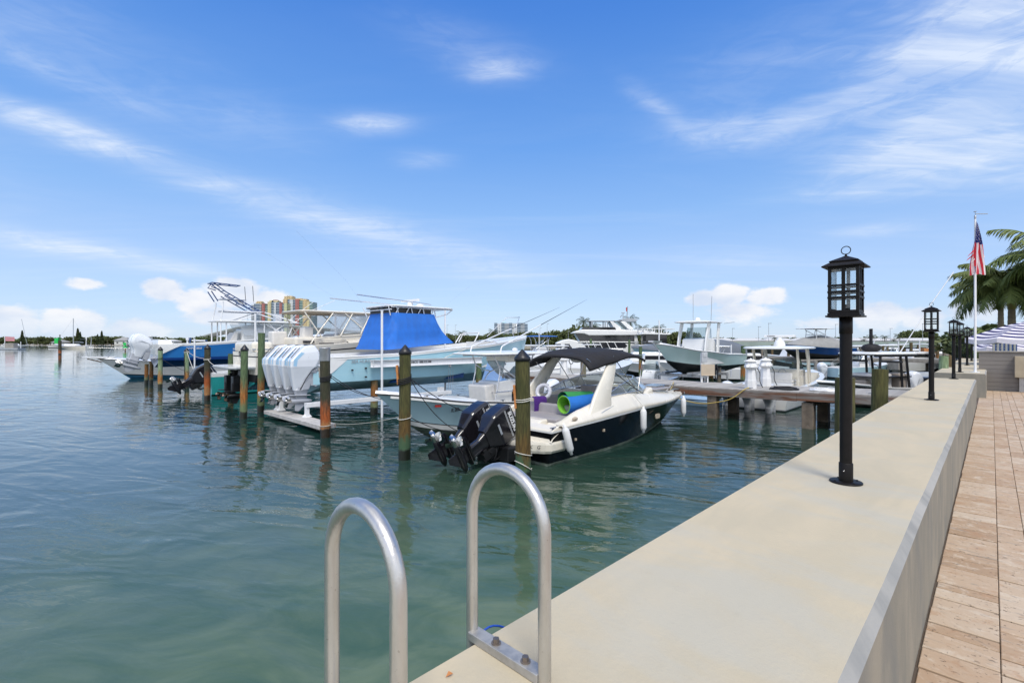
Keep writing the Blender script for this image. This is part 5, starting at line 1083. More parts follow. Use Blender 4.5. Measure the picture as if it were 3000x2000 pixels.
# white centre console at the dock, stern toward us
wc_=thing('center_console_boat','white centre console with broad white hardtop and radar, moored just behind the dock pedestals','motorboat',Wp(21.55,7.1,-.38),AD)
SH=[(0,1.20),(.4,1.28),(.75,1.45),(1,1.62)]
h=hull(wc_,9.6,2.85,SH,[G['gel'],G['anti'],G['inkg']],bands=((.10,1),(.14,2),(1,0)),full=2.6); deck(wc_,h,.86,.04,.22,.6,[G['gel'],G['nonskid']],crown=.05,inner=G['cream'])
console(wc_,3.9,5.3,1.4,.6,1.9,body=G['cream'],gz=.5); seatbox(wc_,3.1,0,1.5,.7,.6,.85,G['seatw'],'helm_seat',.35,-1); slab(wc_,'hardtop',1.9,5.3,2.4,2.86,.10,G['gel'],.5,.05)
q=MB()
for sg in(1,-1): q.prism([(4.9,.8),(5.2,.8),(4.9,2.3),(4.7,2.88),(4.3,2.88),(4.55,2.3)],sg*.92-.04,sg*.92+.04); q.prism([(3.0,.8),(3.25,.8),(3.15,2.3),(3.0,2.88),(2.75,2.88),(2.9,2.3)],sg*.92-.03,sg*.92+.03)
q.build('top_support',G['cream'],wc_,bevel=.02)
q=MB(); q.lathe((3.6,0,2.98),[(.24,0),(.25,.08),(.2,.24),(.12,.30),(.09,.42)],16); q.box((3.6,0,3.46),(.13,1.35,.11)); q.build('radar_array',G['gel'],wc_,bevel=.02)
text('lettering','GARMIN',.09,G['ink'],wc_,(3.53,.35,3.46),(PI/2,0,-PI/2),.003)
L=[[(2.9,y,1.55),(2.9,y,1.75)] for y in(-.6,-.3,0,.3,.6)]+[[(2.9,-.65,1.75),(2.9,.65,1.75)],[(2.9,-.65,1.55),(2.9,.65,1.55)]]; pipes(wc_,'rod_rack',L,.02,G['steel'],6)
for y in(-.8,0,.8): outboard(wc_,-.3,y,.82,4,'white',.98)
# covered navy boat on lift
nb=thing('covered_boat','navy boat under a grey cover with white T-top, raised on a lift beyond the dock','motorboat',at(2475,46,1.15),rad(200))
SH=[(0,1.15),(.5,1.2),(1,1.5)]; h=hull(nb,8.2,2.6,SH,[G['navy'],G['anti'],G['blue']],bands=((.2,1),(.85,0),(1,2))); 
q=MB(); us=[i/14 for i in range(15)]; rg=[]
for u in us: b=max(.03,h.bs(u)+.02); z=h.sh(u); zz=z+.08+1.05*math.sin(PI*min(1,u*1.05+.06))**.8; rg.append([(h.X(u),b*math.cos(PI*j/10),z-.05+(zz-z)*math.sin(PI*j/10)**1.3*(1-.12*abs(math.cos(PI*j/10*3)))) for j in range(11)])
n=11; q.add([p for r in rg for p in r],[(i*n+j,(i+1)*n+j,(i+1)*n+j+1,i*n+j+1) for i in range(14) for j in range(10)],0,True); q.build('boat_cover',G['canvg'],nb)
slab(nb,'t_top',2.5,5.2,2.1,2.85,.06,G['gel'],.3,.04); ttopframe(nb,3.2,4.4,1.1,1.9,2.85,lean=.1,r=.03,m=G['aluw'])
q=MB(); q.box((2.2,0,-.1),(.3,3.0,.2)); q.box((5.6,0,-.1),(.3,3.0,.2)); q.box((4,.8,.06),(6,.2,.12)); q.box((4,-.8,.06),(6,.2,.12)); q.cyl((2.2,1.45,-1.4),.16,1.35,12); q.cyl((5.6,1.45,-1.4),.16,1.35,12); o=q.build('lift_cradle',G['wood']); o.location=nb.location; o.rotation_euler=nb.rotation_euler; tag(o,'timber cradle beams under the navy covered boat','boat lift')
# white boat with dark T-top
db=thing('center_console_boat','white boat with black-framed hardtop and tan seats moored between the lamp post and the dock','motorboat',(0,0,-.36),0)
p0=at(2672,22.4);p1=at(2392,20.6); d_=p1-p0; db.location=(p0.x,p0.y,-.36); db.rotation_euler=(0,0,math.atan2(d_.y,d_.x)); L_=d_.length
SH=[(0,1.12),(.5,1.22),(1,1.50)]; h=hull(db,L_,2.2,SH,[G['gel'],G['anti'],G['ink']],bands=((.1,1),(.80,0),(.93,2),(1,0)),rake=.16); deck(db,h,.7,.04,.18,.6,[G['gel'],G['nonskid']],crown=.05)
slab(db,'hardtop',.9,3.6,1.9,2.62,.09,G['gel'],.35,.04)
pipes(db,'top_frame',sym([(1.3,.75,.9),(1.55,.75,2.62)])+sym([(1.75,.75,.9),(1.9,.75,2.62)])+sym([(3.2,.75,1.3),(3.1,.75,2.62)])+sym([(1.0,.8,2.58),(3.5,.8,2.58)])+sym([(1.8,.75,2.3),(3.1,.75,2.35)]),.05,G['black'])
q=MB(); q.box((2.6,0,1.25),(1.2,1.0,1.1)); q.build('console',G['seatw'],db,bevel=.08); q=MB(); q.box((1.5,0,1.35),(.5,1.3,.9)); tv_=mat('taupe_vinyl',(.38,.33,.28),.6); q.build('helm_seat',tv_,db,bevel=.1,bseg=3); q=MB(); q.box((3.4,0,1.25),(.3,.9,.6)); q.build('console_seat',tv_,db,bevel=.1,bseg=3)
q=MB(); q.box((2.4,0,1.66),(2.4,1.5,.05)); q.build('side_bar',G['black'],db)
outboard(db,-.28,0,1.0,62,'white',1.0)
pipes(db,'outrigger',[[(1.7,.6,2.7),(.6,1.0,4.6),(-.4,1.4,6.2)]],.02,G['aluw'],6)
q=MB(); q.blob((2.6,0,2.90),(.40,.36,.20),k=0); q.box((2.75,.12,3.35),(.07,.07,.8)); q.box((2.5,-.1,3.35),(.07,.07,.8)); q.build('tower_cover',G['canvk'],db)
# small sport boat windscreen boat at dock right end behind white coil
# white cabin boat behind the bimini
cbn=thing('cabin_boat','white cabin boat behind the dock seen past the radar arch of the black cruiser','motorboat',Wp(21.2,17.6,-.35),AD)
SH=[(0,1.35),(.5,1.5),(1,1.8)]; h=hull(cbn,8.5,2.8,SH,[G['gel'],G['anti'],G['ink']],bands=((.1,1),(1,0))); deck(cbn,h,.35,.04,.25,.7,[G['gel'],G['nonskid']],crown=.12)
q=MB(); q.box((3.4,0,2.0),(2.6,2.0,.9),taper=.82,tx=.7); q.build('cabin_house',G['gel'],cbn,bevel=.12,bseg=3); q=MB(); q.box((3.4,0,2.05),(2.0,1.90,.25)); q.build('cabin_window',G['dglass'],cbn,bevel=.03)
cb2=dup(cbn,Wp(21.4,21.2,-.35),AD,'white cabin boat behind the dock left of the mirror of the black cruiser')
cb3=thing('open_boat','low white open boat behind the dock between the bimini and the mint boat','motorboat',Wp(22.5,13.9,-.35),AD)
SH=[(0,1.0),(.5,1.05),(1,1.3)]; h=hull(cb3,7.0,2.3,SH,[G['gel'],G['anti']],bands=((.1,1),(1,0))); deck(cb3,h,.7,.04,.2,.5,[G['gel'],G['nonskid']]); console(cb3,2.6,3.5,.8,.5,1.55)
sb=thing('sport_boat','white bow of an open boat with blue windscreen at the dock behind the white hose coil','motorboat',Wp(20.9,4.6,-.35),AD+rad(170))
# grey covered boat & others on mid lifts
def coverboat(name,label,loc,rz,L,B,hm,cm,sh0=1.0,hgt=.7,lift=True):
    a=thing(name,label,'motorboat',loc,rz); SH=[(0,sh0),(.5,sh0*1.08),(1,sh0*1.35)]; h=hull(a,L,B,SH,[hm,G['anti'],G['gel']],bands=((.12,1),(.92,0),(1,2)),N=16)
    q=MB(); rg=[]
    for i in range(13):
        u=i/12; b=max(.03,h.bs(u)+.03); z=h.sh(u); zz=hgt*(.35+.65*math.sin(PI*min(1,u+.12))); rg.append([(h.X(u),b*math.cos(PI*j/8),z-.12+zz*math.sin(PI*j/8)**.8+(noise.noise((u*6,j*.9,L))*.08 if 0<j<8 else 0)) for j in range(9)])
    q.add([p for r in rg for p in r],[(i*9+j,(i+1)*9+j,(i+1)*9+j+1,i*9+j+1) for i in range(12) for j in range(8)],0,True); q.build('boat_cover',cm,a)
    return a,h
coverboat('covered_boat','boat under a slate grey cover on a lift behind the stern of the mint boat',at(2172,40,1.45),rad(176),6.5,2.6,G['lblue'],G['canvd'],.55,1.15)
coverboat('covered_boat','boat under a grey cover on a lift between the yacht and the mint boat',at(1982,50,.95),rad(178),4.6,2.0,G['lblue'],G['canvd'],1.0,.75)
def farboat(name,label,px,Y,wl,L,rz,kind='cc',hm=None,z=-.3,top=None):
    a=thing(name,label,'motorboat',at(px,Y,z),rz,'distant motorboats in the marina'); hm=hm or G['gel']; SH=[(0,1.1),(.5,1.2),(1,1.6)]
    h=hull(a,L,L*.3,SH,[hm,G['anti']],bands=((.1,1),(1,0)),N=14); deck(a,h,.65,.08,.2,.6,[G['gel'],G['nonskid']])
    if kind=='cc': console(a,L*.35,L*.5,L*.13,.6,1.7); slab(a,'t_top',L*.25,L*.6,L*.22,2.75,.07,top or G['gel'],.3); ttopframe(a,L*.34,L*.5,L*.15,.6,2.75,lean=.1,r=.03)
    if kind=='cab': 
        q=MB(); q.box((L*.45,0,1.75),(L*.38,L*.2,.9),taper=.8,tx=.75); q.build('cabin_house',G['gel'],a,bevel=.08); q=MB(); q.box((L*.45,0,1.85),(L*.3,L*.205-.1,.3)); q.build('cabin_window',G['dglass'],a)
    if kind!='cab': outboard(a,-.3,0,.8,10,'white',.95)
    return a
farboat('center_console_boat','far fishing boat with blue tower canvas behind the bow of the big pale blue boat',1478,48,0,9,rad(20),'cc',top=G['canvb'],z=.6)
farboat('center_console_boat','small white boat with thin white top right of the big pale blue bow',1535,40,0,6.5,rad(12),'cc')
farboat('center_console_boat','small white boat moored left of the yacht behind the outrigger tips',1590,58,0,7,rad(-14),'cab')
farboat('center_console_boat','white open boat in front of the yacht right half',1790,52,0,7.5,rad(175),'cab')
farboat('center_console_boat','white open boat moored between the white hardtop and the first lamp post',2290,40,0,7,rad(185),'cab')
farboat('center_console_boat','white far boat beside orange piles between the first two lamp posts',2560,60,0,7,rad(10),'cc')
farboat('center_console_boat','white far boat moored left of the second lamp post',2610,66,0,8,rad(170),'cab')
farboat('center_console_boat','white far cabin boat right of the second lamp post',2755,64,0,8,rad(182),'cab')
farboat('center_console_boat','dark-hulled far boat behind the orange marina posts',2680,75,0,9,rad(5),'cab',hm=G['navy'])
for i,(nm,lb,px,Y,L,rz,kd,hm) in enumerate((('cabin_boat','white cabin boat beyond the dock just left of the hose box',2010,44,8,172,'cab','gel'),('center_console_boat','white boat with white top seen under the mint hull',2040,58,7,10,'cc','gel'),
 ('center_console_boat','white boat with white top right of the mint boat stern',2205,52,7.5,170,'cc','gel'),('cabin_boat','white cabin boat left of the navy covered boat',2250,62,9,12,'cab','gel'),('center_console_boat','small boat with white top just left of the nearest lamp post',2420,58,7,175,'cc','lblue'),
 ('cabin_boat','far white cruiser right of the nearest lamp post',2530,78,10,8,'cab','gel'),('cabin_boat','far white cruiser over the black tower cover',2590,84,10,175,'cab','gel'),('center_console_boat','far white boat left of the orange wooden box',2660,80,8,5,'cc','gel'),('center_console_boat','far pale boat right of the orange wooden box',2735,82,8,178,'cc','gel'),
 ('cabin_boat','white boat beyond the first pier left of the yacht hull',1580,72,9,15,'cab','gel'),('center_console_boat','white boat with white top before the yacht stern windows',1660,60,7,-8,'cc','gel'),('cabin_boat','white boat moored before the upper deck right of the yacht',1880,70,9,176,'cab','gel'),('center_console_boat','white boat with top between yacht and grey covered boat',1850,56,7,10,'cc','gel'),
 ('cabin_boat','white boat at the far breakwater above the white hardtop',2330,84,10,3,'cab','gel'),('center_console_boat','white boat at the far breakwater above the hose box',2120,84,9,176,'cc','gel'),
 ('center_console_boat','white boat with top just behind the pedestals to the left',2215,36,7,168,'cc','gel'),('center_console_boat','pale blue boat with top right of the white hardtop',2425,38,7,12,'cc','lblue'),('cabin_boat','white cabin boat behind the mint boat cradle',2060,40,8,175,'cab','gel'),
 ('center_console_boat','white boat with top left of the grey post under the bimini',1640,44,7,170,'cc','gel'),('cabin_boat','white boat seen between bimini and mint bow',1900,42,7,8,'cab','gel'),('cabin_boat','white cabin boat between the pale bow and the nearest cone cap',1515,58,8,172,'cab','gel'),
 ('cabin_boat','white boat behind the grey square piling head',2600,46,7,5,'cab','gel'),('center_console_boat','white boat with top behind the square piling and second lamp',2680,48,7,172,'cc','gel'))):
    farboat(nm,lb,px,Y,0,L,rad(rz),kd,hm=G[hm])
# yacht
YY=100; yf=lambda py: CH-(py-1002)*YY/1430; xf=lambda px:(px-1770)/1430*YY
ya=thing('motor_yacht','large white motor yacht with black saloon windows and flybridge in the middle distance','yacht',at(1770,YY,0),rad(-2))
def pp(L): return [(xf(a),yf(b)) for a,b in L]
q=MB(); q.prism(pp([(1632,1042),(1628,1004),(1648,996),(1664,993),(1684,997),(1700,1004),(1862,1006),(1868,1012),(1852,1042)]),-2.6,2.6); q.build('hull',G['gel'],ya,bevel=.25,bseg=3)
q=MB(); q.prism(pp([(1702,1005),(1822,1005),(1830,1012),(1824,1019),(1716,1019)]),-2.63,2.63); q.build('hull_window',G['dglass'],ya)
for a_,b_ in((1629,1643),(1652,1668)): q=MB(); q.prism(pp([(a_,1007),(b_-2,1007),(b_,1026),(a_,1026)]),-2.63,2.63); q.build('hull_window',G['dglass'],ya)
q=MB()
for px_ in(1714,1732,1751,1772,1793): q.tube([(xf(px_),-2.66,yf(1003)),(xf(px_+9),-2.66,yf(1021))],.09,6)
q.tube([(xf(1690),-2.65,yf(1001)),(xf(1862),-2.65,yf(1002))],.12,6); q.build('hull_trim',G['gel'],ya)
q=MB(); q.prism(pp([(1682,976),(1850,978),(1850,1006),(1700,1006)]),-2.1,2.1); q.build('saloon_window',G['dglass'],ya); q=MB(); q.prism(pp([(1850,976),(1858,976),(1862,1006),(1852,1006)]),-2.2,2.2); q.build('saloon_wall',G['gel'],ya)
q=MB(); q.prism(pp([(1673,976),(1684,970),(1700,966),(1880,968),(1910,972),(1904,979),(1880,982),(1722,983),(1708,978)]),-2.7,2.7); q.build('flybridge_deck',G['gel'],ya,bevel=.15)
q=MB(); q.prism(pp([(1698,967),(1704,959),(1795,959),(1800,967)]),-2.3,2.3); q.build('flybridge_screen',G['dglass'],ya)
q=MB(); q.prism(pp([(1797,967),(1783,943),(1792,943),(1812,958),(1816,967)]),-1.9,1.9); q.prism(pp([(1812,943),(1826,943),(1850,962),(1846,967),(1834,964)]),-1.9,-1.7); q.prism(pp([(1812,943),(1826,943),(1850,962),(1846,967),(1834,964)]),1.7,1.9); q.build('radar_arch',G['gel'],ya,bevel=.08)
q=MB(); q.prism(pp([(1795,943),(1815,943),(1838,963),(1814,963)]),-1.8,1.8); q.build('windscreen',G['glassy'],ya)
q=MB(); q.prism(pp([(1716,940),(1815,940),(1815,942),(1716,942)]),-1.6,1.6); q.prism(pp([(1811,938),(1822,934),(1850,934),(1863,938),(1856,943),(1822,944)]),-1.7,1.7); q.build('hardtop',G['inkg'],ya,bevel=.05)
L=[[(xf(a),y,yf(942)),(xf(a),y,yf(960))] for a in(1730,1733,1770,1776) for y in(-1.5,1.5)]+[[(xf(1825),0,yf(934)),(xf(1825),0,yf(918))],[(xf(1817),0,yf(930)),(xf(1821),0,yf(922))],[(xf(1836),0,yf(934)),(xf(1838),0,yf(898))],[(xf(1820),0,yf(916)),(xf(1830),0,yf(916))]]; pipes(ya,'mast',L,.10,G['inkg'],6)
q=MB(); q.add([(xf(1833),0,yf(901)),(xf(1838),0,yf(900)),(xf(1838.5),.05,yf(914)),(xf(1834),.05,yf(912))],[(0,1,2,3)]); q.build('flag',G['red'],ya)
a_=thing('deckhouse_boat','white upper deck with railings and dark awning just right of the yacht','yacht',at(1915,94,0),0)
XX=lambda px:(px-1915)/1430*94; ZZ=lambda py:CH-(py-1002)*94/1430
q=MB(); q.prism([(XX(1868),ZZ(1040)),(XX(1862),ZZ(1010)),(XX(1965),ZZ(1010)),(XX(1958),ZZ(1040))],-2.3,2.3); q.build('hull',G['gel'],a_,bevel=.2); q=MB(); q.prism([(XX(1885),ZZ(1010)),(XX(1885),ZZ(980)),(XX(1945),ZZ(980)),(XX(1945),ZZ(1010))],-1.8,1.8); q.build('cabin_window',G['dglass'],a_)
q=MB(); q.prism([(XX(1868),ZZ(979)),(XX(1880),ZZ(974)),(XX(1958),ZZ(977)),(XX(1950),ZZ(981))],-2.2,2.2); q.prism([(XX(1870),ZZ(962)),(XX(1970),ZZ(963)),(XX(1970),ZZ(965)),(XX(1870),ZZ(964))],-1.6,1.6); q.build('upper_deck',G['gel'],a_,bevel=.06)
pipes(a_,'railing',[[(XX(p_),y,ZZ(963)),(XX(p_),y,ZZ(978))] for p_ in(1875,1890,1905,1911,1930,1945) for y in(-1.6,1.6)],.08,G['aluw'],6)
# ================= FIXTURES ON THE DOCK
def pedestal():
    a=thing('power_pedestal','','power pedestal'); a['group']='white lighthouse-shaped power pedestals on the dock'
    def oc_(r,z): return [(r*math.cos(PI/8+j*PI/4),r*math.sin(PI/8+j*PI/4),z) for j in range(8)]
    q=MB(); q.loft([oc_(.205,0),oc_(.20,.30),oc_(.19,.31),oc_(.155,.66),oc_(.13,.68)],smooth=False); q.build('base',G['white'],a,bevel=.006)
    q=MB(); q.loft([oc_(.13,.66),oc_(.225,.76),oc_(.225,.80),oc_(.165,.97)],smooth=False); q.build('outlet_housing',G['white'],a,bevel=.006)
    q=MB(); q.loft([oc_(.235,.97),oc_(.235,.985),oc_(.08,1.05),oc_(.035,1.055),oc_(.02,1.09)],smooth=False); q.build('roof',G['white'],a,bevel=.004)
    q=MB(); q.box((-.19,.07,.80),(.09,.10,.11),ry=.4); q.box((-.19,-.07,.80),(.09,.10,.11),ry=.4); q.box((.1,-.19,.80),(.12,.06,.10)); q.build('outlet_cover',G['gel'],a,bevel=.006)
    q=MB(); q.tube(arcp([(.12,-.20,.72),(.25,-.28,.55),(.22,-.26,.25),(.35,-.35,.03)],5,.15),.014,6); q.build('power_cord',G['rub'],a); return a
p=pedestal(); 
for i,(s,tv,lb) in enumerate(((18.45,6.15,'front one of two white lighthouse-shaped power pedestals on the dock'),(19.9,6.1,'rear right one of two white lighthouse-shaped power pedestals on the dock'),(19.6,15.55,'white power pedestal on the dock seen under the black bimini'))):
    o=p if i==0 else dup(p); o.location=Wp(s,tv,dz(tv)); o.rotation_euler=(0,0,AD+.2); o['label']=lb
a=thing('hose_station','beige hose box and grey meter box before the mint boat','utility box',at(2075,20.2,1.13),AD-PI/2+.75)
q=MB(); q.box((-.02,0,.52),(.56,.05,.46)); q.box((-.02,-.03,.30),(.56,.10,.03)); q.build('hose_box',G['tan'],a,bevel=.01)
q=MB(); q.box((-.16,.02,1.05),(.24,.12,.42)); q.box((-.16,-.05,1.12),(.14,.03,.14)); q.build('meter_box',mat('grey_metal_box',(.42,.44,.46),.5,var=.08),a,bevel=.01)
q=MB(); q.box((-.25,.06,.6),(.07,.07,1.2)); q.box((-.02,.02,.15),(.05,.05,.3)); q.build('post',G['white'],a)
q=MB()
for k in range(6): q.tube([(.36+.09*math.sin(j*PI/8)*.6,.05+k*.012,.42+.32*math.cos(j*PI/8)) for j in range(16)],.016,6,closed=True)
q.build('hose',G['rub'],a)
def coil(s,tv,r,m,lb,nm,k=6,rr=.016):
    q=MB(); pts=[]
    for i in range(24*k+1): a_=2*PI*i/24; r_=r*(1-.07*(i//24))+.02*math.sin(i*.9); pts.append((r_*math.cos(a_),r_*1.2*math.sin(a_)*.9,.02+.012*(i/24)+.008*math.sin(i*.7)))
    q.tube(pts,rr,6); o=q.build(nm,G[m]); o.location=Wp(s,tv,dz(tv)); o.rotation_euler=(0,0,AD); tag(o,lb,'hose')
coil(18.6,5.1,.42,'rub','black water hose coiled on the dock beside the pedestals','hose'); coil(18.7,3.9,.42,'fend','white hose coiled on the dock right of the black coil','hose',5,.022)
q=MB(); P=[Wp(18.1,6.1,1.2),Wp(17.85,6.15,1.16),Wp(17.8,6.6,.75),Wp(17.75,7.6,.50),Wp(17.7,8.4,.62),Wp(17.9,9.3,.85)]; q.tube(arcp(P,8,.6),.017,8); tag(q.build('hose',G['ropey']),'yellow hose drooping from the dock edge in front of the fascia','hose')
# dinghy-like pale blue floats by the mint boat
q=MB(); q.box((0,0,.10),(3.2,1.2,.22)); q.blob((-.6,.1,.28),(.9,.5,.1)); o=q.build('float',mat('pale_blue_plastic',(.30,.45,.62),.5),bevel=.06); o.location=Wp(21.6,10.2,0); o.rotation_euler=(0,0,AD+PI/2); tag(o,'pale blue plastic float behind the dock under the mint boat','float')
# ================= MOORING LINES
def line(p0,p1,sg,m,lb,r=.011,nm='mooring_line'):
    q=MB(); q.tube(sag(p0,p1,sg,18),r,6); return tag(q.build(nm,G[m]),lb,'rope')
cP=at(954,dep(1280,0)); aP=at(1185,dep(1345,0)); bP=at(1533,dep(1415,0)); dP=at(607,dep(1172,0)); gP=at(547,dep(1137,0)); hP=at(469,dep(1136,0))
bowL=Wp(7.6,11.9,1.42); z3=Vector((0,0,1))
line(cP+z3*1.82+Vector((.16,0,0)),Wp(8.6,11.2,1.30),.45,'ropek','black line from the rust-stained pile to the bow of the pale blue centre console')
line(cP+z3*1.76+Vector((.16,0,0)),Wp(8.1,12.6,1.28),.30,'ropek','second black line from the rust-stained pile to the pale blue bow')
line(aP+z3*1.92+Vector((.15,0,0)),Wp(9.6,9.6,.62),.25,'ropek','black line running from the thick olive pile down toward the black outboards')
line(aP+z3*1.90+Vector((.15,0,0)),Wp(8.6,9.1,.70),.65,'ropek','slack black line from the thick olive pile to the stern of the black cruiser')
line(aP+z3*1.0+Vector((.15,0,0)),Wp(8.6,9.0,.72),.28,'ropek','lower black line from the thick olive pile to the black cruiser')
line(aP+z3*1.02+Vector((-.1,.1,0)),cP+z3*.42+Vector((.1,0,0)),.10,'ropew','thin white line between the two big piles just above the water',.006)
line(bP+z3*1.70+Vector((-.12,0,0)),Wp(8.0,7.55,.98),.02,'ropew','pale line from the nearest pile down to the right black outboard',.009)
line(dP+z3*2.0,Wp(6.4,24.6,1.75),.12,'ropew','white line from the dark pile to the cream cruiser swim platform')
line(gP+z3*2.3,dP+z3*2.02,.15,'ropew','white line between the pale green pile and the dark pile')
line(gP+z3*2.2+Vector((.1,-.12,0)),Wp(7.3,29.4,1.0),.8,'ropew','white slack line from the pale green pile to the teal skiff',.016)
line(gP+z3*2.1+Vector((-.05,-.16,0)),gP+z3*.1+Vector((.02,-.18,0)),-.05,'ropek','black line hanging down the face of the pale green pile',.018)
line(hP+z3*1.85,Wp(7.8,34,.8),.15,'ropek','black line from the pale pile by the white outboard')
line(Wp(15.8,8.3,1.02),Wp(18.0,8.9,1.22),.12,'ropew','white bow line of the black cruiser tied to the dock')
line(Wp(12.4,7.0,1.35),Wp(11.2,7.4,2.15),.03,'ropek','dark strap hanging across the windscreen of the black cruiser',.012)
line(Wp(17.2,17.2,3.0),Wp(13.0,16.85,2.13),-.10,'ropew','white line curving from the pale blue hull to the overhead beam',.016)
line(at(2335,34,1.6),at(2455,24,2.0),.5,'ropew','pale line slung to the tall olive pile behind the lamp post',.012)
line(at(2555,22,1.9),at(2720,26,.9),.35,'ropek','dark line running right from the dark-framed boat',.012)
line(Wp(18.1,8.9,1.24),Wp(17.0,8.5,1.05),.06,'ropey','yellowish line between the black bow and dock cleat',.012)
# ================= FURTHER PIERS
def pier(name,label,p0,p1,w_,z,th,n,mt,pr=.15,pm='grey'):
    p0=Vector(p0);p1=Vector(p1); d=p1-p0; a=thing(name,label,'pier',(p0.x,p0.y,0),math.atan2(d.y,d.x)); L=d.length
    q=MB(); q.box((L/2,0,z-.04),(L,w_,.08)); q.build('deck_boards',mt,a); q=MB(); q.box((L/2,w_/2-.03,z-th/2-.08),(L,.08,th)); q.box((L/2,-w_/2+.03,z-th/2-.08),(L,.08,th)); q.build('fascia_beam',G['wood'],a)
    for i in range(n):
        x=L*(i+.5)/n
        for y in(-w_/2-.05,w_/2+.05): q=MB(); q.cyl((x,y,-.5),pr,z+.3 if i%2 else z+.5,12); q.build('pile',PM[pm],a)
    return a
pier('far_pier','timber pier beyond the dark-framed boat leading toward the sea wall',at(2170,50),at(2860,40),1.8,1.4,.28,9,G['deck'])
pier('far_pier','timber pier in front of the yacht in the middle distance',at(1545,66),at(2060,60),1.8,1.1,.25,9,G['wood'],pm='olive')
pier('far_pier','distant pier behind the orange marina posts',at(2440,72),at(3000,66),1.6,1.2,.2,9,G['wood'],pm='brown')
a=thing('concrete_piling','square-headed concrete piling under the far pier right of the dark-framed boat','piling',at(2628,38,0),.3); q=MB(); q.box((0,0,.95),(.95,.9,.62)); q.build('pile_head',G['conc'],a,bevel=.03); q=MB(); q.box((0,0,0),(.45,.45,1.3)); q.build('shaft',G['conc'],a)
a=thing('floating_dock','low grey floating dock with a dark skiff beside the far sea wall','floating dock',at(2722,34,0),rad(-6)); q=MB(); q.box((0,.6,.22),(3.6,1.6,.36)); q.box((.2,1.2,.5),(2.4,.8,.3),taper=.6); q.build('float',G['inkg'],a,bevel=.04); q=MB(); q.box((.5,-.5,.18),(2.6,.8,.42)); q.build('dark_hull',G['black'],a,bevel=.08)
q=MB(); q.box((0,0,.35),(2.0,1.2,.5)); 
k=0
names=['orange','brown','orange','grey','brown']
for px,Y,top in((2587,60,1012),(2640,58,1012),(2650,58,1022),(2659,60,1028),(2669,55,1003),(2706,62,1018),(2712,56,1024),(2747,60,1006),(2766,60,1002),(2740,70,1008),(2545,62,1010),(2520,58,1015),(2690,70,1010),(2232,70,1012),(2262,66,1010),(2310,60,1004),(1560,62,1012),(1900,70,1012),(1960,62,1008),(2020,66,1012),(2600,70,1006),(2780,75,1008)):
    pile(0,0,CH-(top-1002)*Y/1430,.16,names[k%5] if names[k%5]!='orange' else 'brown',None,None,loc=at(px,Y)); o=bpy.data.objects[-1]; k+=1
cnt=0
for o in COL.objects:
    if o.name.startswith('mooring_pile') and not o.get('label'): o['label']='weathered timber pile among the boats and piers of the far marina'; o['group']='weathered timber piles of the far marina'
for px,Y in((2632,56),(2694,58),(2560,52),(2010,60),(1590,60)): 
    q=MB(); q.cyl(at(px,Y,.5),.06,2.4,10); q.box(at(px,Y,2.92),(.14,.14,.05)); o=tag(q.build('guide_post',G['aluw']),'slim white lift guide post in the far marina','guide post','white guide posts of the far marina lifts')
q=MB(); q.box((0,0,0),(.8,.5,.9)); o=q.build('post_box',G['orange'],bevel=.03); o.location=at(2712,55,1.65); tag(o,'orange-brown wooden box standing on the far pier','box')
# ================= BACKGROUND
q=MB()
for (x0,x1,y0,y1,z) in((-700,-120,402,700,.35),): q.box(((x0+x1)/2,(y0+y1)/2,z/2-.5),(x1-x0,y1-y0,z+1))
tag(q.build('far_shore',G['sand']),kind='structure')
q=MB(); q.box((60,420,-.15),(330,360,1.6)); q.box((420,420,-.15),(500,380,1.6)); tag(q.build('harbour_shore',G['sand']),kind='structure')
fol=[]
def folmat(name,c1,c2):
    m=bpy.data.materials.new(name); m.use_nodes=True; t=NT(m.node_tree); oc=t.n('ShaderNodeTexCoord').outputs['Object']; ri=t.n('ShaderNodeNewGeometry').outputs['Random Per Island']; oi=t.n('ShaderNodeObjectInfo').outputs['Random']
    n=t.noise(oc,.9,3,.6); c=t.mix(t.m('ADD',t.m('MULTIPLY',ri,.5),t.m('MULTIPLY',n,.5)),c1,c2); c=t.mix(t.m('MULTIPLY',oi,.35),c,(.12,.11,.035,1)); b=t.n('ShaderNodeBsdfPrincipled',i_Base_Color=c,i_Roughness=.65); b.inputs['Specular IOR Level'].default_value=.25; t.n('ShaderNodeOutputMaterial',i_0=b.outputs[0]); return m
G['leaf']=folmat('tree_foliage',(.050,.080,.028,1),(.13,.165,.065,1)); G['pine']=folmat('pine_foliage',(.018,.038,.018,1),(.045,.07,.03,1)); G['palm']=folmat('palm_foliage',(.065,.105,.026,1),(.19,.225,.065,1)); G['palmf']=folmat('far_palm_foliage',(.03,.05,.015,1),(.07,.09,.03,1))
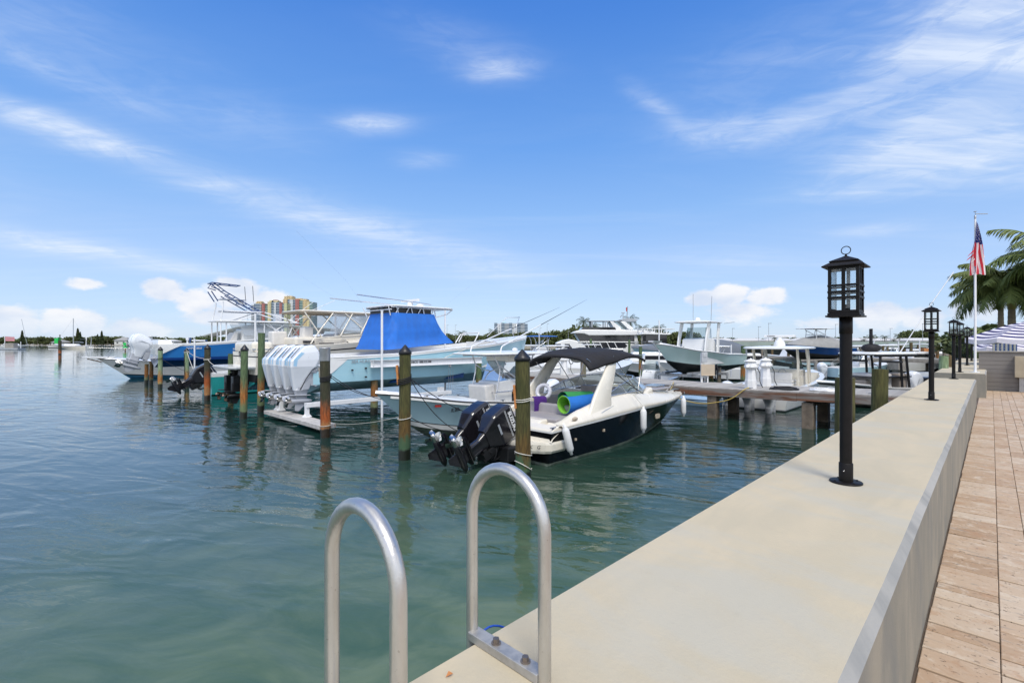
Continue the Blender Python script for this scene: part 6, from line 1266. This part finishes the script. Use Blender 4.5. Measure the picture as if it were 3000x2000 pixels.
def crown(kind,seed,n=900):
    r=random.Random(seed); q=MB(); lobes=[(Vector((r.uniform(-.5,.5),r.uniform(-.5,.5),r.uniform(.0,.62))),r.uniform(.25,.48)) for _ in range(11)]+[(Vector((0,0,.15)),.5)]
    for i in range(n):
        if kind=='pine': z=r.random(); rr=.30*(1-z)**.8+.02; a=r.uniform(0,2*PI); q_=rr*r.random()**.4; p=Vector((q_*math.cos(a),q_*math.sin(a),z)); s=.06
        else:
            c,R_=lobes[i%12]; v=Vector((r.gauss(0,1),r.gauss(0,1),r.gauss(0,1))).normalized()*R_*(.6+.45*r.random()); v.z*=.7; p=c+v; s=.055+.05*r.random()
        u=Vector((r.gauss(0,1),r.gauss(0,1),r.gauss(0,.7))).normalized(); v_=u.cross(Vector((r.gauss(0,1),r.gauss(0,1),r.gauss(0,1)))).normalized()
        q.add([p-u*s-v_*s*.6,p+u*s-v_*s*.5,p+u*s*.8+v_*s*.6,p-u*s*.7+v_*s*.7],[(0,1,2,3)])
    return q
def treething(kind,seed,name,cat,label,group):
    a=thing(name,label,cat); a['group']=group; q=MB()
    q.tube([(0,0,-.1),(.02,0,.25),(.0,.02,.5 if kind!='pine' else .95)],[.035,.028,.012],7)
    if kind!='pine':
        for k_ in range(4): an=k_*1.6+seed; q.tube([(0,0,.2),(.2*math.cos(an),.2*math.sin(an),.42)],[.02,.008],5)
    q.build('trunk',G['trunk'],a); c=crown(kind,seed); o=c.build('crown',G['pine' if kind=='pine' else 'leaf'],a,flip=False); o.location=(0,0,.06 if kind=='pine' else .28)
    return a
TV=[treething('leaf',s,'broadleaf_tree','tree','','') for s in(1,2,3,4)]; PV=treething('pine',9,'norfolk_pine','tree','','')
usedv={}
def put(v,loc,sc,lb,grp,sx=1.0):
    if id(v) not in usedv: o=v; usedv[id(v)]=1
    else: o=dup(v)
    o.location=loc; o.rotation_euler=(0,0,R.uniform(0,6)); o.scale=(sc*sx,sc*sx,sc); o['label']=lb; o['group']=grp
    return o
R2=random.Random(11)
for i in range(62):
    px=-40+i*12.6+R2.uniform(-5,5); Y=R2.uniform(405,440); hgt=R2.uniform(4.4,7.0)
    put(TV[i%4],at(px,Y,.4),hgt,'bushy tree on the left far shore '+(w_:=('left of the sailboat' if px<140 else 'behind the sailboat' if px<270 else 'between sailboat and hip-roofed house' if px<350 else 'behind the white outboard' if px<470 else 'behind the blue boat')),'left shore trees '+w_,1.35)
for px,py in((65,972),(228,966),(235,976),(298,973),(286,982)): put(PV,at(px,400,.4),(1002-py)/1430*400+2.6,'dark pointed pine rising above the left far shore','pointed pines on the left far shore',.55)
prof=[(1000,990),(1080,985),(1160,988),(1240,984),(1300,982),(1345,988),(1400,990),(1450,980),(1480,986),(1540,982),(1570,980),(1600,985),(1640,975),(1680,968),(1720,962),(1760,975),(1880,978),(1910,972),(1960,985),(2010,975),(2050,990)]
def seg(px):
    for lim,w_ in((1180,'left of the blue canvas cover'),(1360,'between the blue canvas cover and the grey hotel'),(1450,'just left of the grey hotel tower'),(1560,'in front of the grey hotel'),(1660,'between the grey hotel and the yacht'),(1860,'behind the yacht flybridge'),(1960,'between the yacht and the mint boat'),(9999,'behind the mint boat hardtop')):
        if px<lim: return 'leafy belt tree '+w_,'belt trees '+w_
i=0; px=1000
while px<2060:
    ty=interp([((a-1000)/1050,b) for a,b in prof],(px-1000)/1050); 
    for Y in(252,275): hgt=CH+(1002-ty+R2.uniform(-4,6))*Y/1430-.6; put(TV[i%4],at(px+R2.uniform(-6,6),Y,.6),max(2.5,hgt),*seg(px),.85); i+=1
    px+=15
for px in range(2000,2960,26): put(TV[i%4],at(px+R2.uniform(-8,8),R2.uniform(280,330),.6),R2.uniform(3.2,5.0),'low green tree among the houses on the right far shore','low trees among the far houses',1.1); i+=1
for px in range(2656,2726,8): put(TV[i%4],at(px,300,.6),8.6+R2.uniform(-.8,.3),'tall dark tree of the rounded clump left of the second lamp post','rounded clump of dark trees',.8); i+=1
# palms
def frond(q,base,az_,e0,L,lw,droop,nl,k=0,twist=0,fold=.55):
    n=12; pts=[]; p=Vector(base); e=e0
    for i in range(n+1): pts.append(p.copy()); e=e0-droop*(i/n)**1.25; p=p+Vector((math.cos(az_)*math.cos(e),math.sin(az_)*math.cos(e),math.sin(e)))*L/n
    q.tube(pts,[.035*(1-i/n*.85)*L/3 for i in range(n+1)],5,k); side=Vector((-math.sin(az_),math.cos(az_),0))
    for i in range(nl):
        f=.10+.90*i/nl; j=min(n-1,int(f*n)); t=f*n-j; c=pts[j].lerp(pts[j+1],t); T=(pts[j+1]-pts[j]).normalized(); N=side.cross(T)*-1
        ll=lw*(math.sin(PI*(.12+.85*f))**.7)*R.uniform(.82,1.08)
        for sg in(1,-1):
            d=(side*sg*1.0+T*.65+N*R.uniform(-.55,.25)-Vector((0,0,fold*R.uniform(.6,1.2)))).normalized(); w_=.025*L/3*1.3; a=c+T*w_; b=c-T*w_; m=c+d*ll*.55; e_=c+d*ll-Vector((0,0,ll*.28)); q.add([a,b,m-T*w_*.9,m+T*w_*.9,e_],[(0,1,2,3),(3,2,4)],k)
def palm(name,label,loc,H,r,L,nf,cs=True,seed=3,lw=.75,nl=34,group=None,elo=-.5,tilt=0):
    global R
    old=R; R=random.Random(seed); a=thing(name,label,'palm tree',loc,0,group); q=MB(); rg=[]
    for i in range(40):
        z=(H)*i/39; rr=r*(1.15-.35*i/39+(.25*(1-i/39)**6))*(1+.03*math.sin(i*2.1)); rg.append([(rr*math.cos(j*PI/9)+tilt*z*z*.01,rr*math.sin(j*PI/9),z) for j in range(18)])
    q.loft(rg); q.build('trunk',mat('palm_trunk',(.22,.17,.12),.9,var=.25,vs=4,stretch=(1,1,14)),a)
    z0=H; 
    if cs: q=MB(); q.lathe((tilt*H*H*.01,0,H-.02),[(r*.85,0),(r*1.0,.25),(r*.9,.7),(r*.5,1.15),(.03,1.3)],16); q.build('crownshaft',mat('crownshaft',(.20,.17,.03),.5,var=.3,vs=2),a); z0=H+1.1
    b=(tilt*H*H*.01,0,z0)
    for i in range(nf):
        e=lerp(1.35,elo,(i/nf)**.9); q=MB(); frond(q,b,i*2.399+R.uniform(-.2,.2),e,L*R.uniform(.85,1.1),lw,1.45+.5*R.random(),nl); q.build('frond',G['palm'],a,flip=False)
    R=old; return a
palm('royal_palm','largest royal palm with yellow-green crownshaft behind the striped umbrella',at(2964,28,1.3),3.4,.20,3.2,30,seed=5,lw=1.0,nl=58,elo=-.02)
palm('royal_palm','royal palm close behind and left of the largest one, behind the flagpole',at(2932,34,1.3),4.0,.18,3.2,24,seed=8,lw=1.0,nl=52,elo=-.08)
palm('royal_palm','young palm with drooping fronds low behind the striped umbrella',at(2930,25,1.3),1.3,.12,1.9,12,cs=False,seed=12,lw=.6,nl=30,elo=-.1)
palm('royal_palm','palm at the right picture edge with an upright green spear',at(3090,25,1.3),4.6,.2,3.4,15,seed=21,lw=.95,nl=40,elo=.0)
fp=None
def farpalm(px,py,Y,lb,L=2.6):
    global fp
    H=CH+(1002-py)*Y/1430-2.2
    if fp is None:
        a=thing('palm_tree','','palm tree'); a['group']='small distant palms'; q=MB(); q.tube([(0,0,0),(.15,0,3),(.1,0,6)],[.22,.15,.13],7); q.build('trunk',G['trunk'],a); q=MB()
        for i in range(15): frond(q,(.1,0,6),i*2.399,lerp(1.2,-.7,i/15),2.6,.9,1.6,16)
        for f in range(len(q.v)): pass
        q.build('crown',G['palmf'],a,flip=False); fp=a; o=a
    else: o=dup(fp)
    s=H/6; o.location=at(px,Y,.5); o.scale=(min(1.2,s)*1.2,min(1.2,s)*1.2,s); o['label']=lb; o.rotation_euler=(0,0,px)
for px,py,Y,lb in((1711,930,200,'tall distant palm left of the yacht flybridge'),(1739,945,200,'distant palm behind the yacht flybridge rail'),(1677,960,220,'distant palm at the left end of the yacht'),(1882,950,200,'distant palm right of the yacht radar arch'),(1928,950,200,'distant palm left of the mint boat hardtop'),(1448,962,230,'distant palm before the grey hotel'),(1352,966,230,'distant palm right of the blue canvas cover'),(1318,974,240,'small distant palm beside the blue canvas cover edge'),(2530,984,210,'distant palm left of the first of the far houses'),(2555,974,210,'thin distant palm behind the black tower cover'),(2592,976,210,'distant round palm between the two lamp posts'),(2635,972,200,'windblown distant palm left of the second lamp post'),(2618,984,220,'small distant palm over the far white roofs'),(2270,980,230,'small distant palm over the radar of the white hardtop'),(1846,925,180,'distant palm top behind the yacht hardtop'),(2405,985,250,'small distant palm left of the navy covered boat'),(110,985,400,'small palm on the left far shore'),(315,984,400,'small palm beside the white waterfront house')): farpalm(px,py,Y,lb)
# houses
roofw=mat('pale_roof',(.55,.55,.54),.7); roofg=mat('grey_roof',(.30,.30,.29),.8,var=.1); wallw=mat('pale_stucco',(.62,.62,.58),.8)
def house(px,Y,w_,hh,rf,lb,wall=None,grp=None,d=9,rh=1.6):
    a=thing('waterfront_house',lb,'house',at(px,Y,.6),0,grp); q=MB(); q.box((0,0,hh/2),(w_,d,hh)); q.build('wall',wall or wallw,a); q=MB(); e=.7; q.loft([[(-w_/2-e,-d/2-e,hh),(w_/2+e,-d/2-e,hh),(w_/2+e,d/2+e,hh),(-w_/2-e,d/2+e,hh)],[(-w_/2+d*.35,-.2,hh+rh),(w_/2-d*.35,-.2,hh+rh),(w_/2-d*.35,.2,hh+rh),(-w_/2+d*.35,.2,hh+rh)]],smooth=False); q.build('roof',rf,a)
    n=max(2,int(w_/3.5))
    for i in range(n): q=MB(); q.box((-w_/2+w_*(i+.5)/n,-d/2-.02,hh*.5),(1.5,.1,1.2)); q.build('window',G['dglass'],a)
    return a
house(366,396,10,3.6,roofg,'white waterfront house with grey hip roof on the left far shore',rh=2.6)
a=thing('waterfront_house','flat white modern house with thin roof planes on the left far shore','house',at(430,405,.6)); q=MB(); q.box((0,0,2.2),(8,8,4.4)); q.box((2,0,5.2),(3,4,3)); q.build('wall',G['white'],a); q=MB(); q.box((0,0,4.6),(17,10,.4)); q.box((2,0,6.9),(9,7,.4)); q.build('roof',G['white'],a); q=MB(); q.box((-1,-4.1,2.4),(5,.2,2)); q.build('window',G['dglass'],a)
house(505,400,9,3.0,roofw,'small white house on the left far shore near the blue boat',rh=1.4); house(180,402,8,2.2,roofg,'low dark-roofed house behind the sailboat',rh=2)
k=0
for px,w_ in((2030,16),(2110,14),(2190,18),(2275,16),(2360,18),(2430,14),(2500,18),(2570,20),(2630,16),(2690,16),(2800,20),(2850,18)):
    house(px,270+(k%3)*8,w_,3.0,roofw,'low white-roofed house in the row on the right far shore',grp='white-roofed houses on the right far shore',rh=1.5); k+=1
a=thing('long_breakwater','long pale green-grey breakwater pier crossing behind the right marina','pier',(0,0,0)); q=MB(); x0=at(2070,92).x; x1=at(3200,92).x; q.box(((x0+x1)/2,92,2.35),(x1-x0,2,1.05)); q.build('wall',mat('pale_green_wall',(.30,.36,.32),.8,var=.12,vs=.4),a); q=MB(); q.box(((x0+x1)/2,93,.9),(x1-x0,1.5,1.8)); q.build('shadow_base',mat('dark_pier_base',(.05,.06,.055),.9,var=.5,vs=.6),a)  # dark box below the wall: its colour stands for the shaded gap
# light poles
for px,Y,py in((2222,150,957),(2252,140,947),(2146,170,962),(2070,150,964),(1603,200,948),(1582,220,960),(2608,160,962),(2703,150,948),(1334,230,952),(1310,230,952),(2448,150,950),(1518,200,962),(1665,200,970)):
    hh=CH+(1002-py)*Y/1430; a=thing('light_pole','slender light pole rising over the marina skyline','light pole',at(px,Y,0),0,'slender light poles on the skyline'); q=MB(); q.cyl((0,0,0),.09,hh,8,r2=.05); q.build('pole',G['inkg'],a); q=MB(); q.box((.35,0,hh),(.9,.25,.14)); q.build('lamp_head',G['inkg'],a)
# sailboats and floats to the left
sa=thing('sailboat','white sailboat with bare mast anchored off the left shore','sailboat',at(215,205,-.6),rad(178)); SH=[(0,1.8),(.5,1.7),(1,2.3)]
sa.location=at(262,205,-.6); h=hull(sa,15.5,4.2,SH,[G['cream'],G['antib'],G['gel']],bands=((.12,1),(.9,0),(1,2)),rake=.12,k0=.7); deck(sa,h,.3,.1,.5,1.2,[G['gel'],G['nonskid']],crown=.2)
q=MB(); q.box((7.5,0,2.3),(6,2.2,.7),taper=.8); q.build('cabin',G['gel'],sa,bevel=.1); pipes(sa,'mast',[[(7.0,0,2),(7.0,0,13.4)],[(7.0,0,3.4),(2.5,0,3.2)]],.13,G['inkg'],8); pipes(sa,'rigging',[[(7,0,13.2),(15.2,0,2.4)],[(7,0,13.2),(.2,0,2)]],.02,G['inkg'],4)
q=MB(); q.blob((4.8,0,3.4),(2.4,.2,.25)); q.box((2.0,0,4.6),(1.8,2.2,.15)); q.build('sail_cover',G['canvd'],sa); pipes(sa,'stern_arch',[[(.5,-1.2,1.8),(.2,-1.1,5.5),(.2,1.1,5.5),(.5,1.2,1.8)],[(2.2,-1,2),(2.6,-1,5.8)]],.10,G['aluw'])
farboat('cabin_boat','white motorboat with blue canvas anchored just behind the sailboat',150,240,0,13,rad(4),'cab',z=-.2)
farboat('cabin_boat','white yacht with dark hull stripe at the far left edge by the flag',-15,200,0,14,rad(2),'cab',hm=G['gel'],z=0)
a=thing('floating_dock','low floating dock with box and posts at the left picture edge','floating dock',at(22,180,0)); q=MB(); q.box((0,0,.35),(10.5,3,.5)); q.build('deck',G['inkg'],a); q=MB(); q.box((1.4,0,1.5),(3.2,1.6,1.9)); q.build('locker',G['wood'],a); q=MB(); [q.cyl((x_,0,0),.1,5 if x_<3 else 3,8) for x_ in(-1.0,4.9)]; q.build('post',G['aluw'],a); q=MB(); q.add([(-.8,0,3.2),(2.4,.2,3.2),(2.4,.2,4.7),(-.8,0,4.9)],[(0,1,2,3)]); q.build('flag',mat('faded_flag',(.55,.25,.27),.8,var=.4,vs=1,stretch=(.1,1,3)),a)
a=thing('channel_marker','dark channel marker pile with square green daymark in open water','channel marker',at(175.5,111,0)); q=MB(); q.cyl((0,0,-1),.30,4.15,16); q.cyl((0,0,3.1),.08,1.2,8); q.blob((0,0,4.35),(.14,.14,.14)); q.build('post',PM['dark'],a); q=MB(); q.box((-.75,-.1,3.1),(.85,.05,1.2)); q.box((-.45,.3,3.3),(.05,.8,1.2)); q.build('daymark',G['green'],a)
a=thing('channel_marker','smaller green channel marker beside the white outboard cowling','channel marker',at(367,150,0)); q=MB(); q.cyl((0,0,-1),.15,3.2,12); q.build('post',PM['dark'],a); q=MB(); q.box((0,-.2,2.2),(.9,.05,.9)); q.box((0,0,1.2),(1.1,.6,.6)); q.build('daymark',G['green'],a)
pipes(None,'tilted_mast',[[at(80,300,1),at(63,300,17)]],.10,G['inkg'],6); tag(bpy.data.objects['tilted_mast'],'thin tilted mast above the left far shore','mast')
for i,px in enumerate((460,478,520,548,568,450)): farboat('cabin_boat','small white boat moored along the left far shore','%d'and px,330,0,9,rad(10+i*20),'cab')
# towers
def facmat(name,c,win,fh,fr=.5,cols=0,cw=3.0):
    m=bpy.data.materials.new(name); m.use_nodes=True; t=NT(m.node_tree); s=t.n('ShaderNodeSeparateXYZ',i_0=t.n('ShaderNodeTexCoord').outputs['Object']); z=t.m('FRACT',t.m('DIVIDE',s.outputs[2],fh)); f=t.m('GREATER_THAN',z,1-fr)
    if cols: x=t.m('FRACT',t.m('DIVIDE',s.outputs[0],cw)); f=t.m('MULTIPLY',f,t.m('GREATER_THAN',x,cols))
    b=t.n('ShaderNodeBsdfPrincipled',i_Base_Color=t.mix(f,c,win)); t.put(b.inputs['Roughness'],t.mr(f,0,1,.8,.2,False)); t.n('ShaderNodeOutputMaterial',i_0=b.outputs[0]); return m
F={'g':facmat('pale_grey_facade',(.50,.52,.53,1),(.10,.14,.17,1),3.0,.5),'b':facmat('blue_balcony_glass',(.42,.50,.56,1),(.045,.085,.14,1),3.0,.62),'t':facmat('green_balcony_glass',(.35,.45,.42,1),(.05,.13,.12,1),3.0,.6),'y':facmat('yellow_facade',(.66,.58,.33,1),(.25,.22,.15,1),3.0,.35,.5,4),'l':facmat('lime_facade',(.58,.60,.34,1),(.2,.22,.14,1),3.0,.35,.5,4),'o':facmat('ochre_facade',(.60,.47,.26,1),(.2,.17,.12,1),3.0,.35,.5,4),'r':facmat('brick_red_facade',(.40,.16,.14,1),(.16,.07,.07,1),3.0,.35,.5,4),'w':facmat('white_facade',(.66,.68,.68,1),(.12,.16,.2,1),3.0,.4,.45,4)}  # facade colours desaturated to stand for distance haze
def tower(label,px0,Y,bays,d=22):
    k=Y/1430; a=thing('apartment_tower',label,'tower',at(px0,Y,0)); x=0
    for c,wp,ty,pr in bays:
        w_=wp*k; hh=CH+(1002-ty)*k; q=MB(); q.box((x+w_/2,-pr+d/2,hh/2),(w_,d,hh)); q.build('facade_bay',F[c],a); x+=w_
    return a,k
a,k=tower('pale grey apartment tower, left one of the colourful trio',736,930,[('g',8,893,0),('b',17,889,-1),('g',4,892,.5),('t',4,893,-1)]); q=MB(); q.box((20*k,8,CH+114*k),(17*k,12,6*k)); q.box((20*k,8,CH+118*k),(13*k,10,4*k)); q.build('roof_house',F['o'],a)
a,k=tower('middle apartment tower with red, yellow and blue bays',768,905,[('r',8,889,1.5),('t',9,893,-1),('y',9,884,1.5),('b',9,884,-1),('w',6,886,1.5),('b',10,884,-1),('r',7,887,1),('b',7,889,-1),('l',8,888,1.5)]); q=MB(); q.box((9*k+10,9,CH+119*k),(12*k,12,7*k)); q.box((35*k,9,CH+119*k),(18*k,12,6*k)); q.build('roof_house',F['y'],a); q=MB(); q.box((34*k,9,CH+123*k),(10*k,10,3*k)); q.build('roof_cap',F['r'],a)
a,k=tower('tallest apartment tower with ochre, white, red and green bays',830,920,[('o',12,876,1.5),('b',8,876,-1),('w',9,878,1.5),('b',7,878,-1),('r',10,876,1.5),('t',12,880,-1),('o',11,881,1.5),('y',7,884,0),('t',9,884,-1)]); q=MB(); q.box((13*k,9,CH+130*k),(24*k,14,9*k)); q.box((56*k,9,CH+124*k),(20*k,12,6*k)); q.build('roof_house',F['o'],a); q=MB(); q.lathe((14*k,9,CH+134*k),[(12*k,0),(10*k,2*k),(.5,3*k)],20); q.box((42*k,9,CH+127*k),(16*k,10,4*k)); q.build('roof_cap',F['o'],a)
a,k=tower('wide grey-white hotel tower left of the yacht',1448,1000,[('b',9,946,0),('w',12,948,1.5),('b',9,945,0),('g',13,947,1.5),('b',10,946,0),('w',14,947,1.5),('b',10,946,0),('g',12,946,1.5),('b',9,948,0)]); q=MB(); q.lathe((26*k,10,CH+56*k),[(9*k,0),(8*k,3*k),(.4,5*k)],16); q.build('roof_cap',G['lblue'],a)
# bridge
bp_=[(480,1004,640),(560,996,630),(620,978,620),(700,958,610),(760,949,600),(840,951,600),(915,957,600),(1010,965,610),(1150,976,620),(1300,985,640),(1420,991,660),(1520,998,680)]
a=thing('road_bridge','long arched concrete road bridge passing in front of the coloured towers','bridge'); q=MB(); rg=[]
for px,py,Y in bp_: c=at(px,Y,CH+(1002-py)*Y/1430); rg.append([(c.x,c.y-7,c.z),(c.x,c.y+7,c.z),(c.x,c.y+7,c.z-1.2),(c.x,c.y+4,c.z-4),(c.x,c.y-4,c.z-4),(c.x,c.y-7,c.z-1.2)])
q.loft(rg,smooth=False); q.build('bridge_deck',mat('bridge_concrete',(.33,.37,.37),.8,var=.08,vs=.05),a)
for i in range(22):
    f=i/21*(len(bp_)-1.001); j=int(f); t_=f-j; px=lerp(bp_[j][0],bp_[j+1][0],t_); py=lerp(bp_[j][1],bp_[j+1][1],t_); Y=lerp(bp_[j][2],bp_[j+1][2],t_); c=at(px,Y,CH+(1002-py)*Y/1430)
    if c.z>7: q=MB(); q.box((c.x,c.y,(c.z-4)/2),(2.4,9,c.z-4)); q.box((c.x,c.y,c.z-4.6),(3.4,12,1.4)); q.build('pier',G['conc'],a)
# ================= RIGHT SIDE: FLAG, BAR, UMBRELLA, FENCE
fl=thing('flagpole','white flagpole with a limp tattered flag standing on the far sea wall','flagpole',at(2857,13.4,1.975)); q=MB(); q.lathe((0,0,0),[(.030,0),(.028,1.6),(.022,4.2)],16); q.cyl((0,0,0),.1,.012,20); q.build('pole',G['aluw'],fl)
q=MB(); q.lathe((0,0,4.2),[(.02,0),(.026,.03),(.026,.09),(.012,.10)],12); q.build('truck',G['galv'],fl)
q=MB(); q.cyl((0,0,4.29),.006,.12,8); q.tube([(0,0,4.34),(.34,0,4.345)],.011,6); q.lathe((0,0,4.40),[(.034,0),(.036,.012),(.01,.016)],12); q.build('wind_vane',G['inkg'],fl)
fred=mat('flag_red',(.55,.03,.05),.8,var=.08); fwh=mat('flag_white',(.72,.68,.70),.8,var=.04); fbl=mat('flag_blue',(.02,.03,.16),.8,var=.08)
# limp flag: hoist edge at the pole top, the fly hangs down; u runs down the hanging fly, v across the stripes
q=MB(); NU,NV=40,39
def fpt(u,v):
    L_=1.45; z=4.13-u*L_-.05*math.sin(v*9)*(u*.6)-.10*(v)*(1-u)
    wd=.045+.34*min(1,u*1.15)**1.15; x=(v-.5)*wd*1.15-.01+.015*math.sin(u*7)-.0*u; x-=.05*max(0,u-.45)*math.sin(v*3); y=-.05-.055*math.sin(v*PI*4.2+u*3)*min(1,u*2)-.02
    if u>.80: z+=.05*noise.noise((v*9,2,1)); x+=.03*noise.noise((v*7,u*5,4))
    return (x,y,z)
for i in range(NU):
    for j in range(NV):
        u=i/NU;v=j/NV
        if u>.84 and noise.noise((v*8.0,.3,7))>.05+ (1-u)*1.0: continue
        if .45<u<.56 and v<.10: continue
        stripe=int(v*13)
        if u<.40 and v<1: mt_=2
        else: mt_=0 if stripe%2==0 else 1
        q.add([fpt(u,v),fpt(u+1/NU,v),fpt(u+1/NU,v+1/NV),fpt(u,v+1/NV)],[(0,1,2,3)],mt_,True)
for i in range(9):
    for j in range(6):
        u=.06+i*.036; v=.08+j*.155+(.07 if i%2 else 0)
        if v<.98: c=Vector(fpt(u,v)); s=.011*(.5+u); q.add([c+Vector((s*math.cos(k_*PI*2/10+.3)*(1 if k_%2 else .45),-.012,s*math.sin(k_*PI*2/10+.3)*(1 if k_%2 else .45))) for k_ in range(10)],[tuple(range(10))],1)
for tx,tz,l_ in((-.22,-.83,.20),(-.24,-.95,.16),(.23,-.90,.12),(-.1,-1.02,.1)):
    q.add([(tx*.5,-.08,4.13+tz),(tx*.5,-.08,4.18+tz),(tx-.05*(1 if tx>0 else 1),-.09,4.12+tz-l_*.5),(tx-.09,-.09,4.05+tz-l_*.4)],[(0,1,2,3)],0 if l_>.15 else 1)
q.build('flag',[fred,fwh,fbl],fl,flip=False)
bar=thing('outdoor_bar','grey boarded outdoor bar with beige stone counter panel at the end of the paving','bar',Wp(20.62,.28,ZP),AD-PI/2)
sid=mat('grey_siding',(.20,.185,.17),.7,var=.06,vs=3,stretch=(.4,1,8)); q=MB()
for i in range(9): q.box((1.9,.02,.0635+.127*i),(3.8,.05,.122))
q.box((1.9,.22,.575),(3.76,.36,1.14)); q.build('siding_board',sid,bar,bevel=.004)
q=MB(); q.box((1.9,.24,1.165),(3.9,.56,.035)); q.build('counter_top',G['conc'],bar,bevel=.006)
q=MB(); q.box((2.4,-.12,.73),(3.4,.22,.62)); q.build('stone_panel',mat('beige_stone',(.40,.34,.24),.8,var=.12,vs=3,bump=.004),bar,bevel=.012); q.v and None
bpy.data.objects['stone_panel'].location.x=.0
q=MB(); n=70
for i in range(n): 
    x=.86+i*3.0/n; q.box((x+.02,-.06-.02*math.cos(i*2*PI/7*1.0),.21),(3.0/n+.002,.015,.42))
q.build('corrugated_sheet',G['galv'],bar)
bpy.data.objects['stone_panel'].location.x=.06
def umbrella(px,Y,py,rad_,label,rimz=None,rot=.3):
    a=thing('market_umbrella',label,'umbrella',at(px,Y,ZP),rot); H=CH+(1002-py)*Y/1430-ZP; q=MB(); q.cyl((0,0,0),.024,H,12); q.cyl((0,0,0),.22,.05,20); q.build('pole',mat('navy_pole',(.015,.015,.03),.4),a)
    q=MB(); ns=8; nb=15
    def up(f,an):
        k_=int(an/(2*PI/ns)); a0=k_*2*PI/ns;a1=a0+2*PI/ns; t_=(an-a0)/(a1-a0); p0=Vector((math.cos(a0),math.sin(a0),0));p1=Vector((math.cos(a1),math.sin(a1),0)); p=p0.lerp(p1,t_)*rad_*f; p.z=H-.02-.62*f**1.25-.07*math.sin(PI*t_)*f; return p
    for b_ in range(nb):
        for s_ in range(ns*6):
            a0=s_*2*PI/(ns*6)+1e-6;a1=(s_+1)*2*PI/(ns*6)-1e-6; f0=b_/nb;f1=(b_+1)/nb; q.add([up(f0,a0),up(f0,a1),up(f1,a1),up(f1,a0)],[(0,1,2,3)],(b_)%2)
    for s_ in range(ns*6):
        a0=s_*2*PI/(ns*6)+1e-6;a1=(s_+1)*2*PI/(ns*6)-1e-6; A,B_=up(1,a0),up(1,a1); q.add([A,B_,B_-Vector((0,0,.16)),A-Vector((0,0,.16))],[(0,1,2,3)],0)
    q.build('canopy',[mat('white_canvas',(.72,.68,.72),.85),mat('navy_canvas_stripe',(.03,.03,.12),.85)],a)
    q=MB()
    for s_ in range(ns): an=s_*2*PI/ns+1e-5; q.tube([(0,0,H-.55),tuple(up(.55,an)-Vector((0,0,.03)))],.010,5)
    q.build('rib',G['ink'],a); return a
umbrella(3015,17.5,938,1.75,'navy and white striped umbrella, larger front one above the bar')
umbrella(2962,22,975,1.25,'navy and white striped umbrella, smaller one partly hidden behind the front one',rot=.1)
fe=thing('metal_fence','black metal picket fence behind the bar and far lamp posts','fence'); p0=at(2796,27,ZP);p1=at(3040,23,ZP); d=p1-p0; fe.location=p0; fe.rotation_euler=(0,0,math.atan2(d.y,d.x)); L_=d.length
q=MB(); n=int(L_/.13)
for i in range(n+1): q.box((i*.13,0,.72),(.018,.018,1.40))
q.build('picket',G['lamp'],fe); q=MB(); q.box((L_/2,0,1.40),(L_,.03,.035)); q.box((L_/2,0,.12),(L_,.03,.035)); q.box((L_/2,0,1.25),(L_,.025,.025)); q.build('rail',G['lamp'],fe)
a=thing('white_post','white square post by the fence left of the umbrellas','post',at(2889,24,ZP)); q=MB(); q.box((0,0,.85),(.14,.14,1.7)); q.box((0,0,1.72),(.2,.2,.06)); q.build('post',G['white'],a)
a=thing('garden_chair','white plastic chair back showing over the bar','chair',at(2908,19.5,ZP),.4); q=MB(); q.box((0,0,.43),(.5,.48,.04)); q.build('seat',G['white'],a,bevel=.01)
q=MB(); q.box((0,.23,.78),(.48,.03,.06)); [q.box((x_,.23,.6),(.04,.03,.36)) for x_ in(-.2,-.1,0,.1,.2)]; q.build('backrest',G['white'],a,bevel=.005)
for x_ in(-.22,.22):
    for y_ in(-.2,.2): q=MB(); q.box((x_,y_,.205),(.04,.04,.41)); q.build('leg',G['white'],a)
q=MB(); 
for i in range(12): q.box((i*.09-.5,.03*(i%2),.85),(.085,.03,1.6),k=i%2)
o=q.build('striped_curtain',[G['canvg'],G['navy']]); o.location=at(2945,21,ZP); tag(o,'grey and navy striped curtain hanging under the umbrellas','curtain')
for i in range(9): put(TV[i%4],at(2830+i*28,40+R2.uniform(-3,6),1.2),R2.uniform(1.9,2.7),'low green shrub behind the black fence','shrubs behind the black fence',1.2)
# loose leaf on wall
q=MB(); q.add([(0,0,.002),(.012,.004,.006),(.018,.014,.003),(.006,.016,.008)],[(0,1,2,3)]); o=q.build('dry_leaf',G['orange']); o.location=at(1305,1.235,ZC+.001); tag(o,'tiny dry brown leaf lying on the sea wall','leaf')
bpy.data.objects.remove(sb)
